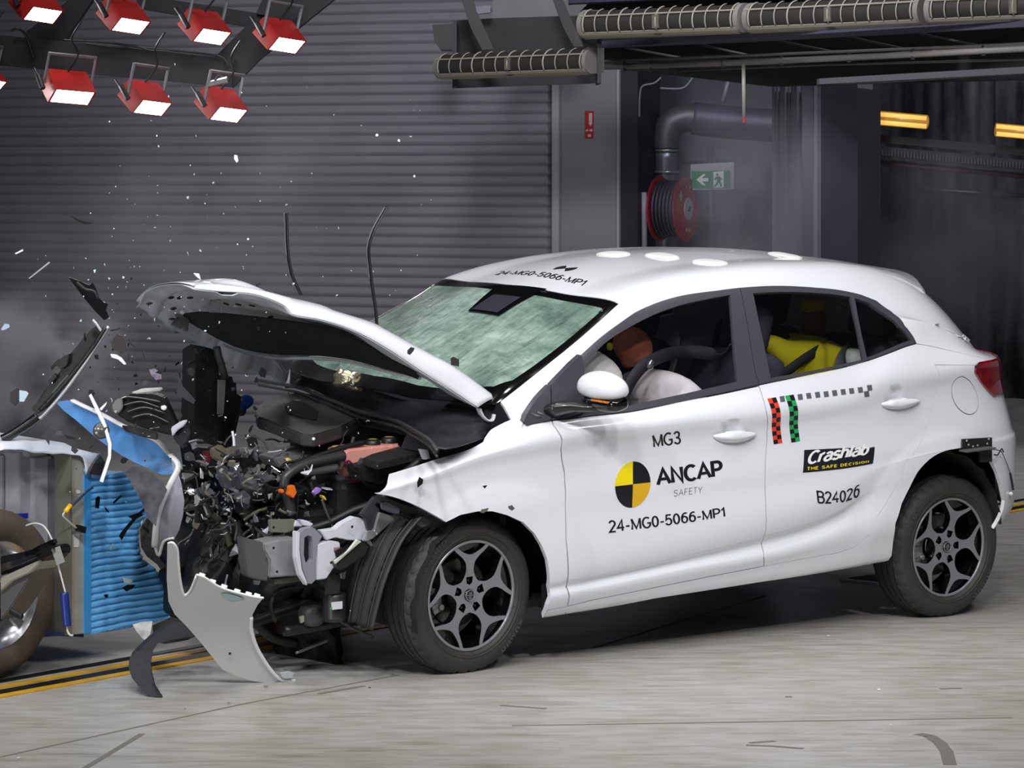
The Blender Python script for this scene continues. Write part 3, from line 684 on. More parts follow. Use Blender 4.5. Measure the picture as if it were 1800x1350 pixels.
def build_wheel(hub_px, ylocal, outward, parent, phase, tyre_r=.311, clamp=True, track=None, calp=(-1, .3)):
    """wheel whose hub face centre is seen at hub_px; outward = world direction of the axle"""
    c = CARM @ car_on(hub_px[0], hub_px[1], 'y', ylocal)
    z = outward.normalized(); x = Vector((0, 0, 1)).cross(z).normalized(); y = z.cross(x)
    Wm = Matrix(((x.x, y.x, z.x, c.x), (x.y, y.y, z.y, c.y), (x.z, y.z, z.z, c.z), (0, 0, 0, 1)))
    Lm = CARM.inverted() @ Wm
    w_ = bpy.data.objects.new('wheel', None); COL.objects.link(w_); w_.parent = parent; w_.matrix_local = Lm
    # tyre, local z outward; outer face of the rim at z=0
    seg = 144; hw = .0975; zc = -.088
    half = [(.216, hw - .012), (.228, hw - .001), (.250, hw + .004), (.272, hw + .002), (.288, hw - .006), (.2985, hw - .016), (.305, hw - .026)]
    tread = [(.3085, .062), (.3095, .0585), (.302, .0580), (.302, .0505), (.310, .050), (.3105, .022), (.3025, .0215), (.3025, .0135), (.3105, .013)]
    prof = [(r, zc + h) for r, h in half] + [(r, zc + h) for r, h in tread] + [(r, zc - h) for r, h in tread[::-1]] + [(r, zc - h) for r, h in half[::-1]]
    bm = bmesh.new(); rings = add_lathe(bm, prof, ID, seg)
    for ri in (5, 6, 7, len(rings) - 8, len(rings) - 7, len(rings) - 6):
        for k in range(0, seg, 4):
            v = rings[ri][k]; r = math.hypot(v.co.x, v.co.y); s = (r - .006) / r; v.co.x *= s; v.co.y *= s
    # raised rings and lettering bars on the sidewall
    add_lathe(bm, [(.236, zc + hw + .002), (.238, zc + hw + .0045), (.240, zc + hw + .0045), (.242, zc + hw + .003)], ID, seg)
    for v in bm.verts:
        wz = (Wm @ v.co).z
        if clamp and wz < .003:
            v.co += (Wm.to_3x3().inverted() @ Vector((0, 0, .003 - wz)))
            if v.co.z > zc: v.co.z += .006
    obj('tyre', bm, rubber, w_, auto=28)
    for a0, word in ((205, 'KUMHO'), (25, 'KUMHO')):
        bmt = stroke_text(word, .2, 0, .3)
        for v in bmt.verts: v.co = Vector((v.co.x * .15, v.co.y * .020, 0))
        for v in bmt.verts:
            a = R_(a0) + v.co.x / .268; r = .262 + v.co.y * .9; v.co = Vector((r * math.cos(-a), r * math.sin(-a), zc + hw + .0042))
        obj('sidewall_lettering', bmt, mat('raised_rubber', (74, 73, 72), .5), w_)
    # rim barrel
    bm = bmesh.new(); add_lathe(bm, [(.208, -.002), (.2155, .0), (.2185, -.004), (.2165, -.014), (.205, -.03), (.197, -.06), (.192, -.11), (.200, -.165), (.214, -.172), (.214, -.178), (.196, -.170), (.186, -.11), (.190, -.06), (.199, -.03)], ID, 96, closed=True)
    obj('rim', bm, blackg, w_, auto=40)
    bm = bmesh.new(); add_lathe(bm, [(.2045, -.0015), (.2065, .001), (.2135, .0018), (.2160, .0), (.2150, -.004), (.2045, -.006)], ID, 96, closed=True)
    obj('rim_lip', bm, machined, w_, auto=40)
    # spokes
    outl = []; holes = []
    sec = [(.0680, -36), (.0700, -29), (.0780, -20), (.0900, -13.), (.105, -10), (.122, -9.5), (.136, -11), (.152, -14.5), (.170, -19), (.188, -22.5), (.2055, -24.8), (.2055, -20.2), (.190, -17), (.176, -12.5), (.166, -7.5), (.1605, -2.8)]
    sec = sec + [(r, -a) for r, a in sec[::-1]][:-1]
    for s in range(5):
        for r, a in sec:
            t = R_(a + s * 72 + phase); outl.append((r * math.cos(t), r * math.sin(t)))
        t0 = R_(s * 72 + phase); hx_, hy_ = .0565 * math.cos(t0), .0565 * math.sin(t0)
        holes.append([(hx_ + rr * math.cos(t0 + R_(q)), hy_ + rr * math.sin(t0 + R_(q))) for rr, q in ((.0225, -48), (.0225, 48), (.0165, 125), (.0175, 180), (.0165, 235))])
    holes.append([(.0245 * math.cos(R_(q)), .0245 * math.sin(R_(q))) for q in range(0, 360, 12)])
    zf = lambda r: -.001 - .014 * (1 - min(1, r / .205) ** 2)
    bm = bmesh.new(); fill2d(bm, outl, holes, zf, 0, 1, .034)
    o = obj('spokes', bm, None, w_, mats=[machined, blackg])
    # black under-web that joins the arms
    bm = bmesh.new()
    for s in range(5):
        t = R_(s * 72 + phase); a1, a2 = t - R_(19), t + R_(19)
        add_prism(bm, [Vector((.150 * math.cos(t), .150 * math.sin(t), -.030)), Vector((.204 * math.cos(a1), .204 * math.sin(a1), -.022)), Vector((.205 * math.cos(t), .205 * math.sin(t), -.022)), Vector((.204 * math.cos(a2), .204 * math.sin(a2), -.022))], (0, 0, -.01))
    add_lathe(bm, [(.0, -.040), (.085, -.040), (.085, -.055), (.0, -.055)], ID, 40)
    obj('spoke_web', bm, blackg, w_)
    for s in range(5):
        t = R_(s * 72 + phase); p = Vector((.0565 * math.cos(t), .0565 * math.sin(t), 0))
        bm = bmesh.new(); add_lathe(bm, [(0, -.020), (.0055, -.020), (.0078, -.023), (.0085, -.030), (.0085, -.045)], Matrix.Translation(p), 6); obj('lug_nut', bm, mat('dark_chrome', (60, 60, 64), .2, metal=.9), w_)
    bm = bmesh.new(); add_lathe(bm, [(0, -.008), (.021, -.0085), (.024, -.012), (.0245, -.03)], ID, 40); cap = obj('centre_cap', bm, blackg, w_, auto=40)
    bm = bmesh.new(); add_lathe(bm, [(.0195, -.008), (.0205, -.0065), (.0225, -.0065), (.0235, -.0085)], ID, 8); add_box(bm, (0, 0, -.0075), (.038, .0018, .002)); obj('badge', bm, machined, cap)
    for wd_, yy in (('M', .0022), ('G', -.0150)):
        bt = stroke_text(wd_, .22)
        for v in bt.verts: v.co = Vector(((v.co.x - .5) * .013, v.co.y * .0125 + yy, -.0072))
        obj('badge', bt, machined, cap)
    # brake
    bm = bmesh.new(); add_lathe(bm, [(.06, -.085), (.132, -.085), (.135, -.088), (.135, -.105), (.132, -.108), (.06, -.108)], ID, 64, closed=True); obj('brake_disc', bm, mat('brake_steel', (96, 94, 90), .35, metal=.7), w_, auto=40)
    bm = bmesh.new(); a = math.pi + .25 * calp[1] * 2
    for k in range(7):
        t = math.pi - .45 + k * .15; p = Vector((.125 * math.cos(t), .125 * math.sin(t), -.085)); add_box(bm, p, (.052, .024, .05), Matrix.Rotation(t, 4, 'Z'), .004)
    for t in (math.pi - .42, math.pi + .42):
        add_lathe(bm, [(0, -.052), (.011, -.052), (.014, -.056), (.014, -.08)], Matrix.Translation((.112 * math.cos(t), .112 * math.sin(t), 0)), 14)
    obj('brake_caliper', bm, mat('caliper_silver', (150, 156, 156), .35, metal=.6), w_, auto=40)
    return w_
build_wheel((829, 1047), -.80, FRONTN, car, 92)
rn = Vector(CR @ np.array([0, -1., 0])); build_wheel((1668, 962), -.80, rn, car, 75, clamp=True)
# the two far wheels, simple but whole
for x_, z_ in ((.18, .27), (2.57, .20)):
    far_c = Vector((x_, .80, z_)); c0 = CARM @ far_c; z = Vector(CR @ np.array([0, 1., 0])); x = Vector((0, 0, 1)).cross(z).normalized(); y = z.cross(x)
    Wm = Matrix(((x.x, y.x, z.x, c0.x), (x.y, y.y, z.y, c0.y), (x.z, y.z, z.z, c0.z), (0, 0, 0, 1)))
    w_ = bpy.data.objects.new('wheel', None); COL.objects.link(w_); w_.parent = car; w_.matrix_local = CARM.inverted() @ Wm
    bm = bmesh.new(); add_lathe(bm, [(.216, 0), (.25, .016), (.29, .008), (.308, -.03), (.311, -.10), (.308, -.17), (.29, -.195), (.25, -.2), (.216, -.19)], ID, 72)
    for v in bm.verts:
        wz = (Wm @ v.co).z
        if wz < .003: v.co += Wm.to_3x3().inverted() @ Vector((0, 0, .003 - wz))
    obj('tyre', bm, rubber, w_, True)
    bm = bmesh.new(); add_lathe(bm, [(0, -.02), (.2, -.005), (.218, 0), (.21, -.18), (.19, -.1), (0, -.1)], ID, 48); obj('rim', bm, machined, w_, True)
# wheel-arch liners, floor pan, inner bulkheads
def arch_liner(cx, cz, r, side, w0=.40, m=None, a0=-14, a1=192):
    bm = bmesh.new(); n = 26; s = side
    prev = None
    for i in range(n + 1):
        a = R_(a0 + (a1 - a0) * i / n); p = (cx + r * math.cos(a), cz + r * math.sin(a)); p2 = (cx + (r - .012) * math.cos(a), cz + (r - .012) * math.sin(a))
        rr = (r + .006 * math.sin(i * 2.4)) / r
        cur = [bm.verts.new((cx + (p[0] - cx) * rr, s * yy, cz + (p[1] - cz) * rr)) for yy in (.845, .78, .70, .845 - w0)]
        if prev:
            for k in range(3): bm.faces.new((prev[k], prev[k + 1], cur[k + 1], cur[k]))
        prev = cur
    c = bm.verts.new((cx, s * (.845 - w0), cz))
    vs_ = [v for v in bm.verts if abs(v.co.y - s * (.845 - w0)) < 1e-6 and v is not c]
    for a, b in zip(vs_, vs_[1:]): bm.faces.new((a, b, c))
    return obj('wheel_arch_liner', bm, m or mat('felt_liner', (30, 29, 29), .9, bump=.3, bscale=40, var=.3, vscale=18), car, True)
for s in (-1, 1):
    arch_liner(.07, .27, .365, s); arch_liner(2.46, .24, .385, s, a0=4, a1=186)
bm = bmesh.new(); add_box(bm, (1.25, 0, .22), (1.9, 1.5, .03)); add_box(bm, (2.75, 0, .32), (.8, 1.0, .05)); add_box(bm, (2.98, 0, .5), (.04, 1.3, .5)); obj('floor_pan', bm, dark, car)
bm = bmesh.new(); add_box(bm, (1.25, -.80, .24), (1.8, .03, .12)); add_box(bm, (1.25, .80, .24), (1.8, .03, .12)); obj('inner_sill', bm, dark, car)
bm = bmesh.new(); add_box(bm, (.19, 0, .53), (.03, 1.5, .60)); obj('firewall', bm, mat('firewall_black', (22, 22, 23), .7), car)
bm = bmesh.new(); add_box(bm, (1.24, -.83, .57), (1.66, .012, .66)); add_box(bm, (1.24, .83, .57), (1.66, .012, .66)); obj('inner_door_panel', bm, dark, car)
# ------------------------------------------------------------------ lettering, decals, handles, mirror, lamps
ink = mat('black_vinyl', (24, 24, 28), .4); inky = mat('yellow_vinyl', (236, 214, 20), .4); inkw = mat('white_vinyl', (240, 240, 240), .4)
redv = mat('red_vinyl', (226, 62, 40), .45); grnv = mat('green_vinyl', (28, 160, 84), .45); greyv = mat('grey_vinyl', (92, 90, 98), .45)
def surf_mesh(name, bmt, fn, m, parent, mats=None):
    """carry flat (0..1, 0..1) artwork onto the surface"""
    vs_ = list(bmt.verts); P = fn(np.array([[v.co.x, v.co.y] for v in vs_]), np.array([v.co.z for v in vs_]))
    for v, p in zip(vs_, P): v.co = Vector(p)
    me = bpy.data.meshes.new(name); bmt.to_mesh(me); bmt.free()
    o = finish(name, me, m, parent, False, mats); return o
def para(LL, LR, TL, off=.0012):
    A = np.array(uv(*LL, vmax=1.2)); B = np.array(uv(*LR, vmax=1.2)); C = np.array(uv(*TL, vmax=1.2))
    def fn(q, zz):
        p = A + np.outer(q[:, 0], B - A) + np.outer(q[:, 1], C - A)
        return Q(p[:, 0], p[:, 1]) + Qn(p[:, 0], p[:, 1]) * (off + zz)[:, None]
    return fn
def norm_text(txt, **k):
    me = text_mesh(txt, 1., **k); b = bmesh.new(); b.from_mesh(me); bpy.data.meshes.remove(me)
    xs = [v.co.x for v in b.verts]; ys = [v.co.y for v in b.verts]; x0, x1, y0, y1 = min(xs), max(xs), min(ys), max(ys)
    for v in b.verts: v.co = Vector(((v.co.x - x0) / (x1 - x0), (v.co.y - y0) / (y1 - y0), 0))
    return b
def word(txt, LL, LR, TL, par, m=ink, off=.0012, **k):
    o = surf_mesh('lettering', stroke_text(txt, **k), para(LL, LR, TL, off), m, par); return o
word('MG3', (1148.3, 787), (1198, 780), (1145.6, 764), fd, wt=.145)
word('ANCAP', (1153.5, 855), (1272, 837.5), (1150.5, 824), fd, wt=.20)
word('SAFETY', (1184.5, 873), (1235.5, 866), (1183.5, 861.5), fd, wt=.06, shear=.12, gap=.12)
word('24-MG0-5066-MP1', (1069, 937), (1275, 908.5), (1067, 915), fd, wt=.15)
word('B24026', (1437, 885), (1510, 874), (1434.5, 862), rd, wt=.15)
# logo box
def grid01(nx, ny, x0=0, x1=1, y0=0, y1=1):
    b = bmesh.new(); vv = [[b.verts.new((x0 + (x1 - x0) * i / nx, y0 + (y1 - y0) * j / ny, 0)) for j in range(ny + 1)] for i in range(nx + 1)]
    for i in range(nx):
        for j in range(ny): b.faces.new((vv[i][j], vv[i + 1][j], vv[i + 1][j + 1], vv[i][j + 1]))
    return b
surf_mesh('logo_panel', grid01(14, 6), para((1411, 831), (1534, 815), (1413.5, 791), .0010), mat('navy_vinyl', (26, 27, 38), .4), rd)
word('Crashlab', (1419, 817), (1527, 799), (1420.5, 793), rd, inkw, .0016, wt=.19, shear=.22, gap=.03)
word('THE SAFE DECISION', (1418.5, 827), (1527, 813), (1418.8, 821), rd, inky, .0016, wt=.2, gap=.2)
word('R', (1528, 788), (1531.5, 787.5), (1528, 783), rd, inkw, .0016)
# quartered roundel
def disc_quarter(a0):
    b = bmesh.new(); n = 18; R = 6
    g = [[b.verts.new((r / R * math.cos(R_(a0 + 90 * i / n)), r / R * math.sin(R_(a0 + 90 * i / n)), 0)) for i in range(n + 1)] for r in range(1, R + 1)]
    c = b.verts.new((0, 0, 0))
    for i in range(n): b.faces.new((c, g[0][i], g[0][i + 1]))
    for r in range(R - 1):
        for i in range(n): b.faces.new((g[r][i], g[r + 1][i], g[r + 1][i + 1], g[r][i + 1]))
    return b
_c = (1112.2, 851.3)
for a0, m_ in ((0, ink), (90, inky), (180, ink), (270, mat('gold_vinyl', (216, 170, 30), .4))):
    surf_mesh('roundel_quarter', disc_quarter(a0), para(_c, (_c[0] + 31, _c[1] - 3.4), (_c[0] - .8 + .8, _c[1] - 40), .0012), m_, fd)
def checker(TLp, TRp, BLp, rows, mA, mB, name):
    fn = para(BLp, (BLp[0] + TRp[0] - TLp[0], BLp[1] + TRp[1] - TLp[1]), TLp, .0012)
    b = bmesh.new()
    for c in range(2):
        for r in range(rows):
            y0 = r / rows; y1 = (r + 1) / rows
            for s in range(3):
                ya = y0 + (y1 - y0) * s / 3; yb = y0 + (y1 - y0) * (s + 1) / 3
                f = b.faces.new([b.verts.new(p) for p in ((c * .5, ya, 0), (c * .5 + .5, ya, 0), (c * .5 + .5, yb, 0), (c * .5, yb, 0))]); f.material_index = (c + r) % 2
    bmesh.ops.remove_doubles(b, verts=b.verts, dist=1e-5)
    return surf_mesh(name, b, fn, None, rd, mats=[mB, mA])
def vert_strip(top, bot, wpx, dy, rows, mA, mB, name):
    a = np.array(uv(*top)); b_ = np.array(uv(*bot)); t2 = np.array(uv(top[0] + wpx, top[1] + dy)); wx = t2[0] - a[0]
    def fn(q, zz):
        # left edge follows the photo, between top and bottom
        p = b_ + np.outer(q[:, 1], a - b_); p[:, 0] += q[:, 0] * wx
        return Q(p[:, 0], p[:, 1]) + Qn(p[:, 0], p[:, 1]) * .0012
    b = bmesh.new()
    for c in range(2):
        for r in range(rows):
            for s in range(3):
                ya = (r + s / 3) / rows; yb = (r + (s + 1) / 3) / rows
                f = b.faces.new([b.verts.new(p) for p in ((c * .5, ya, 0), (c * .5 + .5, ya, 0), (c * .5 + .5, yb, 0), (c * .5, yb, 0))]); f.material_index = (c + r) % 2
    bmesh.ops.remove_doubles(b, verts=b.verts, dist=1e-5)
    return surf_mesh(name, b, fn, None, rd, mats=[mA, mB])
vert_strip((1348.5, 701), (1360, 781), 15, -2.6, 10, ink, redv, 'checker_tape')
vert_strip((1379.5, 696), (1391, 778), 15, -2.4, 10, ink, grnv, 'checker_tape')
for (x_, y_) in ((1375, 701.4), (1406.4, 697.8), (1421.4, 695.8), (1437, 694), (1452, 692.8), (1467, 690.8), (1482, 688.9), (1496.7, 687.2), (1512, 685.3), (1528.3, 681.7), (1523, 692.6)):
    surf_mesh('tape_square', grid01(2, 2), para((x_ - 3.2, y_ + 5.3), (x_ + 5, y_ + 4.3), (x_ - 5, y_ - 4.3)), greyv, rd)
# smudge left on the front door by the barrier dust
# door handles
silverp = mat('door_handle_paint', (224, 226, 232), .16, coat=1.)
def handle(L, Rr, B, T, par):
    a = np.array(uv(*L)); b_ = np.array(uv(*Rr)); lo = np.array(uv(*B)); hi = np.array(uv(*T)); mid = (a + b_) / 2
    dn = (lo - mid)[1]; up = (hi - mid)[1]; bm = bmesh.new(); n, m_ = 26, 10; g = []
    for i in range(n + 1):
        t = i / n; s = math.sin(math.pi * t) ** .55; c = a + (b_ - a) * t; row = []
        for j in range(m_ + 1):
            u_ = j / m_; v = c[1] + dn * s * u_ * 1.0 + .006 * s
            row.append((c[0], v + up * .25 * s * (1 - u_), .002 + .030 * s * math.sin(math.pi * (.08 + .9 * u_)) ** .8))
        g.append(row)
    P = np.array(g).reshape(-1, 3); W = Q(P[:, 0], P[:, 1]) + Qn(P[:, 0], P[:, 1]) * P[:, 2:3]; vv = [bm.verts.new(p) for p in W]
    for i in range(n):
        for j in range(m_): k0 = i * (m_ + 1) + j; bm.faces.new((vv[k0], vv[k0 + m_ + 1], vv[k0 + m_ + 2], vv[k0 + 1]))
    bmesh.ops.remove_doubles(bm, verts=bm.verts, dist=1e-5)
    h = obj('door_handle', bm, silverp, par, True)
handle((1252, 766), (1329, 762), (1288, 782), (1292, 748), fd)
handle((1547.5, 710), (1617, 704), (1573, 726.5), (1581, 693), rd)
# fuel flap outline, rear lamp
fu = UV([(1691.7, 660.8), (1683, 664), (1675, 673), (1672.3, 688), (1676.7, 706.7), (1688, 721.7), (1703, 729), (1715, 724), (1719.7, 708), (1715, 688), (1705, 670)])
_f = [tuple(v) for v in smooth_pts([(x, v, 0) for x, v in fu + fu[:1]], 4)]; fu2 = [(v[0], v[1]) for v in _f[:-1]]
patch('fuel_flap', fu2, white, car, off=.0016, flange=.0015, gap=.0022)
patch('fuel_flap_gap', fu2, mat('panel_gap', (60, 60, 62), .8), car, off=.0008, flange=0, gap=0)
redl = mat('tail_lamp_red', (120, 10, 14), .06, coat=1., var=.5, vscale=14); 
tl = UV([(1742, 634), (1730, 636), (1718, 638), (1713, 643), (1712.5, 655), (1725, 675), (1736, 688), (1744, 696)])
lamp_out = tl + [(tl[-1][0] + .12, tl[-1][1] - .0), (tl[0][0] + .16, tl[-1][1]), (tl[0][0] + .16, tl[0][1])]
lamp_out = tl + [(3.12, tl[-1][1]), (3.12, tl[0][1])]
tlp = patch('tail_lamp', lamp_out, redl, car, off=.010, flange=.012, step=.02, gap=0)
patch('tail_lamp', lamp_out, redl, car, off=.010, flange=.012, step=.04, gap=0, mirror=True)
# roof points: (pixel) -> car frame on the roof skin
def roof_pt(px, py):
    z = 1.45
    for _ in range(40):
        p = car_on(px, py, 'z', z); z = .6 * z + .4 * roof_z(min(max(p.x, .3), 2.7), p.y)
    return Vector((p.x, p.y, z))
A, B, C = (surf_solve(*q, .9, .0) for q in ((869, 483.6), (1023, 503), (880, 477.2)))
bt = stroke_text('24-MG0-5066-MP1', .13)
for v in bt.verts:
    p = A + (B - A) * v.co.x + (C - A) * v.co.y; v.co = Vector((p[0], p[1], roof_z(*p) + .002))
obj('lettering', bt, ink, car)
tc_ = roof_pt(994, 472)
for s in (0, 1):
    b = bmesh.new(); c = b.verts.new((tc_.x, tc_.y, roof_z(tc_.x, tc_.y) + .002)); L_ = []
    for i in range(10):
        a = R_(45 + 180 * s + 90 * i / 9); x, y = tc_.x + .05 * math.cos(a), tc_.y + .055 * math.sin(a); L_.append(b.verts.new((x, y, roof_z(x, y) + .002)))
    for i in range(9): b.faces.new((c, L_[i], L_[i + 1]))
    obj('roof_marker', b, ink, car)
padm = mat('white_roof_pad', (218, 218, 218), .5)
for (px_, py_, a_, b_) in ((1078, 447, .055, .085), (1164, 451, .055, .085), (1248, 462, .055, .085), (1380, 450, .055, .085)):
    c = roof_pt(px_, py_); bm = bmesh.new(); n = 20
    rg = []
    for r, h in ((1, 0), (.95, .006), (.75, .010), (.4, .012)):
        rg.append([bm.verts.new((c.x + a_ * r * math.copysign(abs(math.cos(t)) ** .7, math.cos(t)), c.y + b_ * r * math.copysign(abs(math.sin(t)) ** .7, math.sin(t)), roof_z(c.x + a_ * r * math.cos(t), c.y + b_ * r * math.sin(t)) + h)) for t in [2 * math.pi * k / n for k in range(n)]])
    for p, q in zip(rg, rg[1:]):
        for k in range(n): bm.faces.new((p[k], p[(k + 1) % n], q[(k + 1) % n], q[k]))
    bm.faces.new(rg[-1]); obj('roof_pad', bm, padm, car, True)
# spoiler
bm = bmesh.new(); n = 24; rows = []
for i in range(n + 1):
    y = -.52 + 1.04 * i / n; e = 1 - (abs(y) / .52) ** 4; xt = 2.70 + .11 * e; zt = 1.262 + .062 * e
    zr = lambda x: roof_z(x, y)
    rows.append([(2.42, y, zr(2.42) + .001), (2.55, y, zr(2.55) + .006), (xt - .03, y, zt + .03), (xt, y, zt), (xt - .01, y, zt - .035), (2.60, y, zr(2.60) - .06)])
R2 = [[bm.verts.new(p) for p in r] for r in rows]
for p, q in zip(R2, R2[1:]):
    for k in range(6): bm.faces.new((p[k], p[(k + 1) % 6], q[(k + 1) % 6], q[k]))
bm.faces.new(R2[0]); bm.faces.new(R2[-1]); obj('spoiler', bm, white, car, auto=40)
# door mirror
mm = thing  # (mirror is a part of the car)
bm = bmesh.new(); bmesh.ops.create_uvsphere(bm, u_segments=40, v_segments=24, radius=1)
mc = car_on(1058, 684, 'y', -.99)
def superq(v, e): return math.copysign(abs(v) ** e, v)
for v in bm.verts:
    x, y, z = superq(v.co.x, .75), superq(v.co.y, .85), superq(v.co.z, .9)
    back = max(0, x); zz = z * (.058 if z > 0 else .048) * (1 - .10 * max(0, -y)) ; x2 = x * (.075 if x < 0 else .055)
    v.co = Vector((x2 + .012 * abs(y), y * .112, zz + .012 * (1 - y * y)))
mirr = obj('door_mirror', bm, white, car, True); mirr.location = mc; mirr.rotation_euler = (R_(3), R_(-4), R_(12))
bm = bmesh.new(); bmesh.ops.create_uvsphere(bm, u_segments=32, v_segments=16, radius=1)
for v in bm.verts: v.co = Vector((superq(v.co.x, .6) * .052 + .012, superq(v.co.y, .6) * .098 - .004, superq(v.co.z, .7) * .032 - .052))
obj('mirror_base', bm, blackg, mirr, True)
bm = bmesh.new(); add_box(bm, (-.055, -.035, -.034), (.01, .085, .007), None, .002); ind = obj('indicator', bm, mat('amber_lens', (226, 120, 24), .2, var=.6, vscale=90), mirr)
bm = bmesh.new(); add_box(bm, (.045, 0, 0), (.004, .16, .07), None, .001); obj('mirror_glass', bm, mat('mirror_glass', (180, 185, 190), .03, metal=1.), mirr)
def sail_prism(name, px, yv, th_, m, par=car, lean=.30):
    pts = []
    for x, y in px:
        q = yv
        for _ in range(12): c = car_on(x, y, 'y', q); q = .5 * q + .5 * (yv + lean * max(0, c.z - .95))
        pts.append(c)
    bm = bmesh.new(); add_prism(bm, pts, (0, th_, 0))
    return obj(name, bm, m, par)
sail_prism('quarter_trim', [(921, 740), (926, 728), (936, 713), (946, 699), (957, 687), (967, 677), (968, 700), (968.5, 738), (945, 743), (926, 747)], -.852, .03, trim)
sail_prism('mirror_sail', [(970, 676), (985, 660), (1004, 640), (1022, 624), (1027, 640), (1028, 724), (1000, 733), (970, 738)], -.848, .03, trim)
armm = mat('mirror_arm_black', (30, 30, 33), .28, coat=.3)
bm = bmesh.new()
secs = []
for (cx_, cy_), yv, hh, ww in (((974, 722), -.835, .034, .060), ((992, 716), -.87, .028, .050), ((1014, 714), -.91, .022, .040), ((1040, 716), -.955, .017, .040), ((1060, 716), -.99, .014, .040)):
    c = car_on(cx_, cy_, 'y', yv); secs.append([bm.verts.new(c + Vector((ww * math.cos(t), 0, hh * math.sin(t)))) for t in [2 * math.pi * k / 14 for k in range(14)]])
for p, q in zip(secs, secs[1:]):
    for k in range(14): bm.faces.new((p[k], p[(k + 1) % 14], q[(k + 1) % 14], q[k]))
bm.faces.new(secs[0]); bm.faces.new(secs[-1]); obj('mirror_arm', bm, armm, car, True)
# camera bracket on the rear arch, with its cable
def plate(name, px, axis, val, th_, m, par=None, d=None, bev=0., frame='car'):
    """plate cut to an outline seen in the photo, lying in the plane axis=val of the car frame"""
    pts = [car_on(x, y, axis, val) for x, y in px]
    if d is None: d = {'x': (th_, 0, 0), 'y': (0, th_, 0), 'z': (0, 0, -th_)}[axis]
    bm = bmesh.new(); add_prism(bm, pts, d, bev); return obj(name, bm, m, par)
br = plate('camera_bracket', [(1692, 772), (1744, 769), (1744, 812), (1723, 813), (1722, 794), (1692, 794)], 'y', -.905, .008, mat('bracket_black', (34, 33, 34), .45), car)
bm = bmesh.new(); a = car_on(1693, 791, 'y', -.93); b_ = car_on(1744, 789, 'y', -.93); add_box(bm, (a + b_) / 2, ((b_ - a).length, .05, .006), None); obj('bracket_shelf', bm, mat('bracket_grey', (84, 84, 86), .5), br)
for x_, y_ in ((1699, 775), (1738, 772), (1702, 782), (1718, 783), (1735, 780), (1710, 785)):
    p = car_on(x_, y_, 'y', -.912); bm = bmesh.new(); add_lathe(bm, [(0, .006), (.004, .006), (.0055, .003), (.0055, 0)], Matrix.Translation(p) @ Matrix.Rotation(R_(90), 4, 'X'), 8); obj('bolt', bm, silver, br)
bm = bmesh.new(); add_tube(bm, smooth_pts([car_on(1744, 790, 'y', -.915), car_on(1757, 792, 'y', -.90), car_on(1762, 797, 'y', -.885), car_on(1770, 815, 'y', -.86), car_on(1776, 832, 'y', -.84)]), .0022, 6); obj('cable', bm, mat('cable_grey', (70, 70, 74), .5), car)
bm = bmesh.new(); add_tube(bm, smooth_pts([car_on(1776, 832, 'y', -.84), car_on(1779, 848, 'y', -.83), car_on(1781, 861, 'y', -.825)]), .005, 8); obj('cable_sleeve', bm, blackp, car)
bm = bmesh.new(); add_tube(bm, smooth_pts([car_on(1748, 799, 'y', -.91), car_on(1753, 800, 'y', -.90), car_on(1758, 793, 'y', -.9), car_on(1761, 789, 'y', -.9), car_on(1764, 795, 'y', -.89)]), .003, 6); obj('cable_loop', bm, blackp, car)
bm = bmesh.new(); bmesh.ops.create_uvsphere(bm, u_segments=12, v_segments=8, radius=.009, matrix=Matrix.Translation(car_on(1777, 868, 'y', -.84))); obj('cable_clip', bm, padm, car, True)
# ------------------------------------------------------------------ cabin
seatm = mat('dark_seat_cloth', (66, 67, 84), .85, var=.2, vscale=12)
def seat(x0, y0, w_=.26, bench=False):
    s_ = bpy.data.objects.new('seat', None); COL.objects.link(s_); s_.parent = car
    bm = bmesh.new(); add_box(bm, (x0, y0, .50), (.5, w_ * 2, .16), None, .05); obj('seat_cushion', bm, seatm, s_, True)
    bm = bmesh.new(); add_box(bm, (x0 + .30, y0, .80), (.15, w_ * 2 * .95, .58), Matrix.Rotation(R_(18), 4, 'Y'), .05); obj('seat_back', bm, seatm, s_, True)
    bm = bmesh.new()
    add_box(bm, (x0 + .42, y0, 1.17), (.09, .26, .19), Matrix.Rotation(R_(14), 4, 'Y'), .035); obj('headrest', bm, seatm, s_, True)
seat(1.36, -.37); seat(1.36, .37); seat(2.12, -.36, .27); seat(2.12, .36, .27)
bm = bmesh.new(); add_box(bm, (.66, 0, .80), (.5, 1.42, .24), Matrix.Rotation(R_(-8), 4, 'Y'), .05); obj('dashboard', bm, mat('dash_grey', (72, 72, 84), .7), car, True)
bm = bmesh.new(); add_lathe(bm, [(.17 + .014 * math.cos(2 * math.pi * k / 10), .014 * math.sin(2 * math.pi * k / 10)) for k in range(10)], Matrix.Translation((1.0, .37, .98)) @ Matrix.Rotation(R_(-65), 4, 'Y'), 36, closed=True); obj('steering_wheel', bm, blackp, car, True)
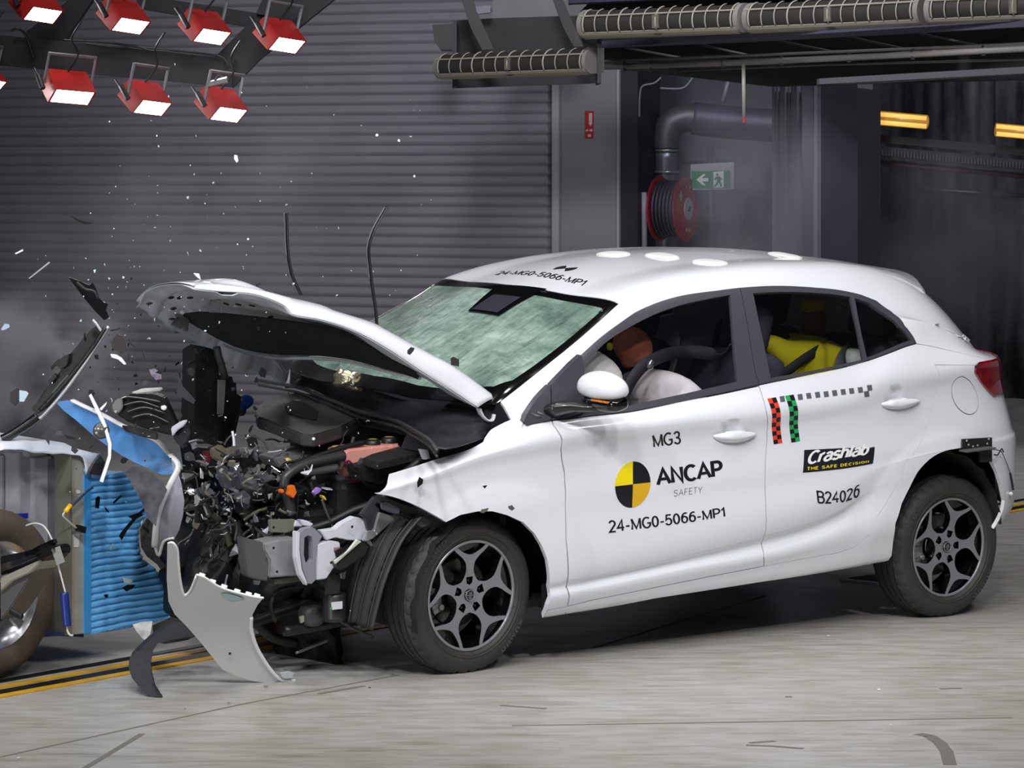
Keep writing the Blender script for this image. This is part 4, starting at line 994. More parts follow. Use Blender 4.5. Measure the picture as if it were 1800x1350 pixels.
# airbags
def blob(name, c, s, m, par, rot=(0, 0, 0), e=.8, amp=.03, seed=0, seg=32):
    rnd = random.Random(seed); ph = [rnd.uniform(0, 6.28) for _ in range(6)]
    bm = bmesh.new(); bmesh.ops.create_uvsphere(bm, u_segments=seg, v_segments=seg // 2, radius=1)
    for v in bm.verts:
        q = v.co.copy(); k = 1 + amp * (math.sin(5 * q.x + ph[0]) * math.sin(4 * q.y + ph[1]) + .7 * math.sin(9 * q.z + ph[2] + 3 * q.x) + .5 * math.sin(13 * q.y + ph[3]))
        v.co = Vector((superq(q.x, e) * s[0], superq(q.y, e) * s[1], superq(q.z, e) * s[2])) * k
    o = obj(name, bm, m, par, True); o.location = c; o.rotation_euler = rot; return o
bagm = mat('airbag_cloth', (222, 222, 220), .8, bump=.35, bscale=14)
blob('airbag', (.80, -.42, 1.0), (.115, .24, .16), bagm, car, (0, R_(24), 0), .7, .03, 2)
blob('airbag', (.88, .37, 1.02), (.14, .27, .20), bagm, car, (0, R_(-20), 0), .8, .03, 5)
# ------------------------------------------------------------------ raised, buckled bonnet
def curve_at(P, t):
    """Catmull-Rom through points, t in 0..1 by arc length"""
    Q_ = smooth_pts(P, 8); L = [0.]
    for a, b in zip(Q_, Q_[1:]): L.append(L[-1] + (b - a).length)
    L = np.array(L) / L[-1]; A = np.array([tuple(p) for p in Q_])
    return np.stack([np.interp(t, L, A[:, k]) for k in range(3)], -1)
def ycurve(px, ys):
    n = len(px); return [car_on(x, y, 'y', ys[0] + (ys[1] - ys[0]) * (i / (n - 1))) for i, (x, y) in enumerate(px)]
near_lo = ycurve([(840, 716), (800, 690), (740, 652), (680, 612), (620, 580), (560, 561), (515, 553), (500, 537), (447, 517), (384, 512), (341, 507)], (-.74, -.50))
near_up = ycurve([(874, 700), (800, 646), (760, 624), (720, 602), (680, 580), (652, 566), (588, 546), (560, 535), (465, 514), (384, 500), (341, 503)], (-.70, -.42))
far = ycurve([(503, 668), (473, 652), (456, 647), (428, 642), (398, 631), (377, 612), (333, 588), (307, 572), (272, 549), (239, 530)], (.70, .52))
front = [near_lo[-1], car_on(314, 498, 'y', -.30), car_on(277, 502, 'y', .05), car_on(255, 513, 'y', .35), far[-1]]
rear = [near_lo[0], car_on(790, 692, 'y', -.60), car_on(740, 660, 'y', -.45), car_on(660, 641, 'y', -.25), car_on(600, 626, 'y', 0.0), car_on(540, 624, 'y', .25), car_on(515, 632, 'y', .5), far[0]]
def coons(c0, c1, d0, d1, nu, nv):
    u = np.linspace(0, 1, nu); v = np.linspace(0, 1, nv); C0 = curve_at(c0, u); C1 = curve_at(c1, u); D0 = curve_at(d0, v); D1 = curve_at(d1, v)
    U_, V_ = np.meshgrid(u, v, indexing='ij'); U_ = U_[..., None]; V_ = V_[..., None]
    S = (1 - V_) * C0[:, None] + V_ * C1[:, None] + (1 - U_) * D0[None] + U_ * D1[None] - ((1 - U_) * (1 - V_) * C0[0] + U_ * (1 - V_) * C0[-1] + (1 - U_) * V_ * C1[0] + U_ * V_ * C1[-1])
    return S
S = coons(near_lo, far, rear, front, 60, 44)      # u from hinge to nose, v from near edge to far edge
rnd = random.Random(4)
uu, vv_ = np.meshgrid(np.linspace(0, 1, 60), np.linspace(0, 1, 44), indexing='ij')
edge = np.minimum(np.minimum(uu, 1 - uu), np.minimum(vv_, 1 - vv_))
nrm_ = np.array([.12, 0., 1.])
bulge = .03 * np.sin(math.pi * np.clip(vv_, 0, 1)) * np.sin(math.pi * np.clip(uu, 0, 1)) + .006 * np.sin(uu * 17 + vv_ * 6) * np.clip(edge * 8, 0, 1)
Sk = S + nrm_ * bulge[..., None]
def grid_mesh(name, A, m, par, th_=None, cond=None, auto=60):
    bm = bmesh.new(); nu, nv = A.shape[:2]; vv = [[bm.verts.new(A[i, j]) for j in range(nv)] for i in range(nu)]
    for i in range(nu - 1):
        for j in range(nv - 1):
            if cond is None or cond(i, j): bm.faces.new((vv[i][j], vv[i + 1][j], vv[i + 1][j + 1], vv[i][j + 1]))
    for v in list(bm.verts):
        if not v.link_faces: bm.verts.remove(v)
    bmesh.ops.remove_doubles(bm, verts=bm.verts, dist=1e-5)
    o = obj(name, bm, m, par, auto=auto)
    if th_: md = o.modifiers.new('s', 'SOLIDIFY'); md.thickness = th_; md.offset = 0
    return o
bonnet = bpy.data.objects.new('bonnet', None); COL.objects.link(bonnet); bonnet.parent = car
# outer skin: rolled near flank, then over the top
u = np.linspace(0, 1, 60); lo = curve_at(near_lo, u); up = curve_at(near_up, u)
k = np.linspace(0, 1, 8)[None, :, None]
flank = lo[:, None] * (1 - k) + up[:, None] * k; flank = flank + np.array([0, -.012, .012]) * np.sin(math.pi * k)
top = Sk + np.array([0, 0, 1.]) * (.003 + .018 * np.clip(edge * 9, 0, 1))[..., None]; up_rows = up[:, None]
w_ = np.clip(vv_ * 5, 0, 1)[..., None]; w_ = w_ * w_ * (3 - 2 * w_)
top2 = np.concatenate([flank, (up_rows + (S - S[:, :1]) * 1.0) * (1 - w_[:, :]) + top * w_], 1)
grid_mesh('bonnet_skin', top2, white, bonnet, .0022)
# inner panel with ribs, insulation pad
inner_p = Sk - np.array([0, 0, .004]) * 1.; 
rib = (.010 * (np.sin(uu * 26) > .55) * (np.abs(vv_ - .5) > .38) + .012 * (vv_ > .93)) * (vv_ > .15) + .010 * (np.abs(uu - .90) < .02)
grid_mesh('inner_panel', inner_p - np.array([0, 0, 1.]) * rib[..., None], white_in, bonnet, .002, auto=40)
pad = mat('bonnet_insulation', (24, 24, 23), .95, bump=.5, bscale=60, var=.35, vscale=30)
# pad outline as seen: from the nose tip along the near edge to the tail and back along the hinge side
pad_top = [(322, 541), (352, 537), (400, 540), (447, 545), (515, 553), (560, 562), (620, 582), (680, 614), (728, 643)]
pad_bot = [(322, 546), (352, 565), (390, 586), (428, 601), (484, 610), (540, 611), (580, 614), (620, 620), (680, 636), (733, 648)]
ysT = (.22, -.60); ysB = (.34, -.50)
T_ = curve_at(ycurve(pad_top, ysT), np.linspace(0, 1, 50)); B_ = curve_at(ycurve(pad_bot, ysB), np.linspace(0, 1, 50))
kk = np.linspace(0, 1, 16)[None, :, None]; PG = T_[:, None] * (1 - kk) + B_[:, None] * kk; PG = PG + np.array([0, -.035, -.05]) * np.sin(math.pi * kk) * .3 + np.array([-.03, -.05, -.02])
grid_mesh('insulation_pad', PG, pad, bonnet, .008)
# folded rim along the hinge edge, latch and buffers under the nose
rim = [car_on(x, y, 'y', yy) for x, y, yy in ((735, 652, -.50), (700, 646, -.42), (660, 636, -.30), (600, 622, -.05), (540, 618, .18), (484, 618, .30), (430, 608, .34), (390, 594, .36))]
bm = bmesh.new(); add_tube(bm, smooth_pts([p + Vector((-.03, -.055, -.02)) for p in rim]), .010, 8, flat=.7); obj('stiffener', bm, white_in, bonnet, True)
bm = bmesh.new(); add_tube(bm, smooth_pts([car_on(x, y, 'y', yy) for x, y, yy in ((320, 548, .30), (352, 568, .36), (400, 597, .42), (440, 617, .46), (480, 628, .48), (500, 655, .60))]), .012, 8, flat=.6); obj('stiffener', bm, white_in, bonnet, True)
for pts, y0 in (([(312, 551), (320, 566), (330, 583), (333, 563), (327, 558)], .15), ([(307, 572), (314, 560), (322, 563), (318, 579)], .15)):
    plate('latch_bracket', pts, 'y', y0, .03, mat('latch_metal', (120, 122, 126), .3, metal=.8), bonnet)
for cx_, cy_ in ((263, 519), (305, 528), (302, 546), (301, 509), (316, 509), (334, 509), (397, 520), (418, 521), (442, 523), (474, 543)):
    p = car_on(cx_, cy_, 'y', .0 if cx_ > 330 else .1) + Vector((-.06, -.1, -.02)); bm = bmesh.new(); add_box(bm, p, (.016 if cx_ > 262 else .01, .02, .006), Matrix.Rotation(rnd.uniform(-.5, .5), 4, 'Y')); obj('panel_slot', bm, dark, bonnet)
bm = bmesh.new(); fr_ = [car_on(x, y, 'y', -.2) + Vector((-.04, -.06, 0)) for x, y in ((371, 525), (389, 523), (390, 546), (370, 545), (371, 525))]; add_tube(bm, fr_, .0028, 6); obj('wire_loop', bm, mat('olive_wire', (120, 122, 112), .4, metal=.5), bonnet)
# hinge arm near side
bm = bmesh.new(); add_tube(bm, smooth_pts([car_on(x, y, 'y', -.70) for x, y in ((841, 718), (847, 731), (856, 739), (864, 738), (867, 728))]), .017, 10, flat=.35); obj('hinge', bm, white, bonnet, True)
# ------------------------------------------------------------------ cowl, wipers, seals
cowlm = mat('cowl_plastic', (40, 40, 46), .42, bump=.1, bscale=30, var=.2)
c_rear = [car_on(x, y, 'z', z) for x, y, z in ((505, 655, .98), (560, 648, 1.0), (600, 664, 1.0), (650, 684, 1.0), (700, 700, 1.0), (760, 713, 1.0), (820, 719, 1.0), (868, 715, 1.0))]
c_front = [car_on(x, y, 'z', z) for x, y, z in ((500, 674, .93), (545, 682, .93), (590, 704, .93), (632, 724, .93), (680, 738, .92), (730, 762, .91), (775, 790, .90), (845, 772, .90))]
Cr = curve_at(c_rear, np.linspace(0, 1, 40)); Cf = curve_at(c_front, np.linspace(0, 1, 40)); kk = np.linspace(0, 1, 10)[None, :, None]
CG = Cr[:, None] * (1 - kk) + Cf[:, None] * kk; CG = CG - np.array([0, 0, .05]) * np.sin(math.pi * kk) * .8 + np.array([0, 0, .012]) * (np.sin(kk * 25) > .6)
grid_mesh('cowl_panel', CG, cowlm, car, .004)
for dz, r_ in ((0, .008), (-.022, .006)):
    bm = bmesh.new(); add_tube(bm, smooth_pts([car_on(x, y, 'z', .945) + Vector((0, 0, dz)) for x, y in ((455, 668), (500, 676), (531, 683), (562, 696), (593, 708), (632, 724), (669, 733), (702, 742), (730, 758), (755, 774), (768, 792))]), r_, 8); obj('bulkhead_seal', bm, mat('seal_rubber', (52, 52, 55), .35), car, True)
plate('cowl_bracket', [(634, 727), (669, 729), (668, 742), (645, 748), (640, 742)], 'y', -.12, .03, cowlm, car)
plate('cowl_bracket', [(756, 775), (770, 771), (781, 794), (768, 800), (757, 797)], 'y', -.64, .02, mat('bracket_dark_grey', (70, 70, 74), .4), car)
for pts in ([(740, 790), (752, 791), (756, 806), (747, 808)],):
    plate('white_flange', pts, 'y', -.66, .02, white_in, car)
# black trough between fender top edge and windscreen
tr = [car_on(x, y, 'y', -.70) for x, y in ((872, 712), (866, 728), (860, 750), (850, 768), (828, 786), (770, 800), (780, 775), (830, 745), (852, 722))]
bm = bmesh.new(); add_prism(bm, tr, (0, .25, 0)); obj('fender_trough', bm, cowlm, car)
for n_, pts, ys in (('wiper_arm', [(467, 376), (468, 400), (469, 430), (472, 460), (479, 490), (493, 520)], .42), ('wiper_arm', [(645, 366), (632, 388), (620, 412), (613, 440), (615, 470), (620, 510), (626, 552), (629, 600), (631, 655)], .30)):
    P = [car_on(x, y, 'y', ys) + Vector((.1, 0, 0)) for x, y in pts]; P = smooth_pts(P)
    wa = None
    bm = bmesh.new(); add_tube(bm, P, .011, 8, flat=.45); wa = obj(n_, bm, mat('wiper_black', (30, 31, 36), .3), car, True)
    bm = bmesh.new(); add_tube(bm, [p + Vector((-.012, -.004, 0)) for p in P[:len(P) * 3 // 5]], .0035, 6); obj('wiper_rubber', bm, mat('wiper_grey', (92, 93, 98), .4), wa, True)
# crumpled foil and broken glass on the cowl
foil = mat('crumpled_foil', (196, 186, 160), .22, metal=.8, bump=.6, bscale=40)
blob('foil_duct', car_on(612, 668, 'y', .15), (.05, .06, .04), foil, car, (0, .3, .2), .8, .14, 3, 28); blob('foil_duct', car_on(626, 678, 'y', .1), (.03, .04, .025), foil, car, (0, .1, .2), .8, .16, 8, 24)
# ------------------------------------------------------------------ engine bay
coverm = mat('engine_cover_plastic', (66, 66, 67), .38, bump=.15, bscale=50, var=.15)
def slab(name, px, z, th_, m, par=car, bev=.006): return plate(name, px, 'z', z, th_, m, par, bev=bev)
bm = bmesh.new()
add_box(bm, (-.10, .05, .48), (.50, .95, .50), None, .03); add_box(bm, (-.38, -.12, .45), (.22, .5, .36), None, .03); add_box(bm, (-.1, -.45, .38), (.4, .22, .3), None, .03)
obj('engine_block_backing', bm, blackm, car)  # plain boxes for the engine mass, placed as dark backing to block light
ec = slab('engine_cover', [(449, 722), (458, 708), (472, 700), (520, 690), (560, 694), (600, 705), (634, 722), (628, 736), (600, 750), (552, 764), (530, 762), (470, 738), (452, 732)], .915, .05, coverm)
slab('cover_recess', [(500, 712), (512, 704), (540, 708), (560, 722), (556, 738), (530, 733), (505, 726)], .919, .006, mat('cover_recess_plastic', (30, 30, 32), .5), ec, .002)
bm = bmesh.new(); add_tube(bm, [car_on(450, 731, 'z', .905), car_on(490, 744, 'z', .905), car_on(528, 757, 'z', .905), car_on(548, 764, 'z', .905)], .007, 8); obj('cover_edge', bm, mat('pale_cover_grey', (104, 102, 100), .3, metal=.5), ec)  # paler grey tube along the lower edge of the cover
bm = bmesh.new(); add_lathe(bm, [(.0, .004), (.02, .004), (.024, 0)], Matrix.Translation(car_on(521, 703, 'z', .917)), 16); obj('cover_knob', bm, mat('pale_cover_grey', (104, 102, 100), .3, metal=.5), ec)
# upright radiator pack forced up behind the nose
radm = mat('radiator_black', (15, 15, 16), .55, bump=.4, bscale=70)
plate('radiator_pack', [(344, 618), (358, 609), (372, 613), (384, 618), (386, 700), (384, 775), (378, 830), (344, 822), (338, 780), (343, 700)], 'y', .10, .10, radm, car)
plate('radiator_pack', [(398, 662), (408, 662), (410, 672), (415, 673), (416, 692), (424, 697), (421, 730), (412, 770), (405, 790), (392, 780)], 'y', .14, .06, radm, car)
plate('radiator_strap', [(385, 668), (397, 668), (393, 728), (384, 728)], 'y', .07, .012, mat('grey_zinc_strip', (132, 132, 136), .4, metal=.5), car)
bm = bmesh.new(); add_tube(bm, [car_on(381, 610, 'y', .04), car_on(384, 625, 'y', .04), car_on(392, 650, 'y', .04), car_on(396, 666, 'y', .04)], .017, 12, flat=.8); obj('bonnet_stay', bm, mat('charcoal_plastic', (54, 54, 54), .5), car, True)
for pts in ([(331, 639), (345, 632), (352, 634), (340, 640)], [(344, 613), (352, 618), (362, 611), (350, 622)]):
    plate('radiator_clip', pts, 'y', .05, .02, blackp, car)
blob('filler_cap', car_on(431, 707, 'y', .25), (.034, .03, .017), mat('blue_cap', (28, 78, 182), .3, var=.1), car, (R_(25), R_(-35), 0), .7, .02, 1, 24)
blob('washer_neck', car_on(424, 718, 'y', .27), (.02, .02, .03), mat('cap_neck_grey', (90, 90, 84), .5), car)
# coolant tank, caps, fuse box
tankm = mat('coolant_tank_pink', (226, 160, 150), .3, spec=.5, var=.12, vscale=5)
tank = plate('coolant_tank', [(603, 797), (612, 790), (655, 785), (705, 780), (700, 795), (640, 808), (630, 818), (629, 846), (622, 836), (613, 819), (605, 812)], 'y', -.38, .13, tankm, car, bev=.008)
plate('coolant', [(606, 810), (614, 808), (622, 814), (631, 822), (630, 848), (621, 835), (612, 820)], 'y', -.392, .02, mat('coolant_magenta', (196, 60, 118), .2, spec=.6), tank, bev=.003)
for cx_, cy_ in ((655, 779), (684, 775)):
    p = car_on(cx_, cy_ + 4, 'y', -.33); bm = bmesh.new(); add_lathe(bm, [(0, .024), (.026, .023), (.031, .018), (.033, 0), (.030, -.012), (0, -.012)], Matrix.Translation(p), 24); cp = obj('tank_cap', bm, blackp, tank, auto=40)
    bm = bmesh.new(); add_lathe(bm, [(0, .026), (.018, .0255)], Matrix.Translation(p), 18); obj('cap_label', bm, mat('yellow_print', (150, 146, 60), .5), cp)
fb = bpy.data.objects.new('fuse_box', None); COL.objects.link(fb); fb.parent = car
slab('fuse_box_lid', [(637, 805), (652, 798), (699, 785), (720, 785), (743, 792), (736, 797), (666, 813)], .835, .03, mat('fuse_box_black', (42, 42, 43), .42), fb, .004)
plate('fuse_box_front', [(637, 805), (666, 813), (659, 831), (629, 821)], 'y', -.50, .02, mat('fuse_box_grey', (68, 68, 72), .35), fb, bev=.003)
plate('fuse_box_base', [(660, 815), (738, 798), (745, 803), (745, 812), (700, 828), (676, 850), (664, 852), (640, 846), (632, 823)], 'y', -.55, .10, mat('fuse_box_dark', (28, 28, 29), .5), fb, bev=.004)
for pts in ([(686, 806), (700, 802), (702, 812), (690, 816)], [(704, 803), (716, 799), (718, 808), (708, 812)], [(716, 812), (724, 806), (727, 812)]):
    plate('fuse_box_clip', pts, 'y', -.60, .03, mat('fuse_box_black', (42, 42, 43), .42), fb)
# hoses and looms
def hose(name, px, yv, r, m, par=car, n=5): 
    ys = yv if isinstance(yv, (list, tuple)) else [yv] * len(px)
    bm = bmesh.new(); add_tube(bm, smooth_pts([car_on(x, y, 'y', q) for (x, y), q in zip(px, ys)], n), r, 10); return obj(name, bm, m, par, True)
hg = mat('hose_rubber', (50, 50, 52), .38, bump=.1, bscale=60); hb = mat('hose_black', (22, 22, 23), .5)
hose('coolant_hose', [(604, 801), (580, 806), (545, 814), (520, 824), (503, 838), (500, 856), (506, 875), (510, 890), (513, 905)], -.42, .020, hg)
hose('coolant_hose', [(640, 778), (610, 785), (575, 796), (540, 808), (515, 820), (503, 835)], -.36, .011, hb)
hose('coolant_hose', [(535, 829), (560, 824), (590, 820)], -.40, .022, mat('grey_hose', (96, 96, 98), .4))
hose('wiring_loom', [(752, 800), (700, 840), (680, 868), (655, 885), (620, 898), (580, 918), (548, 928), (520, 932)], (-.62, -.6, -.6, -.58, -.56, -.54, -.52, -.5, ), .016, hb)
hose('wiring_loom', [(612, 812), (625, 830), (645, 850), (668, 855)], -.50, .009, hb)
hose('wiring_loom', [(552, 928), (562, 945), (580, 955), (598, 960), (610, 950), (598, 938), (590, 930)], -.62, .007, hb)
hose('wiring_loom', [(566, 878), (572, 895), (580, 915), (588, 935), (590, 948)], -.55, .005, mat('loom_grey', (70, 70, 76), .5))
hose('wiring_loom', [(566, 940), (578, 958), (588, 968), (596, 975)], -.64, .006, hb)
hose('throttle_cable', [(500, 775), (540, 765), (580, 762), (610, 770), (620, 785)], -.15, .006, hb)
hose('fuel_pipe', [(440, 790), (470, 800), (500, 792), (530, 785)], -.10, .005, silver)
hose('fuel_pipe', [(352, 905), (345, 925), (335, 945), (325, 958)], .1, .006, mat('dull_tube', (120, 120, 124), .3, metal=.7))
hose('air_pipe', [(365, 900), (385, 915), (398, 938), (405, 960)], .0, .014, mat('khaki_metal', (100, 96, 84), .5, metal=.4))
hose('hose', [(622, 768), (618, 785), (626, 792), (640, 794)], -.30, .007, hg)
# connectors
for px_, yv, m_, n_ in ((((510, 855), (518, 853), (522, 866), (516, 876), (508, 870)), -.46, mat('orange_connector', (228, 112, 30), .4), 'connector'), (((494, 862), (499, 860), (500, 866), (495, 867)), -.46, mat('orange_connector', (228, 112, 30), .4), 'connector'),
                       (((553, 866), (561, 857), (566, 860), (562, 866), (555, 870)), -.55, mat('lilac_connector', (140, 112, 190), .4), 'connector'), (((566, 872), (570, 871), (575, 879), (573, 880)), -.55, mat('yellow_tag', (214, 206, 60), .4), 'cable_tag'),
                       (((586, 962), (596, 960), (599, 965), (590, 975), (586, 970)), -.66, mat('red_connector', (196, 60, 44), .4), 'connector'), (((590, 970), (603, 962), (613, 972), (606, 984), (594, 984)), -.67, blackp, 'connector'), (((360, 795), (371, 793), (371, 812), (361, 815)), -.02, mat('dark_red_plastic', (92, 26, 26), .5), 'broken_relay')):
    plate(n_, px_, 'y', yv, .025, m_, car, bev=.002)
# inverter with yellow sticker, silver castings
inv = plate('inverter_casing', [(480, 806), (500, 800), (548, 800), (562, 808), (550, 818), (512, 826), (492, 822)], 'y', -.25, .12, mat('cast_grey', (124, 124, 128), .45, metal=.3), car, bev=.005)
plate('sticker', [(500, 806), (508, 804), (515, 812), (507, 814)], 'y', -.254, .003, mat('yellow_sticker', (216, 208, 40), .5), inv)
cast = mat('cast_silver', (172, 174, 180), .35, metal=.8, bump=.3, bscale=25)
plate('engine_mount', [(434, 840), (448, 835), (454, 848), (446, 854), (436, 850)], 'y', -.30, .05, cast, car, bev=.004)
plate('engine_mount', [(455, 836), (470, 830), (487, 838), (478, 845), (463, 850), (457, 842)], 'y', -.30, .05, cast, car, bev=.004)
lilac = mat('torn_grey_metal', (104, 102, 116), .38, metal=.5, bump=.25, bscale=18)
plate('torn_bracket', [(382, 822), (392, 817), (404, 822), (409, 838), (414, 860), (404, 864), (392, 858), (386, 842)], 'y', -.28, .02, lilac, car, bev=.006)
plate('torn_bracket', [(406, 820), (420, 815), (428, 828), (434, 848), (428, 858), (416, 863), (410, 842)], 'y', -.30, .02, lilac, car, bev=.006)
plate('torn_bracket', [(413, 872), (430, 862), (440, 870), (441, 892), (432, 896), (424, 884), (412, 876)], 'y', -.32, .015, lilac, car, bev=.004)
plate('torn_bracket', [(342, 862), (352, 857), (366, 860), (358, 868), (352, 874)], 'y', .0, .012, cast, car, bev=.002)
plate('torn_bracket', [(380, 836), (388, 828), (392, 836), (384, 844)], 'y', -.2, .012, silver, car, bev=.002)
kh = mat('khaki_crumple', (116, 112, 98), .5, metal=.3, bump=.5, bscale=30)
plate('crumpled_condenser', [(374, 790), (390, 782), (400, 790), (412, 786), (416, 800), (410, 812), (392, 815), (376, 806)], 'y', -.05, .03, kh, car, bev=.005)
plate('strut_post', [(597, 836), (606, 836), (606, 896), (597, 898)], 'y', -.38, .03, mat('strut_grey', (100, 102, 110), .4, metal=.5), car)
# front rail, crash can and headlamp carrier
railg = mat('rail_silver', (176, 178, 182), .32, metal=.55, bump=.08, bscale=12)
wht = mat('rail_white_primer', (206, 209, 218), .35)
dgrey = mat('crash_can_dark', (104, 103, 106), .45, metal=.5)
PL = [
 ('crash_can', [(428, 944), (445, 949), (462, 953), (464, 968), (469, 973), (467, 985), (472, 990), (472, 1003), (470, 1022), (450, 1019), (436, 1014), (431, 985)], -.62, .05, dgrey, .004),
 ('front_rail', [(462, 955), (490, 948), (521, 945), (524, 980), (531, 1012), (500, 1014), (472, 1016), (474, 985), (464, 968)], -.58, .09, railg, .006),
 ('front_rail_flange', [(482, 1018), (532, 1012), (538, 1022), (482, 1028)], -.56, .06, mat('rail_olive', (88, 88, 82), .5, metal=.4), .002),
 ('rail_bracket', [(475, 914), (520, 913), (518, 932), (505, 937), (477, 936)], -.54, .02, mat('bracket_olive', (140, 140, 130), .45, metal=.5), .003),
 ('rail_bracket', [(520, 914), (533, 920), (531, 926), (517, 926)], -.545, .03, wht, .003),
 ('headlamp_carrier', [(521, 934), (528, 935), (527, 965), (531, 1000), (541, 1026), (540, 1030), (528, 1012), (521, 980)], -.665, .03, wht, .003),
 ('headlamp_carrier', [(528, 914), (540, 915), (552, 921), (546, 926), (534, 924)], -.64, .03, wht, .003),
 ('rail_end_plate', [(557, 957), (580, 950), (598, 953), (600, 985), (586, 1000), (574, 1018), (557, 1020)], -.66, .03, wht, .004),
 ('fender_apron', [(563, 933), (590, 929), (600, 920), (613, 913), (622, 908), (640, 912), (646, 925), (650, 945), (637, 950), (613, 950), (590, 945), (575, 950)], -.66, .03, wht, .003),
 ('fender_apron', [(634, 905), (659, 873), (668, 876), (660, 888), (668, 896), (658, 930), (648, 932), (642, 910)], -.68, .02, mat('apron_grey', (74, 75, 80), .4, metal=.4), .003),
 ('fender_apron', [(667, 900), (683, 905), (696, 912), (655, 948), (640, 952), (646, 934), (658, 932)], -.69, .02, railg, .003),
 ('crash_sensor', [(598, 1003), (592, 990), (636, 952), (649, 962), (640, 978), (606, 1000)], -.70, .04, mat('sensor_black', (38, 38, 38), .45), .003),
 ('sensor_plate', [(590, 992), (588, 986), (606, 976), (628, 948), (636, 952)], -.71, .012, mat('sensor_plate_white', (206, 206, 200), .4), .002),
 ('rail_bolt', [(643, 951), (650, 949), (657, 958), (652, 961)], -.70, .02, silver, .002),
 ('rail_tab', [(598, 1008), (609, 1004), (607, 1018), (600, 1018)], -.66, .01, silver, .002),
 ('rail_tab', [(446, 1020), (459, 1021), (456, 1029), (447, 1028)], -.62, .01, dgrey, .002),
 ('horn_bracket', [(574, 1010), (600, 1008), (597, 1044), (573, 1046)], -.64, .012, mat('horn_bracket_grey', (56, 56, 54), .5, metal=.4), .002),
]
for n_, pts, yv, t_, m_, bv in PL: plate(n_, pts, 'y', yv, t_, m_, car, bev=bv)
# slotted upright: ring with a hole
def ringplate(name, outer, hole, yv, th_, m, par=car):
    A = [car_on(x, y, 'y', yv) for x, y in outer]; H = [car_on(x, y, 'y', yv) for x, y in hole]
    o2 = [(p.x, p.z) for p in A]; h2 = [(p.x, p.z) for p in H]; bm = bmesh.new(); fill2d(bm, o2, [h2], lambda r: 0., 0, 0, th_)
    for v in bm.verts: v.co = Vector((v.co.x, yv - v.co.z, v.co.y))
    return obj(name, bm, m, par)
ringplate('headlamp_carrier', [(527, 938), (535, 930), (548, 926), (554, 930), (566, 943), (558, 958), (556, 990), (556, 1018), (548, 1026), (541, 1026), (532, 1000), (527, 965)], [(535, 945), (541, 941), (548, 943), (550, 952), (550, 984), (544, 993), (537, 988), (534, 975)], -.66, .03, mat('carrier_grey', (148, 150, 162), .35, metal=.3))
for cx_, cy_ in ((481, 927), (481, 963), (487, 1005), (582, 989), (619, 926), (578, 1016)):
    p = car_on(cx_, cy_, 'y', -.69 if cx_ > 500 else -.60); bm = bmesh.new(); add_lathe(bm, [(0, .002), (.0045, .002), (.0055, 0)], Matrix.Translation(p) @ Matrix.Rotation(R_(90), 4, 'X'), 12); obj('bolt_hole', bm, dark, car)
p = car_on(588, 1068, 'y', -.60); bm = bmesh.new(); add_lathe(bm, [(0, .055), (.040, .055), (.045, .048), (.046, -.03), (.048, -.036), (.042, -.05), (0, -.055)], Matrix.Translation(p), 28); hn = obj('horn', bm, mat('horn_black', (34, 36, 36), .4), car, auto=40)
plate('horn_label', [(583, 1059), (602, 1057), (602, 1070), (584, 1072)], 'y', -.66, .004, mat('white_label', (214, 218, 222), .5), hn)
plate('horn_label', [(581, 1069), (584, 1067), (584, 1072), (581, 1071)], 'y', -.661, .004, mat('green_dot', (40, 160, 70), .5), hn)
# torn wheel-arch liner in front of the front wheel
felt = mat('liner_plastic', (36, 36, 35), .55, bump=.2, bscale=25, var=.2)
bm = bmesh.new(); rows = []
for i in range(26):
    t = i / 25; a = curve_at([car_on(x, y, 'y', -.60) for x, y in ((668, 905), (640, 950), (622, 1000), (612, 1045), (606, 1088))], np.array([t]))[0]; b_ = curve_at([car_on(x, y, 'y', -.84) for x, y in ((745, 905), (712, 945), (690, 990), (672, 1040), (655, 1108))], np.array([t]))[0]
    rows.append([a * (1 - q) + b_ * q + np.array([.02, 0, 0]) * math.sin(q * 19) * .4 for q in np.linspace(0, 1, 22)])
grid_mesh('arch_liner_front', np.array(rows), felt, car, .004)
for k_ in (.25, .5, .75, .9):
    bm = bmesh.new(); add_tube(bm, [Vector(r[int(k_ * 21)]) + Vector((-.006, -.004, 0)) for r in rows], .0045, 6); obj('liner_rib', bm, felt, car, True)
for k_ in range(4, 22, 2):
    p = Vector(rows[k_][17]) + Vector((-.012, -.01, 0)); bm = bmesh.new(); add_box(bm, p, (.012, .012, .022), Matrix.Rotation(.4, 4, 'Y'), .002); obj('liner_slot', bm, dark, car)
# lattice strip under the torn fender edge
lat = mat('lattice_grey', (58, 58, 62), .45)
plate('fender_bracket', [(662, 874), (672, 872), (735, 897), (784, 921), (790, 925), (770, 928), (748, 927), (730, 918), (700, 906), (680, 893)], 'y', -.80, .03, mat('lattice_dark', (30, 30, 31), .5), car)
for i in range(4):
    for j in range(2):
        x0 = 704 + i * 7.5; y0 = 900 + i * 3.2 + j * 7; plate('lattice_cell', [(x0, y0), (x0 + 6, y0 + 2.4), (x0 + 6, y0 + 6.4), (x0, y0 + 4)], 'y', -.812, .01, dark, car)
plate('fender_bracket', [(738, 905), (752, 912), (758, 922), (742, 928), (730, 920)], 'y', -.82, .03, lat, car, bev=.002)
plate('fender_bracket', [(672, 886), (684, 884), (704, 894), (702, 904), (688, 902), (674, 896)], 'y', -.82, .02, mat('bracket_blue_grey', (88, 90, 104), .4, metal=.4), car, bev=.003)
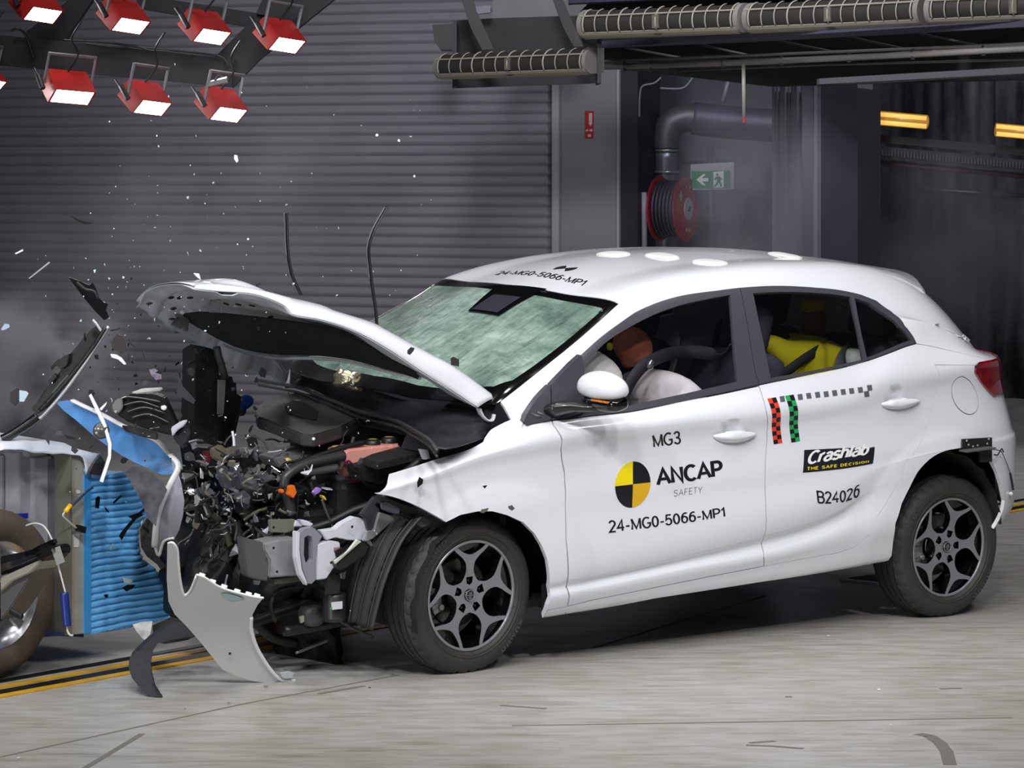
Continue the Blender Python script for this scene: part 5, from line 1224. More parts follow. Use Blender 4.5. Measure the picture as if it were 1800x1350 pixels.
# low, dark running gear
for n_, pts, yv, r_, m_ in (('lower_arm', [(430, 1100), (470, 1085), (515, 1070), (545, 1060)], -.35, .022, blackm), ('lower_arm', [(500, 1110), (560, 1100), (640, 1085)], -.5, .02, blackm), ('brake_pipe', [(520, 1148), (545, 1138), (578, 1125)], -.45, .006, mat('dull_tube', (120, 120, 124), .3, metal=.7)), ('undertray_edge', [(478, 1045), (500, 1034), (540, 1030), (575, 1036)], -.5, .008, hb), ('drive_shaft', [(560, 1060), (620, 1050), (680, 1040)], -.4, .03, blackm), ('undertray_edge', [(592, 1088), (620, 1104), (655, 1120)], -.62, .006, hg), ('wiring_loom', [(480, 1050), (476, 1065), (480, 1082), (485, 1092)], -.5, .008, hb), ('bumper_tube', [(410, 1050), (440, 1085), (480, 1120), (520, 1130)], -.3, .02, hb)):
    hose(n_, pts, yv, r_, m_)
blob('tow_eye', car_on(548, 1082, 'y', -.50), (.05, .04, .04), mat('grey_boss', (62, 62, 66), .5), car, (0, 0, 0), .6, .03, 3, 20)
plate('lens_fragment', [(528, 1085), (545, 1078), (548, 1082), (530, 1096)], 'y', -.52, .01, mat('pale_fragment', (150, 150, 140), .4), car)
bm = bmesh.new(); add_box(bm, (-.25, .1, .24), (.5, 1.1, .06), None, .02); add_box(bm, (-.30, 0, .36), (.3, .9, .2), None, .03); obj('subframe', bm, mat('subframe_black', (18, 18, 18), .6, bump=.3, bscale=30), car)
# crushed far-side front: dark crumpled mass reaching forward to the barrier
for i, (c, s_) in enumerate((((-.42, .10, .66), (.18, .25, .12)), ((-.50, .22, .45), (.14, .25, .2)), ((-.42, -.18, .36), (.12, .18, .16)), ((-.55, .30, .62), (.10, .12, .12)), ((-.60, .15, .30), (.14, .2, .12)), ((-.35, -.05, .20), (.2, .3, .07)))):
    blob('crushed_front_structure', c, s_, mat('crush_black', (20, 20, 21), .45, metal=.3, bump=.6, bscale=22, var=.4, vscale=12), car, (i, i * .7, i * .3), .7, .16, i, 28)
# many small broken pieces lying in and over the engine bay
def shard_bm(rnd, s, kind=None):
    bm = bmesh.new(); n = rnd.randint(4, 7); k_ = kind or rnd.choice(('flat', 'flat', 'bent', 'bar'))
    if k_ == 'bar':
        add_tube(bm, smooth_pts([Vector((-s, 0, 0)), Vector((0, rnd.uniform(-.3, .3) * s, rnd.uniform(-.2, .2) * s)), Vector((s, rnd.uniform(-.4, .4) * s, 0))], 3), s * rnd.uniform(.08, .2), 6, flat=rnd.uniform(.4, 1))
    else:
        pts = [Vector((s * rnd.uniform(.45, 1.1) * math.cos(2 * math.pi * i / n), s * rnd.uniform(.35, .9) * math.sin(2 * math.pi * i / n), 0)) for i in range(n)]
        add_prism(bm, pts, (0, 0, s * rnd.uniform(.08, .25)))
        if k_ == 'bent':
            for v in bm.verts: v.co.z += .6 * s * (v.co.x / s) ** 2 + .3 * v.co.y
    return bm
rnd = random.Random(11)
palette = [blackp] * 5 + [blackm] * 5 + [radm] * 3 + [dgrey] * 3 + [cast, silver, kh, lilac, mat('apron_grey', (74, 75, 80), .4, metal=.4), wht]
poly = [(345, 770), (400, 760), (450, 765), (520, 780), (600, 800), (630, 840), (600, 900), (520, 930), (470, 940), (420, 960), (400, 1000), (350, 990), (330, 900), (320, 830)]
def inpoly(x, y, poly):
    c = False
    for i in range(len(poly)):
        a, b = poly[i], poly[(i + 1) % len(poly)]
        if (a[1] > y) != (b[1] > y) and x < (b[0] - a[0]) * (y - a[1]) / (b[1] - a[1]) + a[0]: c = not c
    return c
n_ = 0
while n_ < 95:
    x, y = rnd.uniform(315, 640), rnd.uniform(755, 1090)
    if not inpoly(x, y, poly) and not (340 < x < 470 and 960 < y < 1100 and rnd.random() < .5): continue
    p = car_on(x, y, 'y', rnd.uniform(-.42, -.15) if x > 430 else rnd.uniform(-.3, .05)); s_ = rnd.choice((.012, .018, .026, .04, .05)) if n_ > 14 else .07
    bm = shard_bm(rnd, s_); bm.transform(Matrix.Translation(p) @ Matrix.Rotation(rnd.uniform(0, 6.28), 4, Vector((rnd.uniform(-1, 1), rnd.uniform(-1, 1), rnd.uniform(-1, 1))).normalized()))
    obj('broken_piece', bm, rnd.choice(palette if n_ > 14 else palette[:14]), car); n_ += 1
bright = [cast, silver, railg, lilac, wht, dgrey, mat('grey_zinc_strip', (132, 132, 136), .4, metal=.5), kh]
for nm, cnt_, kind_, pal in (('torn_metal_strip', 62, 'bent', bright), ('broken_clip', 60, 'flat', bright + [blackp, blackm]), ('bent_rod', 40, 'bar', bright)):
    k_ = 0
    while k_ < cnt_:
        x, y = rnd.gauss(430, 80), rnd.gauss(860, 70)
        if not inpoly(x, y, poly): continue
        bm = shard_bm(rnd, rnd.choice((.010, .014, .02, .028)), kind_); bm.transform(Matrix.Translation(car_on(x, y, 'y', rnd.uniform(-.5, -.25))) @ Matrix.Rotation(rnd.uniform(0, 6.28), 4, Vector((rnd.uniform(-1, 1), rnd.uniform(-1, 1), rnd.uniform(-1, 1))).normalized()))
        obj(nm, bm, rnd.choice(pal), car); k_ += 1
for i in range(34):
    x0, y0 = rnd.uniform(340, 600), rnd.uniform(770, 940); q = [(x0, y0)]
    a = rnd.uniform(0, 6.28)
    for k in range(4): a += rnd.uniform(-.9, .9); q.append((q[-1][0] + 14 * math.cos(a), q[-1][1] + 12 * math.sin(a)))
    hose('cable', q, rnd.uniform(-.45, -.2), rnd.choice((.003, .004, .006)), rnd.choice((hb, hb, hg, mat('dull_tube', (120, 120, 124), .3, metal=.7))), n=3)
# ------------------------------------------------------------------ moving barrier trolley (travels along the lane)
ORG = at(147, 1000, 12.55)
def side(px, py, out=0.):
    """pixel -> world point on the trolley's near flank plane (contains the lane direction), pushed out by 'out'"""
    n = np.array([TN.x, TN.y, 0.]); P0 = np.array(ORG) + n * out; r = ray(px, py); t = (n @ (P0 - CAMP)) / (n @ r); return Vector(CAMP + r * t)
def back(px, py, d=0.):
    """pixel -> world point on a cross plane facing the rear of the trolley, d along the lane from ORG"""
    n = np.array([TD.x, TD.y, 0.]); P0 = np.array(ORG) + n * d; r = ray(px, py); t = (n @ (P0 - CAMP)) / (n @ r); return Vector(CAMP + r * t)
tr0 = Vector((ORG.x, ORG.y, 0))
trolley = thing('barrier_trolley', 'wheeled barrier trolley with grey steel back plate and crushed blue honeycomb face', 'barrier trolley', tr0)
def tp(name, pts, d, m, par=trolley, bev=0.):
    bm = bmesh.new(); add_prism(bm, [p - tr0 for p in pts], d, bev); return obj(name, bm, m, par)
platem = mat('barrier_plate_grey', (116, 116, 106), .45, metal=.2, var=.12, vscale=5, bump=.06, bscale=30)
platee = mat('barrier_plate_edge', (158, 157, 148), .5, var=.14, vscale=14)
steelb = mat('light_grey_bracket', (150, 152, 160), .42, var=.05)
steeld = mat('mid_grey_bracket', (100, 101, 110), .45)
FW = TD; LAT = -TN                                    # forward along the lane, away from the camera
# back plate with rear face seen left of its edge
pe = [side(126, 798), side(147.5, 800), side(147.5, 1114), side(126, 1116)]
tp('back_plate', pe, LAT * 1.6, platee, bev=.002)
fa = [back(50, 797, -.085), back(126, 799, -.085), back(126, 1116, -.085), back(50, 1122, -.085)]
tp('back_plate_face', fa, -FW * .004, platem)
tp('base_rail', [side(60, 1108, -.02), side(147, 1114, -.02), side(147, 1120, -.02), side(60, 1116, -.02)], LAT * 1.4, mat('navy_rail', (34, 52, 96), .45))
# crushable honeycomb block: ribbed blue sheet
bluem = mat('honeycomb_blue_film', (108, 184, 246), .28, coat=.4, var=.10, vscale=10)
bout = [(149, 836), (185, 835), (220, 829), (228, 838), (236, 853), (246, 872), (254, 888), (262, 905), (252, 914), (245, 930), (244, 948), (249, 968), (262, 984), (278, 995), (290, 1013), (294, 1035), (297, 1053), (300, 1082), (284, 1091), (262, 1096), (230, 1105), (190, 1111), (150, 1115)]
P2 = [side(*p) for p in bout]; loc = [((p - ORG).dot(TD), p.z) for p in P2]
def poly_grid(outline, sx, sz):
    xs = [p[0] for p in outline]; zs = [p[1] for p in outline]; ol = resample(outline, .02)
    ins = []; x = min(xs)
    while x < max(xs):
        z = min(zs)
        while z < max(zs):
            if inpoly(x, z, outline) and min(math.hypot(x - a, z - b) for a, b in ol) > .4 * sz: ins.append((x, z))
            z += sz
        x += sx
    vo, eo, fo, *_ = delaunay_2d_cdt([Vector(p) for p in ol + ins], [(i, (i + 1) % len(ol)) for i in range(len(ol))], [], 0, 1e-6)
    fo = [f for f in fo if inpoly(sum(vo[i][0] for i in f) / len(f), sum(vo[i][1] for i in f) / len(f), outline)]
    return [tuple(v) for v in vo], fo, len(ol)
vo, fo, nb = poly_grid(loc, .022, .0042)
x0 = min(v[0] for v in vo); zb = min(v[1] for v in vo)
def rib(x, z):
    t = (x - x0 - .035); a = 1 if t > 0 else 0
    wob = .0022 * math.sin(x * 17 + z * 5) + .001 * math.sin(x * 47); s = math.sin(2 * math.pi * (z + wob + .10 * max(0, x - x0 - .2) * math.sin(z * 9)) / .0265)
    dent = -.05 * math.exp(-(((x - x0 - .42) / .08) ** 2 + ((z - zb - .30) / .10) ** 2))
    seam = -.006 if abs(x - x0 - .135) < .012 else 0
    return (-.010 * abs(math.cos(math.pi * (z + wob) / .0265)) ** 7 * a + dent + seam + .008 * math.sin(x * 14) * math.sin(z * 11))
bm = bmesh.new(); vv = []
for x, z in vo: vv.append(bm.verts.new(ORG + TD * x + TN * (rib(x, z)) + Vector((0, 0, z - ORG.z)) - tr0))
for f in fo: bm.faces.new([vv[i] for i in f])
cnt = {}
for f in bm.faces:
    for e in f.edges: cnt[e] = cnt.get(e, 0) + 1
bmesh.ops.recalc_face_normals(bm, faces=bm.faces)
be = [e for e in bm.edges if e.is_boundary]
r = bmesh.ops.extrude_edge_only(bm, edges=be); bmesh.ops.translate(bm, verts=[g for g in r['geom'] if isinstance(g, bmesh.types.BMVert)], vec=LAT * 1.0)
obj('honeycomb_block', bm, bluem, trolley, auto=35)
tp('mounting_strip', [side(148.5, 834, .006), side(160, 833, .006), side(160, 1112, .006), side(148.5, 1114, .006)], LAT * .01, mat('blue_strip', (66, 152, 222), .35))
# torn film over the top
filmm = mat('white_blue_film', (222, 230, 242), .22, coat=.5, bump=.3, bscale=14, var=.05)
FT = [side(0, 781, .0), side(30, 777, .0), side(65, 775, 0), side(100, 776, 0), side(128, 786, 0), side(148, 793, 0), side(176, 798, 0)]
FB = [side(0, 792, .02), side(30, 790, .02), side(62, 796, .02), side(100, 798, .02), side(126, 799, .02), side(146, 806, .02), side(151, 836, .02)]
A_ = curve_at(FT, np.linspace(0, 1, 30)); B_ = curve_at(FB, np.linspace(0, 1, 30)); C_ = A_ + np.array(LAT) * .75 + np.array([0, 0, .05]); kk = np.linspace(0, 1, 6)[None, :, None]
G = np.concatenate([B_[:, None] * (1 - kk) + A_[:, None] * kk, A_[:, None] * (1 - kk) + C_[:, None] * kk], 1) - np.array(tr0); G = G + np.array([0, 0, .0015]) * np.sin(np.arange(30) * 1.1)[:, None, None]
grid_mesh('top_film', G, filmm, trolley, .002)
tp('torn_flap', [side(176, 799, .02), side(185, 812, .02), (side(178, 836, .03)), side(156, 834, .03), side(165, 815, .05)], LAT * .01, mat('dark_flap', (64, 64, 68), .5))
# steel channels and bolts on the rear side
def chan(px0, px1, y0, y1, d, dep, m, name='steel_channel'):
    tp(name, [back(px0, y0, d), back(px1, y0 + 1, d), back(px1, y1, d), back(px0, y1, d)], FW * dep, m, bev=.004)
chan(-30, 6, 800, 1000, -.25, .06, steelb); chan(8, 34, 795, 960, -.26, .16, steelb); chan(38, 60, 804, 1010, -.20, .1, steelb); chan(61, 83, 804, 1060, -.13, .045, steeld); chan(6, 50, 786, 803, -.24, .10, mat('light_grey_bracket', (150, 152, 160), .42))
chan(34, 38, 830, 1000, -.13, .02, dark, 'channel_gap')
for yy in (829, 888, 943):
    p = back(66, yy, -.14) - tr0; d_ = -FW; z = Vector(d_); x = Vector((0, 0, 1)); y = z.cross(x); Mx = Matrix(((x.x, y.x, z.x, p.x), (x.y, y.y, z.y, p.y), (x.z, y.z, z.z, p.z), (0, 0, 0, 1)))
    bm = bmesh.new(); add_lathe(bm, [(0, .05), (.011, .05), (.012, .012), (.024, .012), (.026, .0), (.03, 0), (.03, -.004)], Mx, 6); obj('bolt', bm, mat('worn_bolt', (104, 104, 92), .4, metal=.6), trolley)
    q_ = [back(70, yy - 14, -.135), back(74, yy - 14, -.135), back(74, yy + 22, -.135), back(70, yy + 22, -.135)]; tp('slot', q_, -FW * .002, dark)
tp('blue_clamp', [back(28, 903, -.27), back(40, 903, -.27), back(40, 912, -.27), back(28, 912, -.27)], FW * .03, mat('royal_blue_paint', (24, 40, 150), .4))
# wheel of the trolley
wc = at(-1, 1046, 12.11); z = TN.copy(); x = Vector((0, 0, 1)).cross(z).normalized(); y = z.cross(x)
Wt = Matrix(((x.x, y.x, z.x, wc.x - tr0.x), (x.y, y.y, z.y, wc.y - tr0.y), (x.z, y.z, z.z, wc.z), (0, 0, 0, 1)))
w_ = bpy.data.objects.new('wheel', None); COL.objects.link(w_); w_.parent = trolley; w_.matrix_local = Wt
dusty = mat('dusty_tyre', (74, 66, 56), .8, bump=.3, bscale=50, var=.18, vscale=7)
wr = wc.z - .004
bm = bmesh.new(); add_lathe(bm, [(.205, .0), (.22, .012), (.26, .018), (wr - .03, .006), (wr - .008, -.016), (wr, -.04), (wr, -.16), (wr - .01, -.185), (wr - .04, -.20), (.22, -.205), (.205, -.19)], Matrix.Identity(4), 120); obj('tyre', bm, dusty, w_, auto=35)
bm = bmesh.new(); add_lathe(bm, [(.155, -.05), (.19, -.008), (.203, .004), (.209, .0), (.206, -.02), (.19, -.06), (.19, -.18), (.155, -.18)], Matrix.Identity(4), 72, closed=True); obj('rim', bm, silver, w_, auto=40)
for k_ in range(8):
    t = 2 * math.pi * k_ / 8; bm = bmesh.new(); add_prism(bm, [Vector((r * math.cos(t + a), r * math.sin(t + a), -.03 + .02 * (r > .1))) for r, a in ((.03, -.5), (.185, -.10), (.185, .10), (.03, .5))], (0, 0, -.02)); obj('spoke', bm, silver, w_)
bm = bmesh.new(); add_lathe(bm, [(0, -.02), (.05, -.02), (.055, -.04), (.055, -.1), (0, -.1)], Matrix.Identity(4), 24); obj('hub', bm, mat('hub_grey', (80, 80, 84), .4, metal=.5), w_)
# chrome guard pointing at the block
chrome = mat('chrome_guard', (170, 170, 176), .10, metal=1.)
def gb(px, py): return back(px, py, -.62)
gm_ = [([(0, 978), (40, 970), (78, 960), (84, 966), (84, 975), (72, 988), (40, 1000), (0, 1012)], mat('guard_dark', (44, 44, 50), .15, metal=.6), .14),
       ([(0, 992), (40, 980), (76, 968), (72, 978), (40, 992), (0, 1006)], chrome, .16),
       ([(0, 1016), (34, 1000), (70, 984), (66, 994), (50, 1008), (20, 1022), (0, 1040)], mat('guard_cream', (176, 174, 162), .25, metal=.3), .15),
       ([(0, 1034), (22, 1022), (52, 1010), (64, 1000), (48, 1022), (34, 1044), (20, 1066), (8, 1082), (0, 1090)], mat('guard_grey', (104, 104, 106), .35, metal=.3), .13)]
for pts, m_, dp in gm_: tp('wheel_guard', [back(x_, y_, -.46 - dp) for x_, y_ in pts], FW * dp * .9, m_, bev=.004)
tp('strap', [gb(40, 975), gb(66, 960), gb(92, 948), gb(95, 955), gb(70, 968), gb(60, 975)], FW * .02, blackg)
tp('clamp', [gb(60, 965), gb(82, 955), gb(97, 960), gb(98, 972), gb(84, 978), gb(66, 985)], FW * .03, mat('clamp_dark', (40, 40, 42), .3, metal=.6))
tp('clear_tag', [gb(90, 965), (gb(104, 960)), gb(113, 988), gb(100, 994)], FW * .004, mat('tag_plastic', (150, 152, 148), .2))
def tw(name, pts, r, m, d=-.60, par=trolley):
    bm = bmesh.new(); add_tube(bm, smooth_pts([back(x_, y_, d) - tr0 for x_, y_ in pts]), r, 8); return obj(name, bm, m, par, True)
wirew = mat('white_wire', (190, 190, 186), .4)
tw('wire', [(46, 924), (60, 920), (74, 923), (84, 934), (92, 950)], .0035, wirew); tw('wire', [(102, 992), (108, 1015), (115, 1042)], .0035, wirew)
tw('damper', [(113, 1042), (115, 1070), (118, 1101)], .016, mat('navy_damper', (28, 44, 120), .35)); tw('damper_hook', [(118, 1101), (119, 1110), (123, 1116), (128, 1117)], .004, wirew)
tw('wheel_bracket', [(20, 1074), (30, 1080), (38, 1084)], .012, blackp, -.70)
def ts(name, pts, r, m, out=.03, par=trolley):
    bm = bmesh.new(); add_tube(bm, smooth_pts([side(x_, y_, out) - tr0 for x_, y_ in pts]), r, 8); return obj(name, bm, m, par, True)
ts('cord', [(163, 857), (152, 864), (140, 876), (126, 889)], .005, mat('blue_cord', (44, 54, 84), .5)); ts('cord_plug', [(124, 888), (115, 900)], .010, mat('yellow_plug', (240, 196, 30), .4)); ts('cord_end', [(114, 900), (111, 907), (122, 918), (134, 928)], .004, wirew)
tp('cable_clamp', [side(133, 922, .02), side(146, 926, .02), side(144, 937, .02), side(132, 933, .02)], -LAT * .02, blackp); tp('plate_sticker', [side(128, 938, .0), side(140, 938, .0), side(138, 962, .0), side(129, 962, .0)], -LAT * .002, mat('torn_sticker', (214, 214, 212), .4)); tp('plate_hole', [side(134, 861, 0), side(140, 862, 0), side(141, 867, 0), side(134, 868, 0)], -LAT * .002, mat('white_chip', (230, 230, 235), .4))
# ------------------------------------------------------------------ pieces torn from the car nose and barrier
def sheet(name, px, Z, th_, m, label, cat, group=None, parent=None, bend=None, bev=0.):
    """a bent sheet: outline seen in the photo, depth Z (number or function of pixel), thickness th_"""
    f = Z if callable(Z) else (lambda x, y: Z)
    pts = [(x, y) for x, y in px]; ol = resample(pts, 9.); ins = []
    xs = [p[0] for p in pts]; ys = [p[1] for p in pts]; st = max(6., (max(xs) - min(xs)) / 14); x = min(xs) + 3
    while x < max(xs):
        y = min(ys) + 3
        while y < max(ys):
            if inpoly(x, y, pts) and min(math.hypot(x - a, y - b) for a, b in ol) > 3.: ins.append((x, y))
            y += st
        x += st
    vo, eo, fo, *_ = delaunay_2d_cdt([Vector(p) for p in ol + ins], [(i, (i + 1) % len(ol)) for i in range(len(ol))], [], 0, 1e-6)
    fo = [q for q in fo if inpoly(sum(vo[i][0] for i in q) / len(q), sum(vo[i][1] for i in q) / len(q), pts)]
    P = [at(v[0], v[1], f(v[0], v[1])) for v in vo]; c = sum(P, Vector()) / len(P)
    bm = bmesh.new(); vv = [bm.verts.new(p - c) for p in P]; [bm.faces.new([vv[i] for i in q]) for q in fo]
    bmesh.ops.recalc_face_normals(bm, faces=bm.faces)
    nn = sum((q.normal for q in bm.faces), Vector())
    if nn.y > 0: bmesh.ops.reverse_faces(bm, faces=bm.faces)
    be = [e for e in bm.edges if e.is_boundary]; src = list(bm.verts); cp = {v: bm.verts.new(v.co + Vector((0, th_, 0))) for v in src}
    for q in list(bm.faces): bm.faces.new([cp[v] for v in q.verts][::-1])
    for e in be: a, b_ = e.verts; bm.faces.new((a, b_, cp[b_], cp[a]))
    o = obj(name, bm, m, parent, auto=50); o.location = c
    if label: tag(o, label, cat, group)
    return o
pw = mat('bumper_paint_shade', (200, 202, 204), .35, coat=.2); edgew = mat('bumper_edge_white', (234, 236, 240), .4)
fasc = thing('bumper_corner', 'torn white bumper corner standing on the floor before the crushed nose', 'bumper panel', on_floor(400, 1204))
def zc(x, y): return 12.05 - .0020 * (1200 - y) + .06 * ((x - 400) / 110) ** 2 * (1 if x > 400 else .6) + .03 * math.sin((y - 1010) / 190 * 3.0)
fo1 = [(345, 1010), (360, 1016), (383, 1031), (407, 1040), (443, 1049), (463, 1051), (453, 1063), (444, 1080), (442, 1107), (452, 1137), (470, 1166), (487, 1187), (500, 1192), (517, 1188), (520, 1196), (507, 1204), (480, 1202), (443, 1197), (413, 1187), (391, 1177), (375, 1157), (350, 1126), (327, 1100), (307, 1080), (296, 1057), (293, 1017), (294, 957), (303, 953), (312, 965), (316, 990), (318, 1020), (325, 1047), (334, 1036)]
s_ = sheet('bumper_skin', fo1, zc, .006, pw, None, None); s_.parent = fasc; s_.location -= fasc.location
def sub(name, px, zf, r, m, par):
    bm = bmesh.new(); add_tube(bm, smooth_pts([at(x, y, zf(x, y) - .006) - par.location for x, y in px], 4), r, 8, flat=.6); return obj(name, bm, m, par, True)
sub('bumper_edge', [(345, 1010), (360, 1015), (383, 1030), (407, 1039), (443, 1048), (463, 1051)], zc, .007, edgew, fasc)
sub('bumper_edge', [(442, 1085), (442, 1107), (451, 1137), (469, 1168), (486, 1189), (500, 1197), (519, 1196)], zc, .007, edgew, fasc)
sub('bumper_edge', [(296, 955), (304, 954), (312, 966), (314, 990), (317, 1018), (323, 1045), (334, 1038), (345, 1012)], zc, .007, edgew, fasc)
for x, y in ((355, 1013), (374, 1024), (394, 1033), (417, 1041), (437, 1046), (452, 1049)):
    p = at(x, y - 2, zc(x, y)) - fasc.location; bm = bmesh.new(); add_box(bm, p, (.024, .012, .014), Matrix.Rotation(.3, 4, 'Y'), .003); obj('clip_tab', bm, edgew, fasc)
for x, y in ((404, 1149),): bm = bmesh.new(); add_box(bm, at(x, y, zc(x, y) - .004) - fasc.location, (.008, .004, .008)); obj('bumper_hole', bm, dark, fasc)
s_ = sheet('film_scrap', [(388, 1044), (400, 1043), (424, 1050), (428, 1055), (408, 1058), (392, 1053)], lambda x, y: zc(x, y) - .012, .003, mat('pale_blue_film', (168, 190, 196), .2), None, None, parent=None); s_.parent = fasc; s_.location -= fasc.location
s_ = sheet('clip_bracket', [(492, 1183), (506, 1181), (516, 1184), (514, 1192), (498, 1193)], lambda x, y: zc(x, y) - .02, .02, white_in, None, None); s_.parent = fasc; s_.location -= fasc.location
fas2 = thing('bumper_upper_corner', 'white-edged upper bumper corner hanging beside the blue block, above the torn corner', 'bumper panel', at(300, 900, 12.35))
zu = lambda x, y: 12.35 + .12 * ((y - 870) / 100) ** 2 - .0006 * (x - 300)
s_ = sheet('bumper_skin', [(300, 800), (317, 817), (313, 830), (319, 850), (324, 880), (322, 905), (315, 932), (306, 948), (290, 951), (280, 981), (270, 963), (271, 930), (275, 905), (290, 862), (305, 830)], zu, .006, mat('bumper_inner_grey', (138, 140, 152), .35), None, None); s_.parent = fas2; s_.location -= fas2.location
sub('bumper_edge', [(300, 800), (314, 820), (300, 850), (286, 880), (278, 905), (274, 932), (272, 960)], zu, .014, edgew, fas2)
sub('bumper_edge', [(272, 958), (279, 978), (288, 952), (306, 946)], zu, .006, edgew, fas2)
bluef = mat('blue_panel_film', (96, 160, 226), .22, coat=.5, bump=.3, bscale=10, var=.2, vscale=7)
zb_ = lambda x, y: 12.9 - .0020 * (x - 100) - .0006 * (y - 700)
o = sheet('torn_barrier_film', [(97, 706), (127, 703), (150, 716), (180, 730), (213, 748), (245, 762), (277, 777), (296, 797), (310, 814), (303, 834), (285, 834), (262, 824), (235, 812), (213, 800), (190, 785), (167, 768), (150, 753), (133, 738), (112, 722)], zb_, .008, bluef, 'long torn strip of blue barrier film flung over the block towards the bonnet', 'torn film')
bm = bmesh.new(); add_tube(bm, smooth_pts([at(x, y, zb_(x, y) - .02) - o.location for x, y in ((128, 704), (150, 715), (180, 729), (213, 747), (245, 761), (277, 776), (297, 797), (312, 815), (316, 825))]), .016, 8, flat=.4); obj('white_border', bm, edgew, o, True)
o = sheet('clear_film', [(218, 832), (232, 820), (250, 822), (268, 832), (288, 850), (294, 862), (280, 890), (274, 925), (260, 912), (250, 885), (236, 852)], 12.3, .006, mat('smoky_film', (84, 86, 92), .15, coat=.5, var=.5, vscale=16), 'smoky crumpled film between the blue block and the white bumper edge', 'torn film')
sheet('dark_cover_sheet', [(246, 930), (262, 905), (276, 912), (286, 950), (300, 940), (318, 945), (340, 900), (352, 960), (346, 1012), (334, 1040), (326, 1100), (300, 1092), (298, 1050), (290, 1012), (276, 992), (258, 978), (248, 962)], 12.75, .03, mat('cover_sheet_black', (20, 20, 22), .6, bump=.3), 'dark cover sheet added between the blue block and the torn bumper corner', 'cover sheet')  # dark sheet added to blacken the gap behind the bumper pieces
o = sheet('splash_strip', [(343, 1118), (320, 1122), (295, 1126), (277, 1131), (268, 1145), (265, 1162), (266, 1182), (272, 1205), (285, 1226), (272, 1224), (256, 1219), (244, 1207), (232, 1192), (226, 1175), (227, 1160), (233, 1146), (248, 1131), (262, 1118), (285, 1102), (305, 1092), (330, 1092)], lambda x, y: 11.72 + .0034 * (1226 - y), .02, mat('black_rubber_strip', (40, 40, 46), .38, bump=.1), 'curled black rubber strip touching the floor under the blue block', 'rubber strip')
for v in o.data.vertices:
    if v.co.z + o.location.z < .004: v.co.z = .004 - o.location.z
o = sheet('clear_scrap', [(233, 1098), (250, 1093), (268, 1092), (265, 1110), (260, 1128), (250, 1122), (240, 1110)], 12.2, .006, mat('cloudy_plastic', (186, 190, 192), .2, var=.4, vscale=20), 'cloudy scrap of plastic hanging under the blue block above the rubber strip', 'scrap')
o = sheet('underbody_cover', [(300, 1085), (330, 1092), (345, 1118), (330, 1125), (290, 1132), (270, 1128), (268, 1100)], 12.25, .02, mat('undercover_black', (20, 20, 22), .5), 'black under-cover piece behind the torn bumper corner', 'cover panel')
# ------------------------------------------------------------------ crash-test dummies (in the cabin)
def skin(name, nodes, edges, m, par, label=None, sub=2):
    me = bpy.data.meshes.new(name); me.from_pydata([tuple(n[0]) for n in nodes], edges, []); o = finish(name, me, m, par, False)
    o.modifiers.new('skin', 'SKIN').use_smooth_shade = True
    for v, n in zip(me.skin_vertices[0].data, nodes): v.radius = (n[1], n[1] if len(n) < 3 else n[2])
    me.skin_vertices[0].data[0].use_root = True
    sd = o.modifiers.new('sub', 'SUBSURF'); sd.levels = sub; sd.render_levels = sub
    return o
def person(label, base, M4, cloth, face, nodes, edges, head_at, look, shirtm):
    root = thing('crash_test_dummy', label, 'dummy', matrix=CARM @ Matrix.Translation(base))
    off_ = Vector(base); 
    nodes = [(Vector(n[0]) - off_, *n[1:]) for n in nodes]; h = Vector(head_at) - off_
    body = skin('body', nodes, edges, shirtm, root)
    bm = bmesh.new(); bmesh.ops.create_uvsphere(bm, u_segments=32, v_segments=24, radius=1)
    for v in bm.verts:
        q = v.co.copy(); x, y, z = q.x * .098, q.y * .076, q.z * .112
        if q.x > 0: x *= .92 - .10 * max(0, -q.z)                     # face side, flatter, chin
        z -= .012 * max(0, q.x) * (q.z < 0)
        r2 = (q.y / .22) ** 2 + ((q.z + .06) / .28) ** 2
        if q.x > .6: x += .020 * max(0, 1 - r2)                        # nose
        for sy in (-.42, .42):
            r3 = ((q.y - sy) / .2) ** 2 + ((q.z - .12) / .16) ** 2
            if q.x > .4: x -= .008 * max(0, 1 - r3)                    # eye sockets
        r4 = (q.y / .36) ** 2 + ((q.z + .46) / .07) ** 2
        if q.x > .4: x -= .005 * max(0, 1 - r4)                        # mouth
        for sy in (-1, 1):
            r5 = ((q.x + .02) / .16) ** 2 + ((q.z + .0) / .22) ** 2
            if q.y * sy > .7: y += sy * .012 * max(0, 1 - r5)          # ears
        v.co = Vector((x, y, z))
    hd = obj('head', bm, face, root, True); hd.location = h; hd.rotation_euler = look
    return root, hd
tan = mat('dummy_skin_orange', (186, 104, 74), .55); brown = mat('dummy_skin_brown', (140, 92, 58), .5)
wshirt = mat('dummy_white_shirt', (226, 222, 228), .85, bump=.25, bscale=10); yshirt = mat('dummy_yellow_shirt', (232, 222, 30), .8, bump=.25, bscale=12)
beltm = mat('seat_belt_grey', (52, 52, 58), .7)
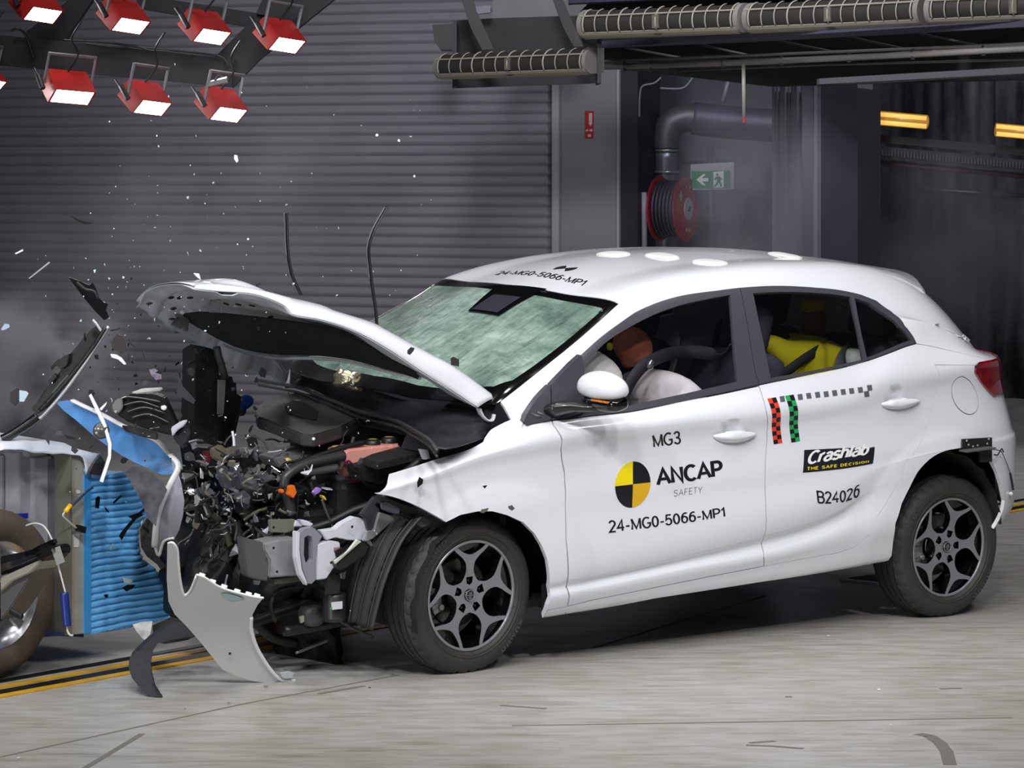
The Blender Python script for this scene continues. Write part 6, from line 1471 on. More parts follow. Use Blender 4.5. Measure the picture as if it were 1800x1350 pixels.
# front passenger, bent forward into the airbag
b0 = (1.30, -.37, .62)
nodes = [((1.42, -.38, .58), .15), ((1.34, -.40, .76), .15), ((1.26, -.44, .90), .16), ((1.17, -.42, .98), .10), ((1.12, -.40, 1.02), .05), ((1.26, -.60, .93), .085), ((1.14, -.64, .78), .055), ((.98, -.60, .74), .045), ((.90, -.58, .76), .035), ((1.24, -.20, .93), .085), ((1.12, -.16, .78), .055), ((.96, -.18, .76), .04),
         ((1.20, -.50, .55), .09), ((.86, -.50, .58), .07), ((.66, -.48, .32), .05), ((1.20, -.26, .55), .09), ((.86, -.26, .58), .07), ((.66, -.26, .32), .05)]
ed = [(0, 1), (1, 2), (2, 3), (3, 4), (2, 5), (5, 6), (6, 7), (7, 8), (2, 9), (9, 10), (10, 11), (0, 12), (12, 13), (13, 14), (0, 15), (15, 16), (16, 17)]
hp = car_on(1112, 606, 'y', -.40)
pr_, hd = person('front dummy in a white shirt slumped forward against the airbag', b0, None, None, tan, nodes, ed, tuple(hp + Vector((0, 0, -.01))), (R_(8), R_(52), R_(180)), wshirt)
hd.scale = (.84, .84, .84)
def strap(pts, wd_, m, par, base, name='seat_belt'):
    P = smooth_pts(pts, 6); bm = bmesh.new(); pv = None
    for i, p in enumerate(P):
        d = (P[min(i + 1, len(P) - 1)] - P[max(i - 1, 0)]).normalized(); s = d.cross(Vector((0, -1, 0))).normalized() * wd_ / 2
        c = [bm.verts.new(p + s - Vector(base)), bm.verts.new(p - s - Vector(base))]
        if pv: bm.faces.new((pv[0], pv[1], c[1], c[0]))
        pv = c
    o = obj(name, bm, m, par, True); md = o.modifiers.new('s', 'SOLIDIFY'); md.thickness = .004; return o
strap([car_on(x, y, 'y', yy) for x, y, yy in ((1098, 692, -.60), (1110, 668, -.61), (1128, 645, -.60), (1145, 634, -.58), (1175, 622, -.50), (1215, 618, -.45), (1270, 622, -.6), (1290, 600, -.7))], .055, beltm, pr_, b0)
blob('belt_buckle', car_on(1143, 641, 'y', -.62) - Vector(b0), (.014, .012, .022), silver, pr_, (0, .5, 0), .6, .02, 1, 12)
blob('face_mark', car_on(1072, 609, 'y', -.46) - Vector(b0), (.012, .012, .016), mat('yellow_mark', (206, 206, 40), .6), pr_, (0, 0, 0), .7, 0, 1, 12)
# driver on the far side, leaning forward, yellow sleeve reaching out
b1 = (1.30, .37, .62)
nodes = [((1.42, .37, .58), .15), ((1.36, .37, .76), .15), ((1.30, .36, .94), .15), ((1.25, .35, 1.08), .06), ((1.32, .16, .99), .075), ((1.36, .08, .90), .05), ((1.14, .18, 1.02), .045), ((1.05, .24, 1.04), .035), ((1.30, .56, .98), .075), ((1.14, .55, .86), .05), ((1.02, .50, .98), .04),
         ((1.2, .50, .55), .09), ((.86, .5, .58), .07), ((.66, .48, .32), .05), ((1.2, .26, .55), .09), ((.86, .26, .58), .07), ((.66, .26, .32), .05)]
ed = [(0, 1), (1, 2), (2, 3), (2, 4), (4, 5), (4, 6), (6, 7), (2, 8), (8, 9), (9, 10), (0, 11), (11, 12), (12, 13), (0, 14), (14, 15), (15, 16)]
dr_, hd = person('far front dummy with a yellow sleeve beyond the white-shirted one', b1, None, None, mat('dummy_skin_dark', (96, 56, 50), .55), nodes, ed, tuple(car_on(1095, 570, 'y', .30)), (0, R_(30), R_(180)), yshirt)
# rear dummy, reclined sideways in yellow
b2 = (2.20, -.25, .62)
rn = lambda x, y, yy: tuple(car_on(x, y, 'y', yy))
nodes = [(rn(1475, 690, -.28), .12), (rn(1455, 655, -.30), .13), (rn(1425, 640, -.30), .14), (rn(1415, 622, -.24), .09), (rn(1425, 600, -.16), .04), (rn(1385, 632, -.36), .085), (rn(1364, 612, -.38), .055), (rn(1345, 596, -.38), .04), (rn(1465, 625, -.05), .07), (rn(1480, 660, .02), .05), (rn(1500, 690, .0), .04),
         (rn(1400, 700, -.42), .08), (rn(1330, 705, -.42), .07), (rn(1290, 800, -.42), .05), (rn(1410, 690, -.12), .08), (rn(1340, 690, -.12), .07), (rn(1300, 790, -.12), .05)]
ed = [(0, 1), (1, 2), (2, 3), (3, 4), (2, 5), (5, 6), (6, 7), (2, 8), (8, 9), (9, 10), (0, 11), (11, 12), (12, 13), (0, 14), (14, 15), (15, 16)]
rr_, hd = person('rear dummy in a yellow shirt with yellow tape round its head', b2, None, None, brown, nodes, ed, rn(1430, 563, -.14), (0, R_(4), R_(178)), yshirt)
hd.scale = (.66, .62, .80)
bm = bmesh.new(); add_lathe(bm, [(.073, .055), (.077, .06), (.072, .095), (.060, .112), (.0, .118)], Matrix.Diagonal((1.25, 1.0, 1, 1)), 28); tpe = obj('head_tape', bm, mat('yellow_tape', (196, 186, 40), .6), hd, True)
for y_ in (.018, -.018): 
    bm = bmesh.new(); add_lathe(bm, [(0, .003), (.005, 0)], Matrix.Translation((.094, y_, -.045)) @ Matrix.Rotation(R_(90), 4, 'Y'), 10); obj('screw', bm, silver, hd)
strap([car_on(x, y, 'y', yy) for x, y, yy in ((1368, 662, -.50), (1388, 650, -.50), (1410, 634, -.47), (1435, 618, -.42), (1455, 606, -.32))], .045, beltm, rr_, b2)
strap([car_on(x, y, 'y', yy) for x, y, yy in ((1478, 648, -.47), (1482, 630, -.46), (1490, 618, -.42), (1500, 608, -.34))], .07, mat('seat_belt_grey2', (84, 86, 92), .7), rr_, b2, 'harness')
strap([car_on(x, y, 'y', yy) for x, y, yy in ((1347, 632, -.50), (1360, 640, -.50), (1376, 648, -.50))], .04, mat('pale_band', (186, 184, 172), .7), rr_, b2, 'arm_band')
blob('shoulder_pad', car_on(1497, 632, 'y', -.42) - Vector(b2), (.07, .06, .05), mat('pale_pad', (206, 212, 214), .6), rr_, (0, 0, 0), .9, .02, 3, 20)
# ------------------------------------------------------------------ lamp gantry
GZ = 20.0
gm = mat('gantry_black', (12, 12, 18), .6)
gan = thing('lamp_gantry', 'dark steel gantry frame carrying red floodlights in the upper left', 'gantry', at(250, 90, GZ))
def beam(px, Z=GZ + .25, dep=.12, m=gm):
    bm = bmesh.new(); add_prism(bm, [at(x, y, Z) - gan.location for x, y in px], (0, dep, 0), .0); return obj('beam', bm, m, gan)
beam([(-40, 58), (110, 72), (383, 101), (412, 104), (407, 153), (-40, 111)]); beam([(240, -10), (447, 22), (520, 34), (505, 55), (430, 46), (240, 14)], GZ + .6)
beam([(432, 46), (545, -8), (600, -60), (660, -60), (455, 105), (408, 154), (378, 100)], GZ + .3); beam([(127, -5), (165, -5), (112, 74), (66, 98), (43, 58)], GZ + .35)
beam([(465, -10), (545, -10), (520, 36), (450, 24)], GZ + .55)
for q in ([(110, 70), (180, 74), (250, 83), (320, 90), (383, 98)], [(150, 76), (210, 84), (235, 80), (262, 88), (290, 90), (340, 98)], [(60, 105), (45, 62), (30, 50), (20, 55)], [(380, 96), (395, 104), (402, 118)]):
    bm = bmesh.new(); add_tube(bm, smooth_pts([at(x, y, GZ + .2) - gan.location for x, y in q]), .008, 6); obj('cable', bm, blackp, gan, True)
redp = mat('floodlight_red', (172, 34, 30), .38, var=.12, vscale=9); lampw = mat('lamp_face', (255, 255, 255), .3, emit=(255, 252, 250, 14.))
brk = mat('yoke_grey', (150, 150, 154), .4, metal=.5)
def flood_proto():
    r = bpy.data.objects.new('floodlight', None); COL.objects.link(r); w2, h2, l2 = .15, .0575, .204
    bm = bmesh.new()
    f = [Vector((sx * w2, sy * h2, 0)) for sx, sy in ((-1, -1), (1, -1), (1, 1), (-1, 1))]; b = [Vector((sx * w2 * .92, sy * h2 * 1.25, l2)) for sx, sy in ((-1, -1), (1, -1), (1, 1), (-1, 1))]
    F = [bm.verts.new(p) for p in f]; B_ = [bm.verts.new(p) for p in b]
    for i in range(4): bm.faces.new((F[i], F[(i + 1) % 4], B_[(i + 1) % 4], B_[i]))
    bm.faces.new(B_); inn = [bm.verts.new(p * .90 + Vector((0, 0, .0))) for p in f]
    for i in range(4): bm.faces.new((F[i], inn[i], inn[(i + 1) % 4], F[(i + 1) % 4]))
    bmesh.ops.bevel(bm, geom=[e for e in bm.edges if all(abs(v.co.z - l2) < 1e-6 for v in e.verts)], offset=.03, segments=2, affect='EDGES')
    obj('housing', bm, redp, r)
    bm = bmesh.new(); bm.faces.new([bm.verts.new(p * .90 + Vector((0, 0, .003))) for p in f]); o = obj('lens', bm, lampw, r); o.modifiers.new('s', 'SOLIDIFY').thickness = .002
    bm = bmesh.new()
    add_tube(bm, [Vector((-w2 - .02, -h2 * .2, .10)), Vector((-w2 - .02, -h2 * 3.0, .20)), Vector((w2 + .02, -h2 * 3.0, .20)), Vector((w2 + .02, -h2 * .2, .10))], .012, 6, flat=1.); obj('yoke', bm, brk, r)
    bm = bmesh.new(); add_tube(bm, [Vector((-w2 - .04, 0, .06)), Vector((-w2 - .045, -.02, .16))], .018, 8); add_tube(bm, [Vector((-w2 - .04, -.01, .15)), Vector((-w2 - .05, -.02, .22))], .010, 8); obj('tilt_lever', bm, blackp, r)
    bm = bmesh.new(); add_tube(bm, smooth_pts([Vector((0, -h2, l2 * .8)), Vector((.02, -h2 * 3.5, l2 * .9)), Vector((-.05, -h2 * 5, l2 * 1.1)), Vector((-.02, -h2 * 7, l2 * 1.3))]), .006, 6); obj('cable', bm, blackp, r, True)
    return r
fp = flood_proto()
def vimg(x, y, z): return Vector((x, z, -y))          # image x, image y (down), depth
a1 = vimg(.537, .06, .84); a2 = vimg(-.617, .713, .34); a3 = vimg(-.578, -.70, .42)
def orient(o, px, py, rotz=0., tilt=0.):
    X = a1.normalized(); Y = (a2 - X * a2.dot(X)).normalized(); Zv = X.cross(Y)
    if Zv.dot(a3) < 0: X = -X; Zv = X.cross(Y)
    Mx = Matrix((X, Y, Zv)).transposed().to_4x4(); Mx = Matrix.Rotation(rotz, 4, 'Z') @ Matrix.Rotation(tilt, 4, 'X') @ Mx
    o.matrix_world = Matrix.Translation(at(px, py, GZ)) @ Mx
spots = [(76, 27, 'second floodlight from the left in the upper row, cut by the top edge', 0, 0), (230, 46, 'red floodlight above the gantry beam, between two others of the upper row', 0, 0), (373, 65, 'red floodlight of the upper row left of the frame corner', 0, 0), (505, 80, 'rightmost red floodlight on the gantry corner', 0, 0),
         (127, 171, 'left red floodlight under the gantry beam, turned more to the front', -.32, 0), (268, 190, 'middle red floodlight hanging under the gantry beam', 0, 0), (402, 202, 'right red floodlight under the gantry beam with a silver clamp on top', 0, 0), (-18, 152, 'floodlight cut off by the left edge, only its red rim showing', .2, 0)]
spots[0] = (76, 27, 'leftmost red floodlight at the top edge of the picture', 0, 0)
bm = bmesh.new()
for q_ in ((600, -62), (-60, 60)):
    p_ = at(q_[0], q_[1], GZ + .35) - gan.location; add_tube(bm, [p_, Vector((p_.x, p_.y, 6.48 - gan.location.z))], .03, 8)
obj('hanger_rods', bm, gm, gan)
for i, (x, y, lab, rz_, tl_) in enumerate(spots):
    o = fp if i == 0 else copy_tree(fp); orient(o, x, y, rz_, tl_); tag(o, lab, 'floodlight', 'red floodlights on the gantry')
bm = bmesh.new(); add_tube(bm, [Vector((-.06, 0, -.01)), Vector((.06, 0, .02))], .022, 10); add_tube(bm, [Vector((-.02, -.02, .02)), Vector((0, -.02, .05)), Vector((.03, -.02, .04))], .006, 6)
o = obj('clamp', bm, silver, None); o.location = at(383, 146, GZ - .1); tag(o, 'silver clamp lying on the lower right floodlight', 'clamp')
# ------------------------------------------------------------------ air curtains and ceiling steel
cream = mat('air_curtain_cream', (146, 142, 128), .45); fdark = mat('air_curtain_inside', (40, 38, 34), .6)
def air_curtain(pA, pB, r, label, right_cap=False):
    """pA, pB world ends of the axis"""
    L = (pB - pA).length; x = (pB - pA).normalized(); y = Vector((-x.y, x.x, 0)).normalized(); 
    if y.y > 0: y = -y
    z = Vector((0, 0, 1)); x = y.cross(z) if y.cross(z).dot(x) > 0 else -y.cross(z)
    sl = (pB.z - pA.z) / L
    Mx = Matrix(((x.x, y.x, 0, pA.x), (x.y, y.y, 0, pA.y), (0, 0, 1, pA.z), (0, 0, 0, 1)))
    root = thing('air_curtain', label, 'air curtain', matrix=Mx, group='air curtains under the ceiling')
    bm = bmesh.new(); n = 18; cs = [(-r * .9, -r * .8)] + [(r * 1.0 * math.cos(R_(a)), r * math.sin(R_(a))) for a in np.linspace(-62, 100, n)] + [(-r * .9, r)]
    def sec(s, k_=.94): return [bm.verts.new((s, yy * k_ if yy > 0 else yy, zz * k_)) for yy, zz in cs]
    a = sec(.02); b = sec(L - .02)
    for i in range(len(a) - 1): bm.faces.new((a[i], b[i], b[i + 1], a[i + 1]))
    obj('fan_drum', bm, fdark, root, True)
    bm = bmesh.new()
    for s0, s1 in ((0, .035), (L - .035, L)):
        A = [bm.verts.new((s0, yy * 1.03, zz * 1.03)) for yy, zz in cs]; B_ = [bm.verts.new((s1, yy * 1.03, zz * 1.03)) for yy, zz in cs]; m_ = len(cs)
        for i in range(m_): bm.faces.new((A[i], A[(i + 1) % m_], B_[(i + 1) % m_], B_[i]))
        bm.faces.new(A); bm.faces.new(B_)
        obj('end_cap', bm, mat('air_curtain_cap', (122, 120, 114), .5), root); bm = bmesh.new()
    bm.free()
    bm = bmesh.new(); lo = [(r * math.cos(R_(a)) * 1.04, r * math.sin(R_(a)) * 1.04) for a in (-72, -60, -46, -34)]
    A = [bm.verts.new((.02, yy, zz)) for yy, zz in lo]; B_ = [bm.verts.new((L - .02, yy, zz)) for yy, zz in lo]
    for i in range(3): bm.faces.new((A[i], A[i + 1], B_[i + 1], B_[i]))
    o = obj('outlet_lip', bm, cream, root); o.modifiers.new('s', 'SOLIDIFY').thickness = .006
    bm = bmesh.new()
    for a_ in (32,): add_tube(bm, [Vector((.02, r * 1.03 * math.cos(R_(a_)), r * 1.03 * math.sin(R_(a_)))), Vector((L - .02, r * 1.03 * math.cos(R_(a_)), r * 1.03 * math.sin(R_(a_))))], .006, 6)
    obj('grille_rail', bm, cream, root)
    m_ = 13
    for i in range(m_):
        s = .05 + (L - .10) * i / (m_ - 1); bm = bmesh.new(); add_tube(bm, [Vector((s, r * 1.02 * math.cos(R_(a)), r * 1.02 * math.sin(R_(a)))) for a in np.linspace(-34, 88, 12)], .0045 if i % 3 else .006, 5); obj('grille_rib', bm, cream, root, True)
    bm = bmesh.new(); add_box(bm, (L * .5, r * .9, .0), (.05, .02, r * .9)); obj('motor_box', bm, mat('motor_grey', (96, 92, 82), .5), root)
    bm = bmesh.new(); bmesh.ops.create_uvsphere(bm, u_segments=12, v_segments=8, radius=1, matrix=Matrix.Translation((L * .5, r * .68, -r * .80)) @ Matrix.Diagonal((.035, .004, .007, 1))); obj('badge', bm, fdark, root)
    return root
def fz(y, y0=46., Z0=20.0): return Z0 * (YH - y0) / (YH - y)
air_curtain(at(1030, 44, 20.0), at(1312, 33, fz(33, 44)), .093, 'air curtain first from the left of the three in the upper right row')
air_curtain(at(1322, 33, fz(33, 44)), at(1630, 19, fz(19, 44)), .093, 'middle air curtain of the three in the upper right row')
air_curtain(at(1640, 18, fz(18, 44)), at(1960, 5, fz(5, 44)), .093, 'rightmost air curtain, cut by the right edge of the picture')
zA = 21.2
air_curtain(at(778, 118, zA), at(1046, 108, zA * (300 - 118) / (300 - 108)), .086, 'lower air curtain alone on the dark board in front of the roller door')
def ob(name, px, Z, dep, m, label=None, cat=None, group=None):
    f = Z if callable(Z) else (lambda x, y: Z); c = at(px[0][0], px[0][1], f(*px[0])); bm = bmesh.new(); add_prism(bm, [at(x, y, f(x, y)) - c for x, y in px], (0, dep, 0)); o = obj(name, bm, m, None); o.location = c
    if label: tag(o, label, cat, group)
    else: o['kind'] = 'structure'
    return o
ob('mounting_board', [(795, 36), (870, 32), (1057, 26), (1057, 146), (795, 155)], 21.6, .05, mat('board_black', (9, 9, 13), .6), 'dark board behind the lower air curtain', 'board')
ob('board_rim', [(795, 36), (803, 36), (803, 152), (795, 153)], 21.3, .28, mat('board_rim_black', (26, 25, 34), .5), 'dark upright at the left end of the board', 'bracket')
ob('trim_20', [(1050, 60), (1057, 60), (1057, 146), (1050, 147)], 20.0, .4, mat('board_rim_black', (26, 25, 34), .5))
ob('ceiling_panel', [(866, 8), (868, -20), (1000, -20), (985, 28), (866, 36)], 22.0, .05, mat('pale_panel_grey', (104, 104, 108), .6), 'pale grey panel above the dark board', 'panel')
ob('junction_box', [(834, 12), (862, 9), (862, 22), (836, 25)], 21.4, .08, mat('box_grey', (112, 112, 120), .5), 'small grey junction box beside the left brace', 'box')
for px_, lab in (([(790, -60), (816, -60), (838, 20), (868, 86), (848, 88), (828, 50)], 'left diagonal steel brace above the lower air curtain'), ([(950, -60), (968, -60), (1000, 25), (1026, 82), (1008, 82), (990, 48)], 'right diagonal steel brace above the lower air curtain')):
    ob('brace', px_, 21.0, .06, mat('brace_dark', (40, 38, 40), .55), lab, 'brace', 'steel braces')
ob('end_box', [(760, 44), (800, 41), (800, 88), (775, 88), (763, 72)], 22.6, .2, mat('end_box_grey', (58, 58, 56), .6), 'dim grey rounded box left of the dark board', 'box')
zr_ = lambda x, y: 20.6 - (x - 1055) * .0042
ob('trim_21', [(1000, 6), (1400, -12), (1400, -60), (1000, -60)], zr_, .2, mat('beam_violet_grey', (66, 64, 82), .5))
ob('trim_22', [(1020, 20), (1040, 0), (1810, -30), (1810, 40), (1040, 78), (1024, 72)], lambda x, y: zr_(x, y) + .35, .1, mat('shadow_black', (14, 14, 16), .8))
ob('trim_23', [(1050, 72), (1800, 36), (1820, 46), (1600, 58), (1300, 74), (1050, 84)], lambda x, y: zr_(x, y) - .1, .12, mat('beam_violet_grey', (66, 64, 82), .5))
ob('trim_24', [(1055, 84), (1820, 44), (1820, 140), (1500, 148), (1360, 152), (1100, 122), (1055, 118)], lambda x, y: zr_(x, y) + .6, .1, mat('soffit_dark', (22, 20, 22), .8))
def pipe(name, px, Z, rpx, m, label, cat='pipe', group=None, seg=10):
    f = Z if callable(Z) else (lambda x, y: Z); P = [at(x, y, f(x, y)) for x, y in px]; c = P[0].copy(); bm = bmesh.new(); add_tube(bm, [p - c for p in P], rpx / F_ * f(*px[0]), seg); o = obj(name, bm, m, None, True); o.location = c
    if label: tag(o, label, cat, group)
    return o
cond = mat('conduit_grey', (134, 132, 128), .5); thin = mat('conduit_dull', (96, 94, 90), .5)
zq = lambda x, y: zr_(x, y) + .15
c1 = pipe('conduit', [(1056, 118), (1300, 110), (1560, 98), (1820, 84)], zq, 5.5, cond, 'thick pale conduit running under the air curtains to the right', 'conduit')
for x_ in (1098, 1145, 1270, 1374, 1492, 1604, 1728):
    y_ = np.interp(x_, [1056, 1300, 1560, 1820], [118, 110, 98, 84]); p = at(x_, float(y_), zq(x_, y_)); bm = bmesh.new(); add_box(bm, p - c1.location, (.02, .06, .06)); obj('pipe_clip', bm, blackp, c1)
pipe('conduit', [(1056, 108), (1300, 98), (1600, 86), (1820, 76)], zq, 2.5, cond, 'thin pale conduit just above the thick one', 'conduit')
pipe('conduit', [(1200, 124), (1450, 114), (1820, 104)], lambda x, y: zr_(x, y) + .3, 2.0, thin, 'dull thin conduit below the thick one', 'conduit')
pipe('conduit', [(1056, 82), (1300, 70), (1500, 60)], zq, 3, thin, 'dull conduit right of the dark board', 'conduit')
ob('trim_25', [(1440, 138), (1820, 116), (1820, 128), (1550, 146), (1440, 148)], zr_, .15, mat('beam_grey', (84, 84, 90), .5))
for i, (a, b) in enumerate((((1210, 74), (1330, 100)), ((1350, 68), (1470, 92)), ((1480, 62), (1600, 88)), ((1610, 58), (1740, 84)), ((1100, 84), (1210, 104)))):
    pipe('ceiling_rod', [a, b], lambda x, y: zr_(x, y) + .4, 2.2, mat('rod_dark', (60, 58, 58), .6), 'slanting rod in the dark soffit behind the conduits', 'rod', 'slanting rods in the soffit')
sp = pipe('sprinkler_pipe', [(1307, 112), (1308, 206)], 19.6, 3.6, mat('pipe_beige', (150, 146, 134), .5), 'beige drop pipe with a red tip hanging before the duct', 'pipe')
bm = bmesh.new(); add_tube(bm, [at(1308, 206, 19.6) - sp.location, at(1308.5, 215, 19.6) - sp.location], .010, 10); obj('red_tip', bm, mat('sprinkler_red', (190, 30, 44), .4), sp)
# ------------------------------------------------------------------ stack of sliding door leaves
stack_m = mat('door_leaf_grey', (112, 111, 122), .45, metal=.1); dkm = mat('door_leaf_gap', (40, 40, 50), .6)
def gx(px, Z): p = at(px, 300, Z); return Vector((p.x, p.y, 0))
sA, sB, sC = gx(1362, 20.6), gx(1443, 19.9), gx(1547, 21.4); ztop = CAMH + 152 / F_ * 19.9
st = thing('sliding_door_stack', 'tall stack of grey sliding door leaves beside the dark hall opening', 'sliding door', sA)
def leaf(a, b, m, t, name, z1=ztop):
    d = (b - a).normalized(); n = Vector((-d.y, d.x, 0)); n = n if n.y > 0 else -n; bm = bmesh.new(); add_prism(bm, [p - sA for p in (a, b, b + n * t, a + n * t)], (0, 0, z1)); return obj(name, bm, m, st)
leaf(sA, sB, dkm, .25, 'leaf_core'); leaf(sB, sC, mat('door_panel_grey', (74, 73, 84), .35, var=.05, vscale=2), .12, 'door_panel')
for f0, f1, o_ in ((0, .06, .02), (.09, .13, .02), (.16, .20, .015), (.22, .32, .03), (.36, .38, .02), (.42, .47, .02), (.52, .60, .035), (.64, .66, .02), (.70, .73, .02), (.78, .84, .03), (.88, .98, .04)):
    a = sA + (sB - sA) * f0; b = sA + (sB - sA) * f1; d = (sB - sA).normalized(); n = Vector((d.y, -d.x, 0)); n = n if n.y < 0 else -n
    leaf(a + n * o_, b + n * o_, stack_m, o_ + .02, 'leaf_edge')
leaf(sC - (sC - sB).normalized() * .01, sC + (sC - sB).normalized() * .004, stack_m, .13, 'panel_edge')
# ------------------------------------------------------------------ corridor: duct, hose reel, exit sign
KZ = 23.6
duct = mat('duct_metal', (112, 114, 124), .35, metal=.6, bump=.15, bscale=8); ductd = mat('duct_dark', (60, 60, 76), .5, metal=.2, bump=.3, bscale=10)
def K(px, py, Z=KZ): return at(px, py, Z)
dr0 = thing('ventilation_duct', 'bent ventilation duct behind the opening left of the door stack', 'duct', K(1168, 300))
def dt(name, px, rpx, m, Z=KZ, n=6):
    bm = bmesh.new(); add_tube(bm, smooth_pts([K(x, y, Z) - dr0.location for x, y in px], n), rpx / F_ * Z, 24); return obj(name, bm, m, dr0, True)
dt('duct_riser', [(1170, 460), (1170, 400), (1170, 262)], 21, duct); dt('duct_elbow', [(1170, 262), (1171, 240), (1180, 218), (1200, 208), (1222, 208)], 25, mat('duct_elbow', (74, 74, 80), .45, metal=.4)); dt('duct_run', [(1218, 208), (1290, 216), (1375, 222)], 29, ductd)
for y_ in (250, 262, 300): dt('duct_band', [(1170, y_), (1170, y_ + 5)], 23.5, mat('duct_band', (150, 150, 156), .3, metal=.7))
hr = thing('hose_reel', 'red fire hose reel on the corridor wall left of the exit sign', 'hose reel', K(1203, 367, 22.9))
ax = Vector((.55, -.83, 0)).normalized(); xx = Vector((0, 0, 1)).cross(ax).normalized(); yy_ = ax.cross(xx)
HM = Matrix(((xx.x, yy_.x, ax.x, 0), (xx.y, yy_.y, ax.y, 0), (xx.z, yy_.z, ax.z, 0), (0, 0, 0, 1)))
HM = Matrix.Rotation(0, 4, 'Z') @ HM
ax = Vector((.90, -.43, 0)).normalized(); xx = Vector((0, 0, 1)).cross(ax).normalized(); yy_ = ax.cross(xx); HM = Matrix(((xx.x, yy_.x, ax.x, 0), (xx.y, yy_.y, ax.y, 0), (xx.z, yy_.z, ax.z, 0), (0, 0, 0, 1)))
rdk = mat('reel_red', (128, 26, 40), .4); R1 = 57 / F_ * 22.9
bm = bmesh.new(); add_lathe(bm, [(0, .03), (R1 * .35, .03), (R1 * .9, .012), (R1, .015), (R1, 0), (R1 * .9, -.005), (0, 0)], HM, 40); obj('front_disc', bm, rdk, hr, auto=40)
bm = bmesh.new(); add_lathe(bm, [(0, -.20), (R1, -.20), (R1, -.185), (0, -.185)], HM, 40); obj('back_disc', bm, rdk, hr, auto=40)
bm = bmesh.new()
for k_ in range(6): add_lathe(bm, [(R1 * (.84) + .012 * math.cos(2 * math.pi * j / 8), -.17 + k_ * .028 + .013 * math.sin(2 * math.pi * j / 8)) for j in range(8)], HM, 32, closed=True)
obj('hose', bm, mat('hose_dark', (40, 38, 52), .5), hr, True)
bm = bmesh.new(); add_lathe(bm, [(0, .036), (R1 * .33, .036), (R1 * .34, .028)], HM, 24); hb_ = obj('hub_label', bm, mat('hub_pale', (146, 140, 140), .5), hr); bm = bmesh.new(); add_box(bm, HM @ Vector((0, 0, .04)), (.05, .01, .012), HM.to_3x3().to_4x4() @ Matrix.Rotation(.7, 4, 'Z')); obj('hub_mark', bm, dark, hr)
for a_, rr1, s_ in ((145, .68, (.055, .075)), (100, .66, (.03, .02)), (75, .68, (.03, .025)), (262, .66, (.03, .03)), (280, .68, (.03, .03))):
    p = HM @ Vector((R1 * rr1 * math.cos(R_(a_)) * 0 + R1 * rr1 * math.sin(R_(a_ - 0)) * 0, 0, 0)); v = Vector((0, 0, 0))
    # marks placed round the disc: angle measured from the horizontal as seen
    lx = R1 * rr1 * math.cos(R_(a_)); lz = R1 * rr1 * math.sin(R_(a_)); p = xx * lx * (1 if xx.x > 0 else -1) + Vector((0, 0, lz)) + ax * .026
    bm = bmesh.new(); add_prism(bm, [p + xx * dx + Vector((0, 0, dz)) for dx, dz in ((-s_[0] / 2, 0), (0, s_[1] / 2), (s_[0] / 2, 0), (0, -s_[1] / 2))], ax * .003); obj('disc_mark', bm, mat('hub_pale', (146, 140, 140), .5), hr)
pipe('standpipe', [(1132, 338), (1133, 460)], 23.3, 5, mat('pipe_pale', (150, 148, 160), .5), 'pale vertical pipe left of the hose reel', 'pipe')
pipe('standpipe', [(1112, 338), (1112, 460)], 23.5, 1.8, mat('pipe_dim', (70, 70, 84), .5), 'dim thin pipe beside the dark door jamb', 'pipe')
pipe('valve_pipe', [(1248, 335), (1250, 380), (1250, 460)], 23.8, 3, mat('pipe_dim2', (92, 92, 102), .5), 'thin grey pipe below the exit sign', 'pipe')
for q, lab in (([(1162, 136), (1150, 146), (1132, 150), (1126, 158), (1124, 180), (1124, 206)], 'grey cable curving down beside the dark jamb'), ([(1218, 136), (1205, 152), (1190, 156), (1160, 155)], 'grey cable curving left over the duct')):
    o = pipe('cable', [tuple(v)[:2] for v in smooth_pts([(x, y, 0) for x, y in q], 5)], 22.8, 1.8, mat('cable_dim', (104, 104, 114), .5), lab, 'cable')
pipe('cable', [tuple(v)[:2] for v in smooth_pts([(1314, 332, 0), (1312, 370, 0), (1302, 410, 0), (1288, 442, 0)], 5)], 23.2, .8, blackp, 'thin black cable hanging from the box beside the exit sign', 'cable')
pipe('tie_rod', [(1282, 136), (1270, 180)], 22.9, 4, mat('cable_dim', (104, 104, 114), .5), 'short slanting grey strut over the duct', 'strut')
es = thing('exit_sign', 'green exit sign with a white arrow and running figure', 'exit sign', K(1252, 309, 23.0))
EZ = 23.0
def ep(name, px, dy, dep, m, par=es): bm = bmesh.new(); add_prism(bm, [K(x, y, EZ + dy) - es.location for x, y in px], (0, dep, 0)); return obj(name, bm, m, par)
ep('sign_box', [(1214, 289), (1290, 285), (1290, 333), (1214, 334)], 0, .06, mat('sign_frame', (168, 166, 170), .4)); ep('hanger', [(1243, 256), (1256, 256), (1256, 284), (1243, 284)], .02, .04, mat('hanger_dark', (34, 34, 46), .5)); ep('hanger', [(1200, 284), (1292, 280), (1292, 288), (1200, 290)], .01, .05, mat('hanger_dark', (34, 34, 46), .5))
gsg = mat('exit_green', (22, 112, 70), .4, emit=(22, 112, 70, .12)); wsg = mat('exit_white', (206, 214, 208), .4, emit=(206, 214, 208, .12))
pan = ep('sign_panel', [(1216, 301), (1284, 300), (1284, 331), (1216, 331)], -.004, .004, gsg)
ep('figure_panel', [(1254, 302), (1272, 301), (1272, 330), (1254, 330)], -.008, .004, wsg)
ep('arrow', [(1224, 316), (1236, 306), (1241, 306), (1234, 313), (1245, 313), (1245, 319), (1234, 319), (1241, 326), (1236, 326)], -.009, .004, wsg)
fm = gsg
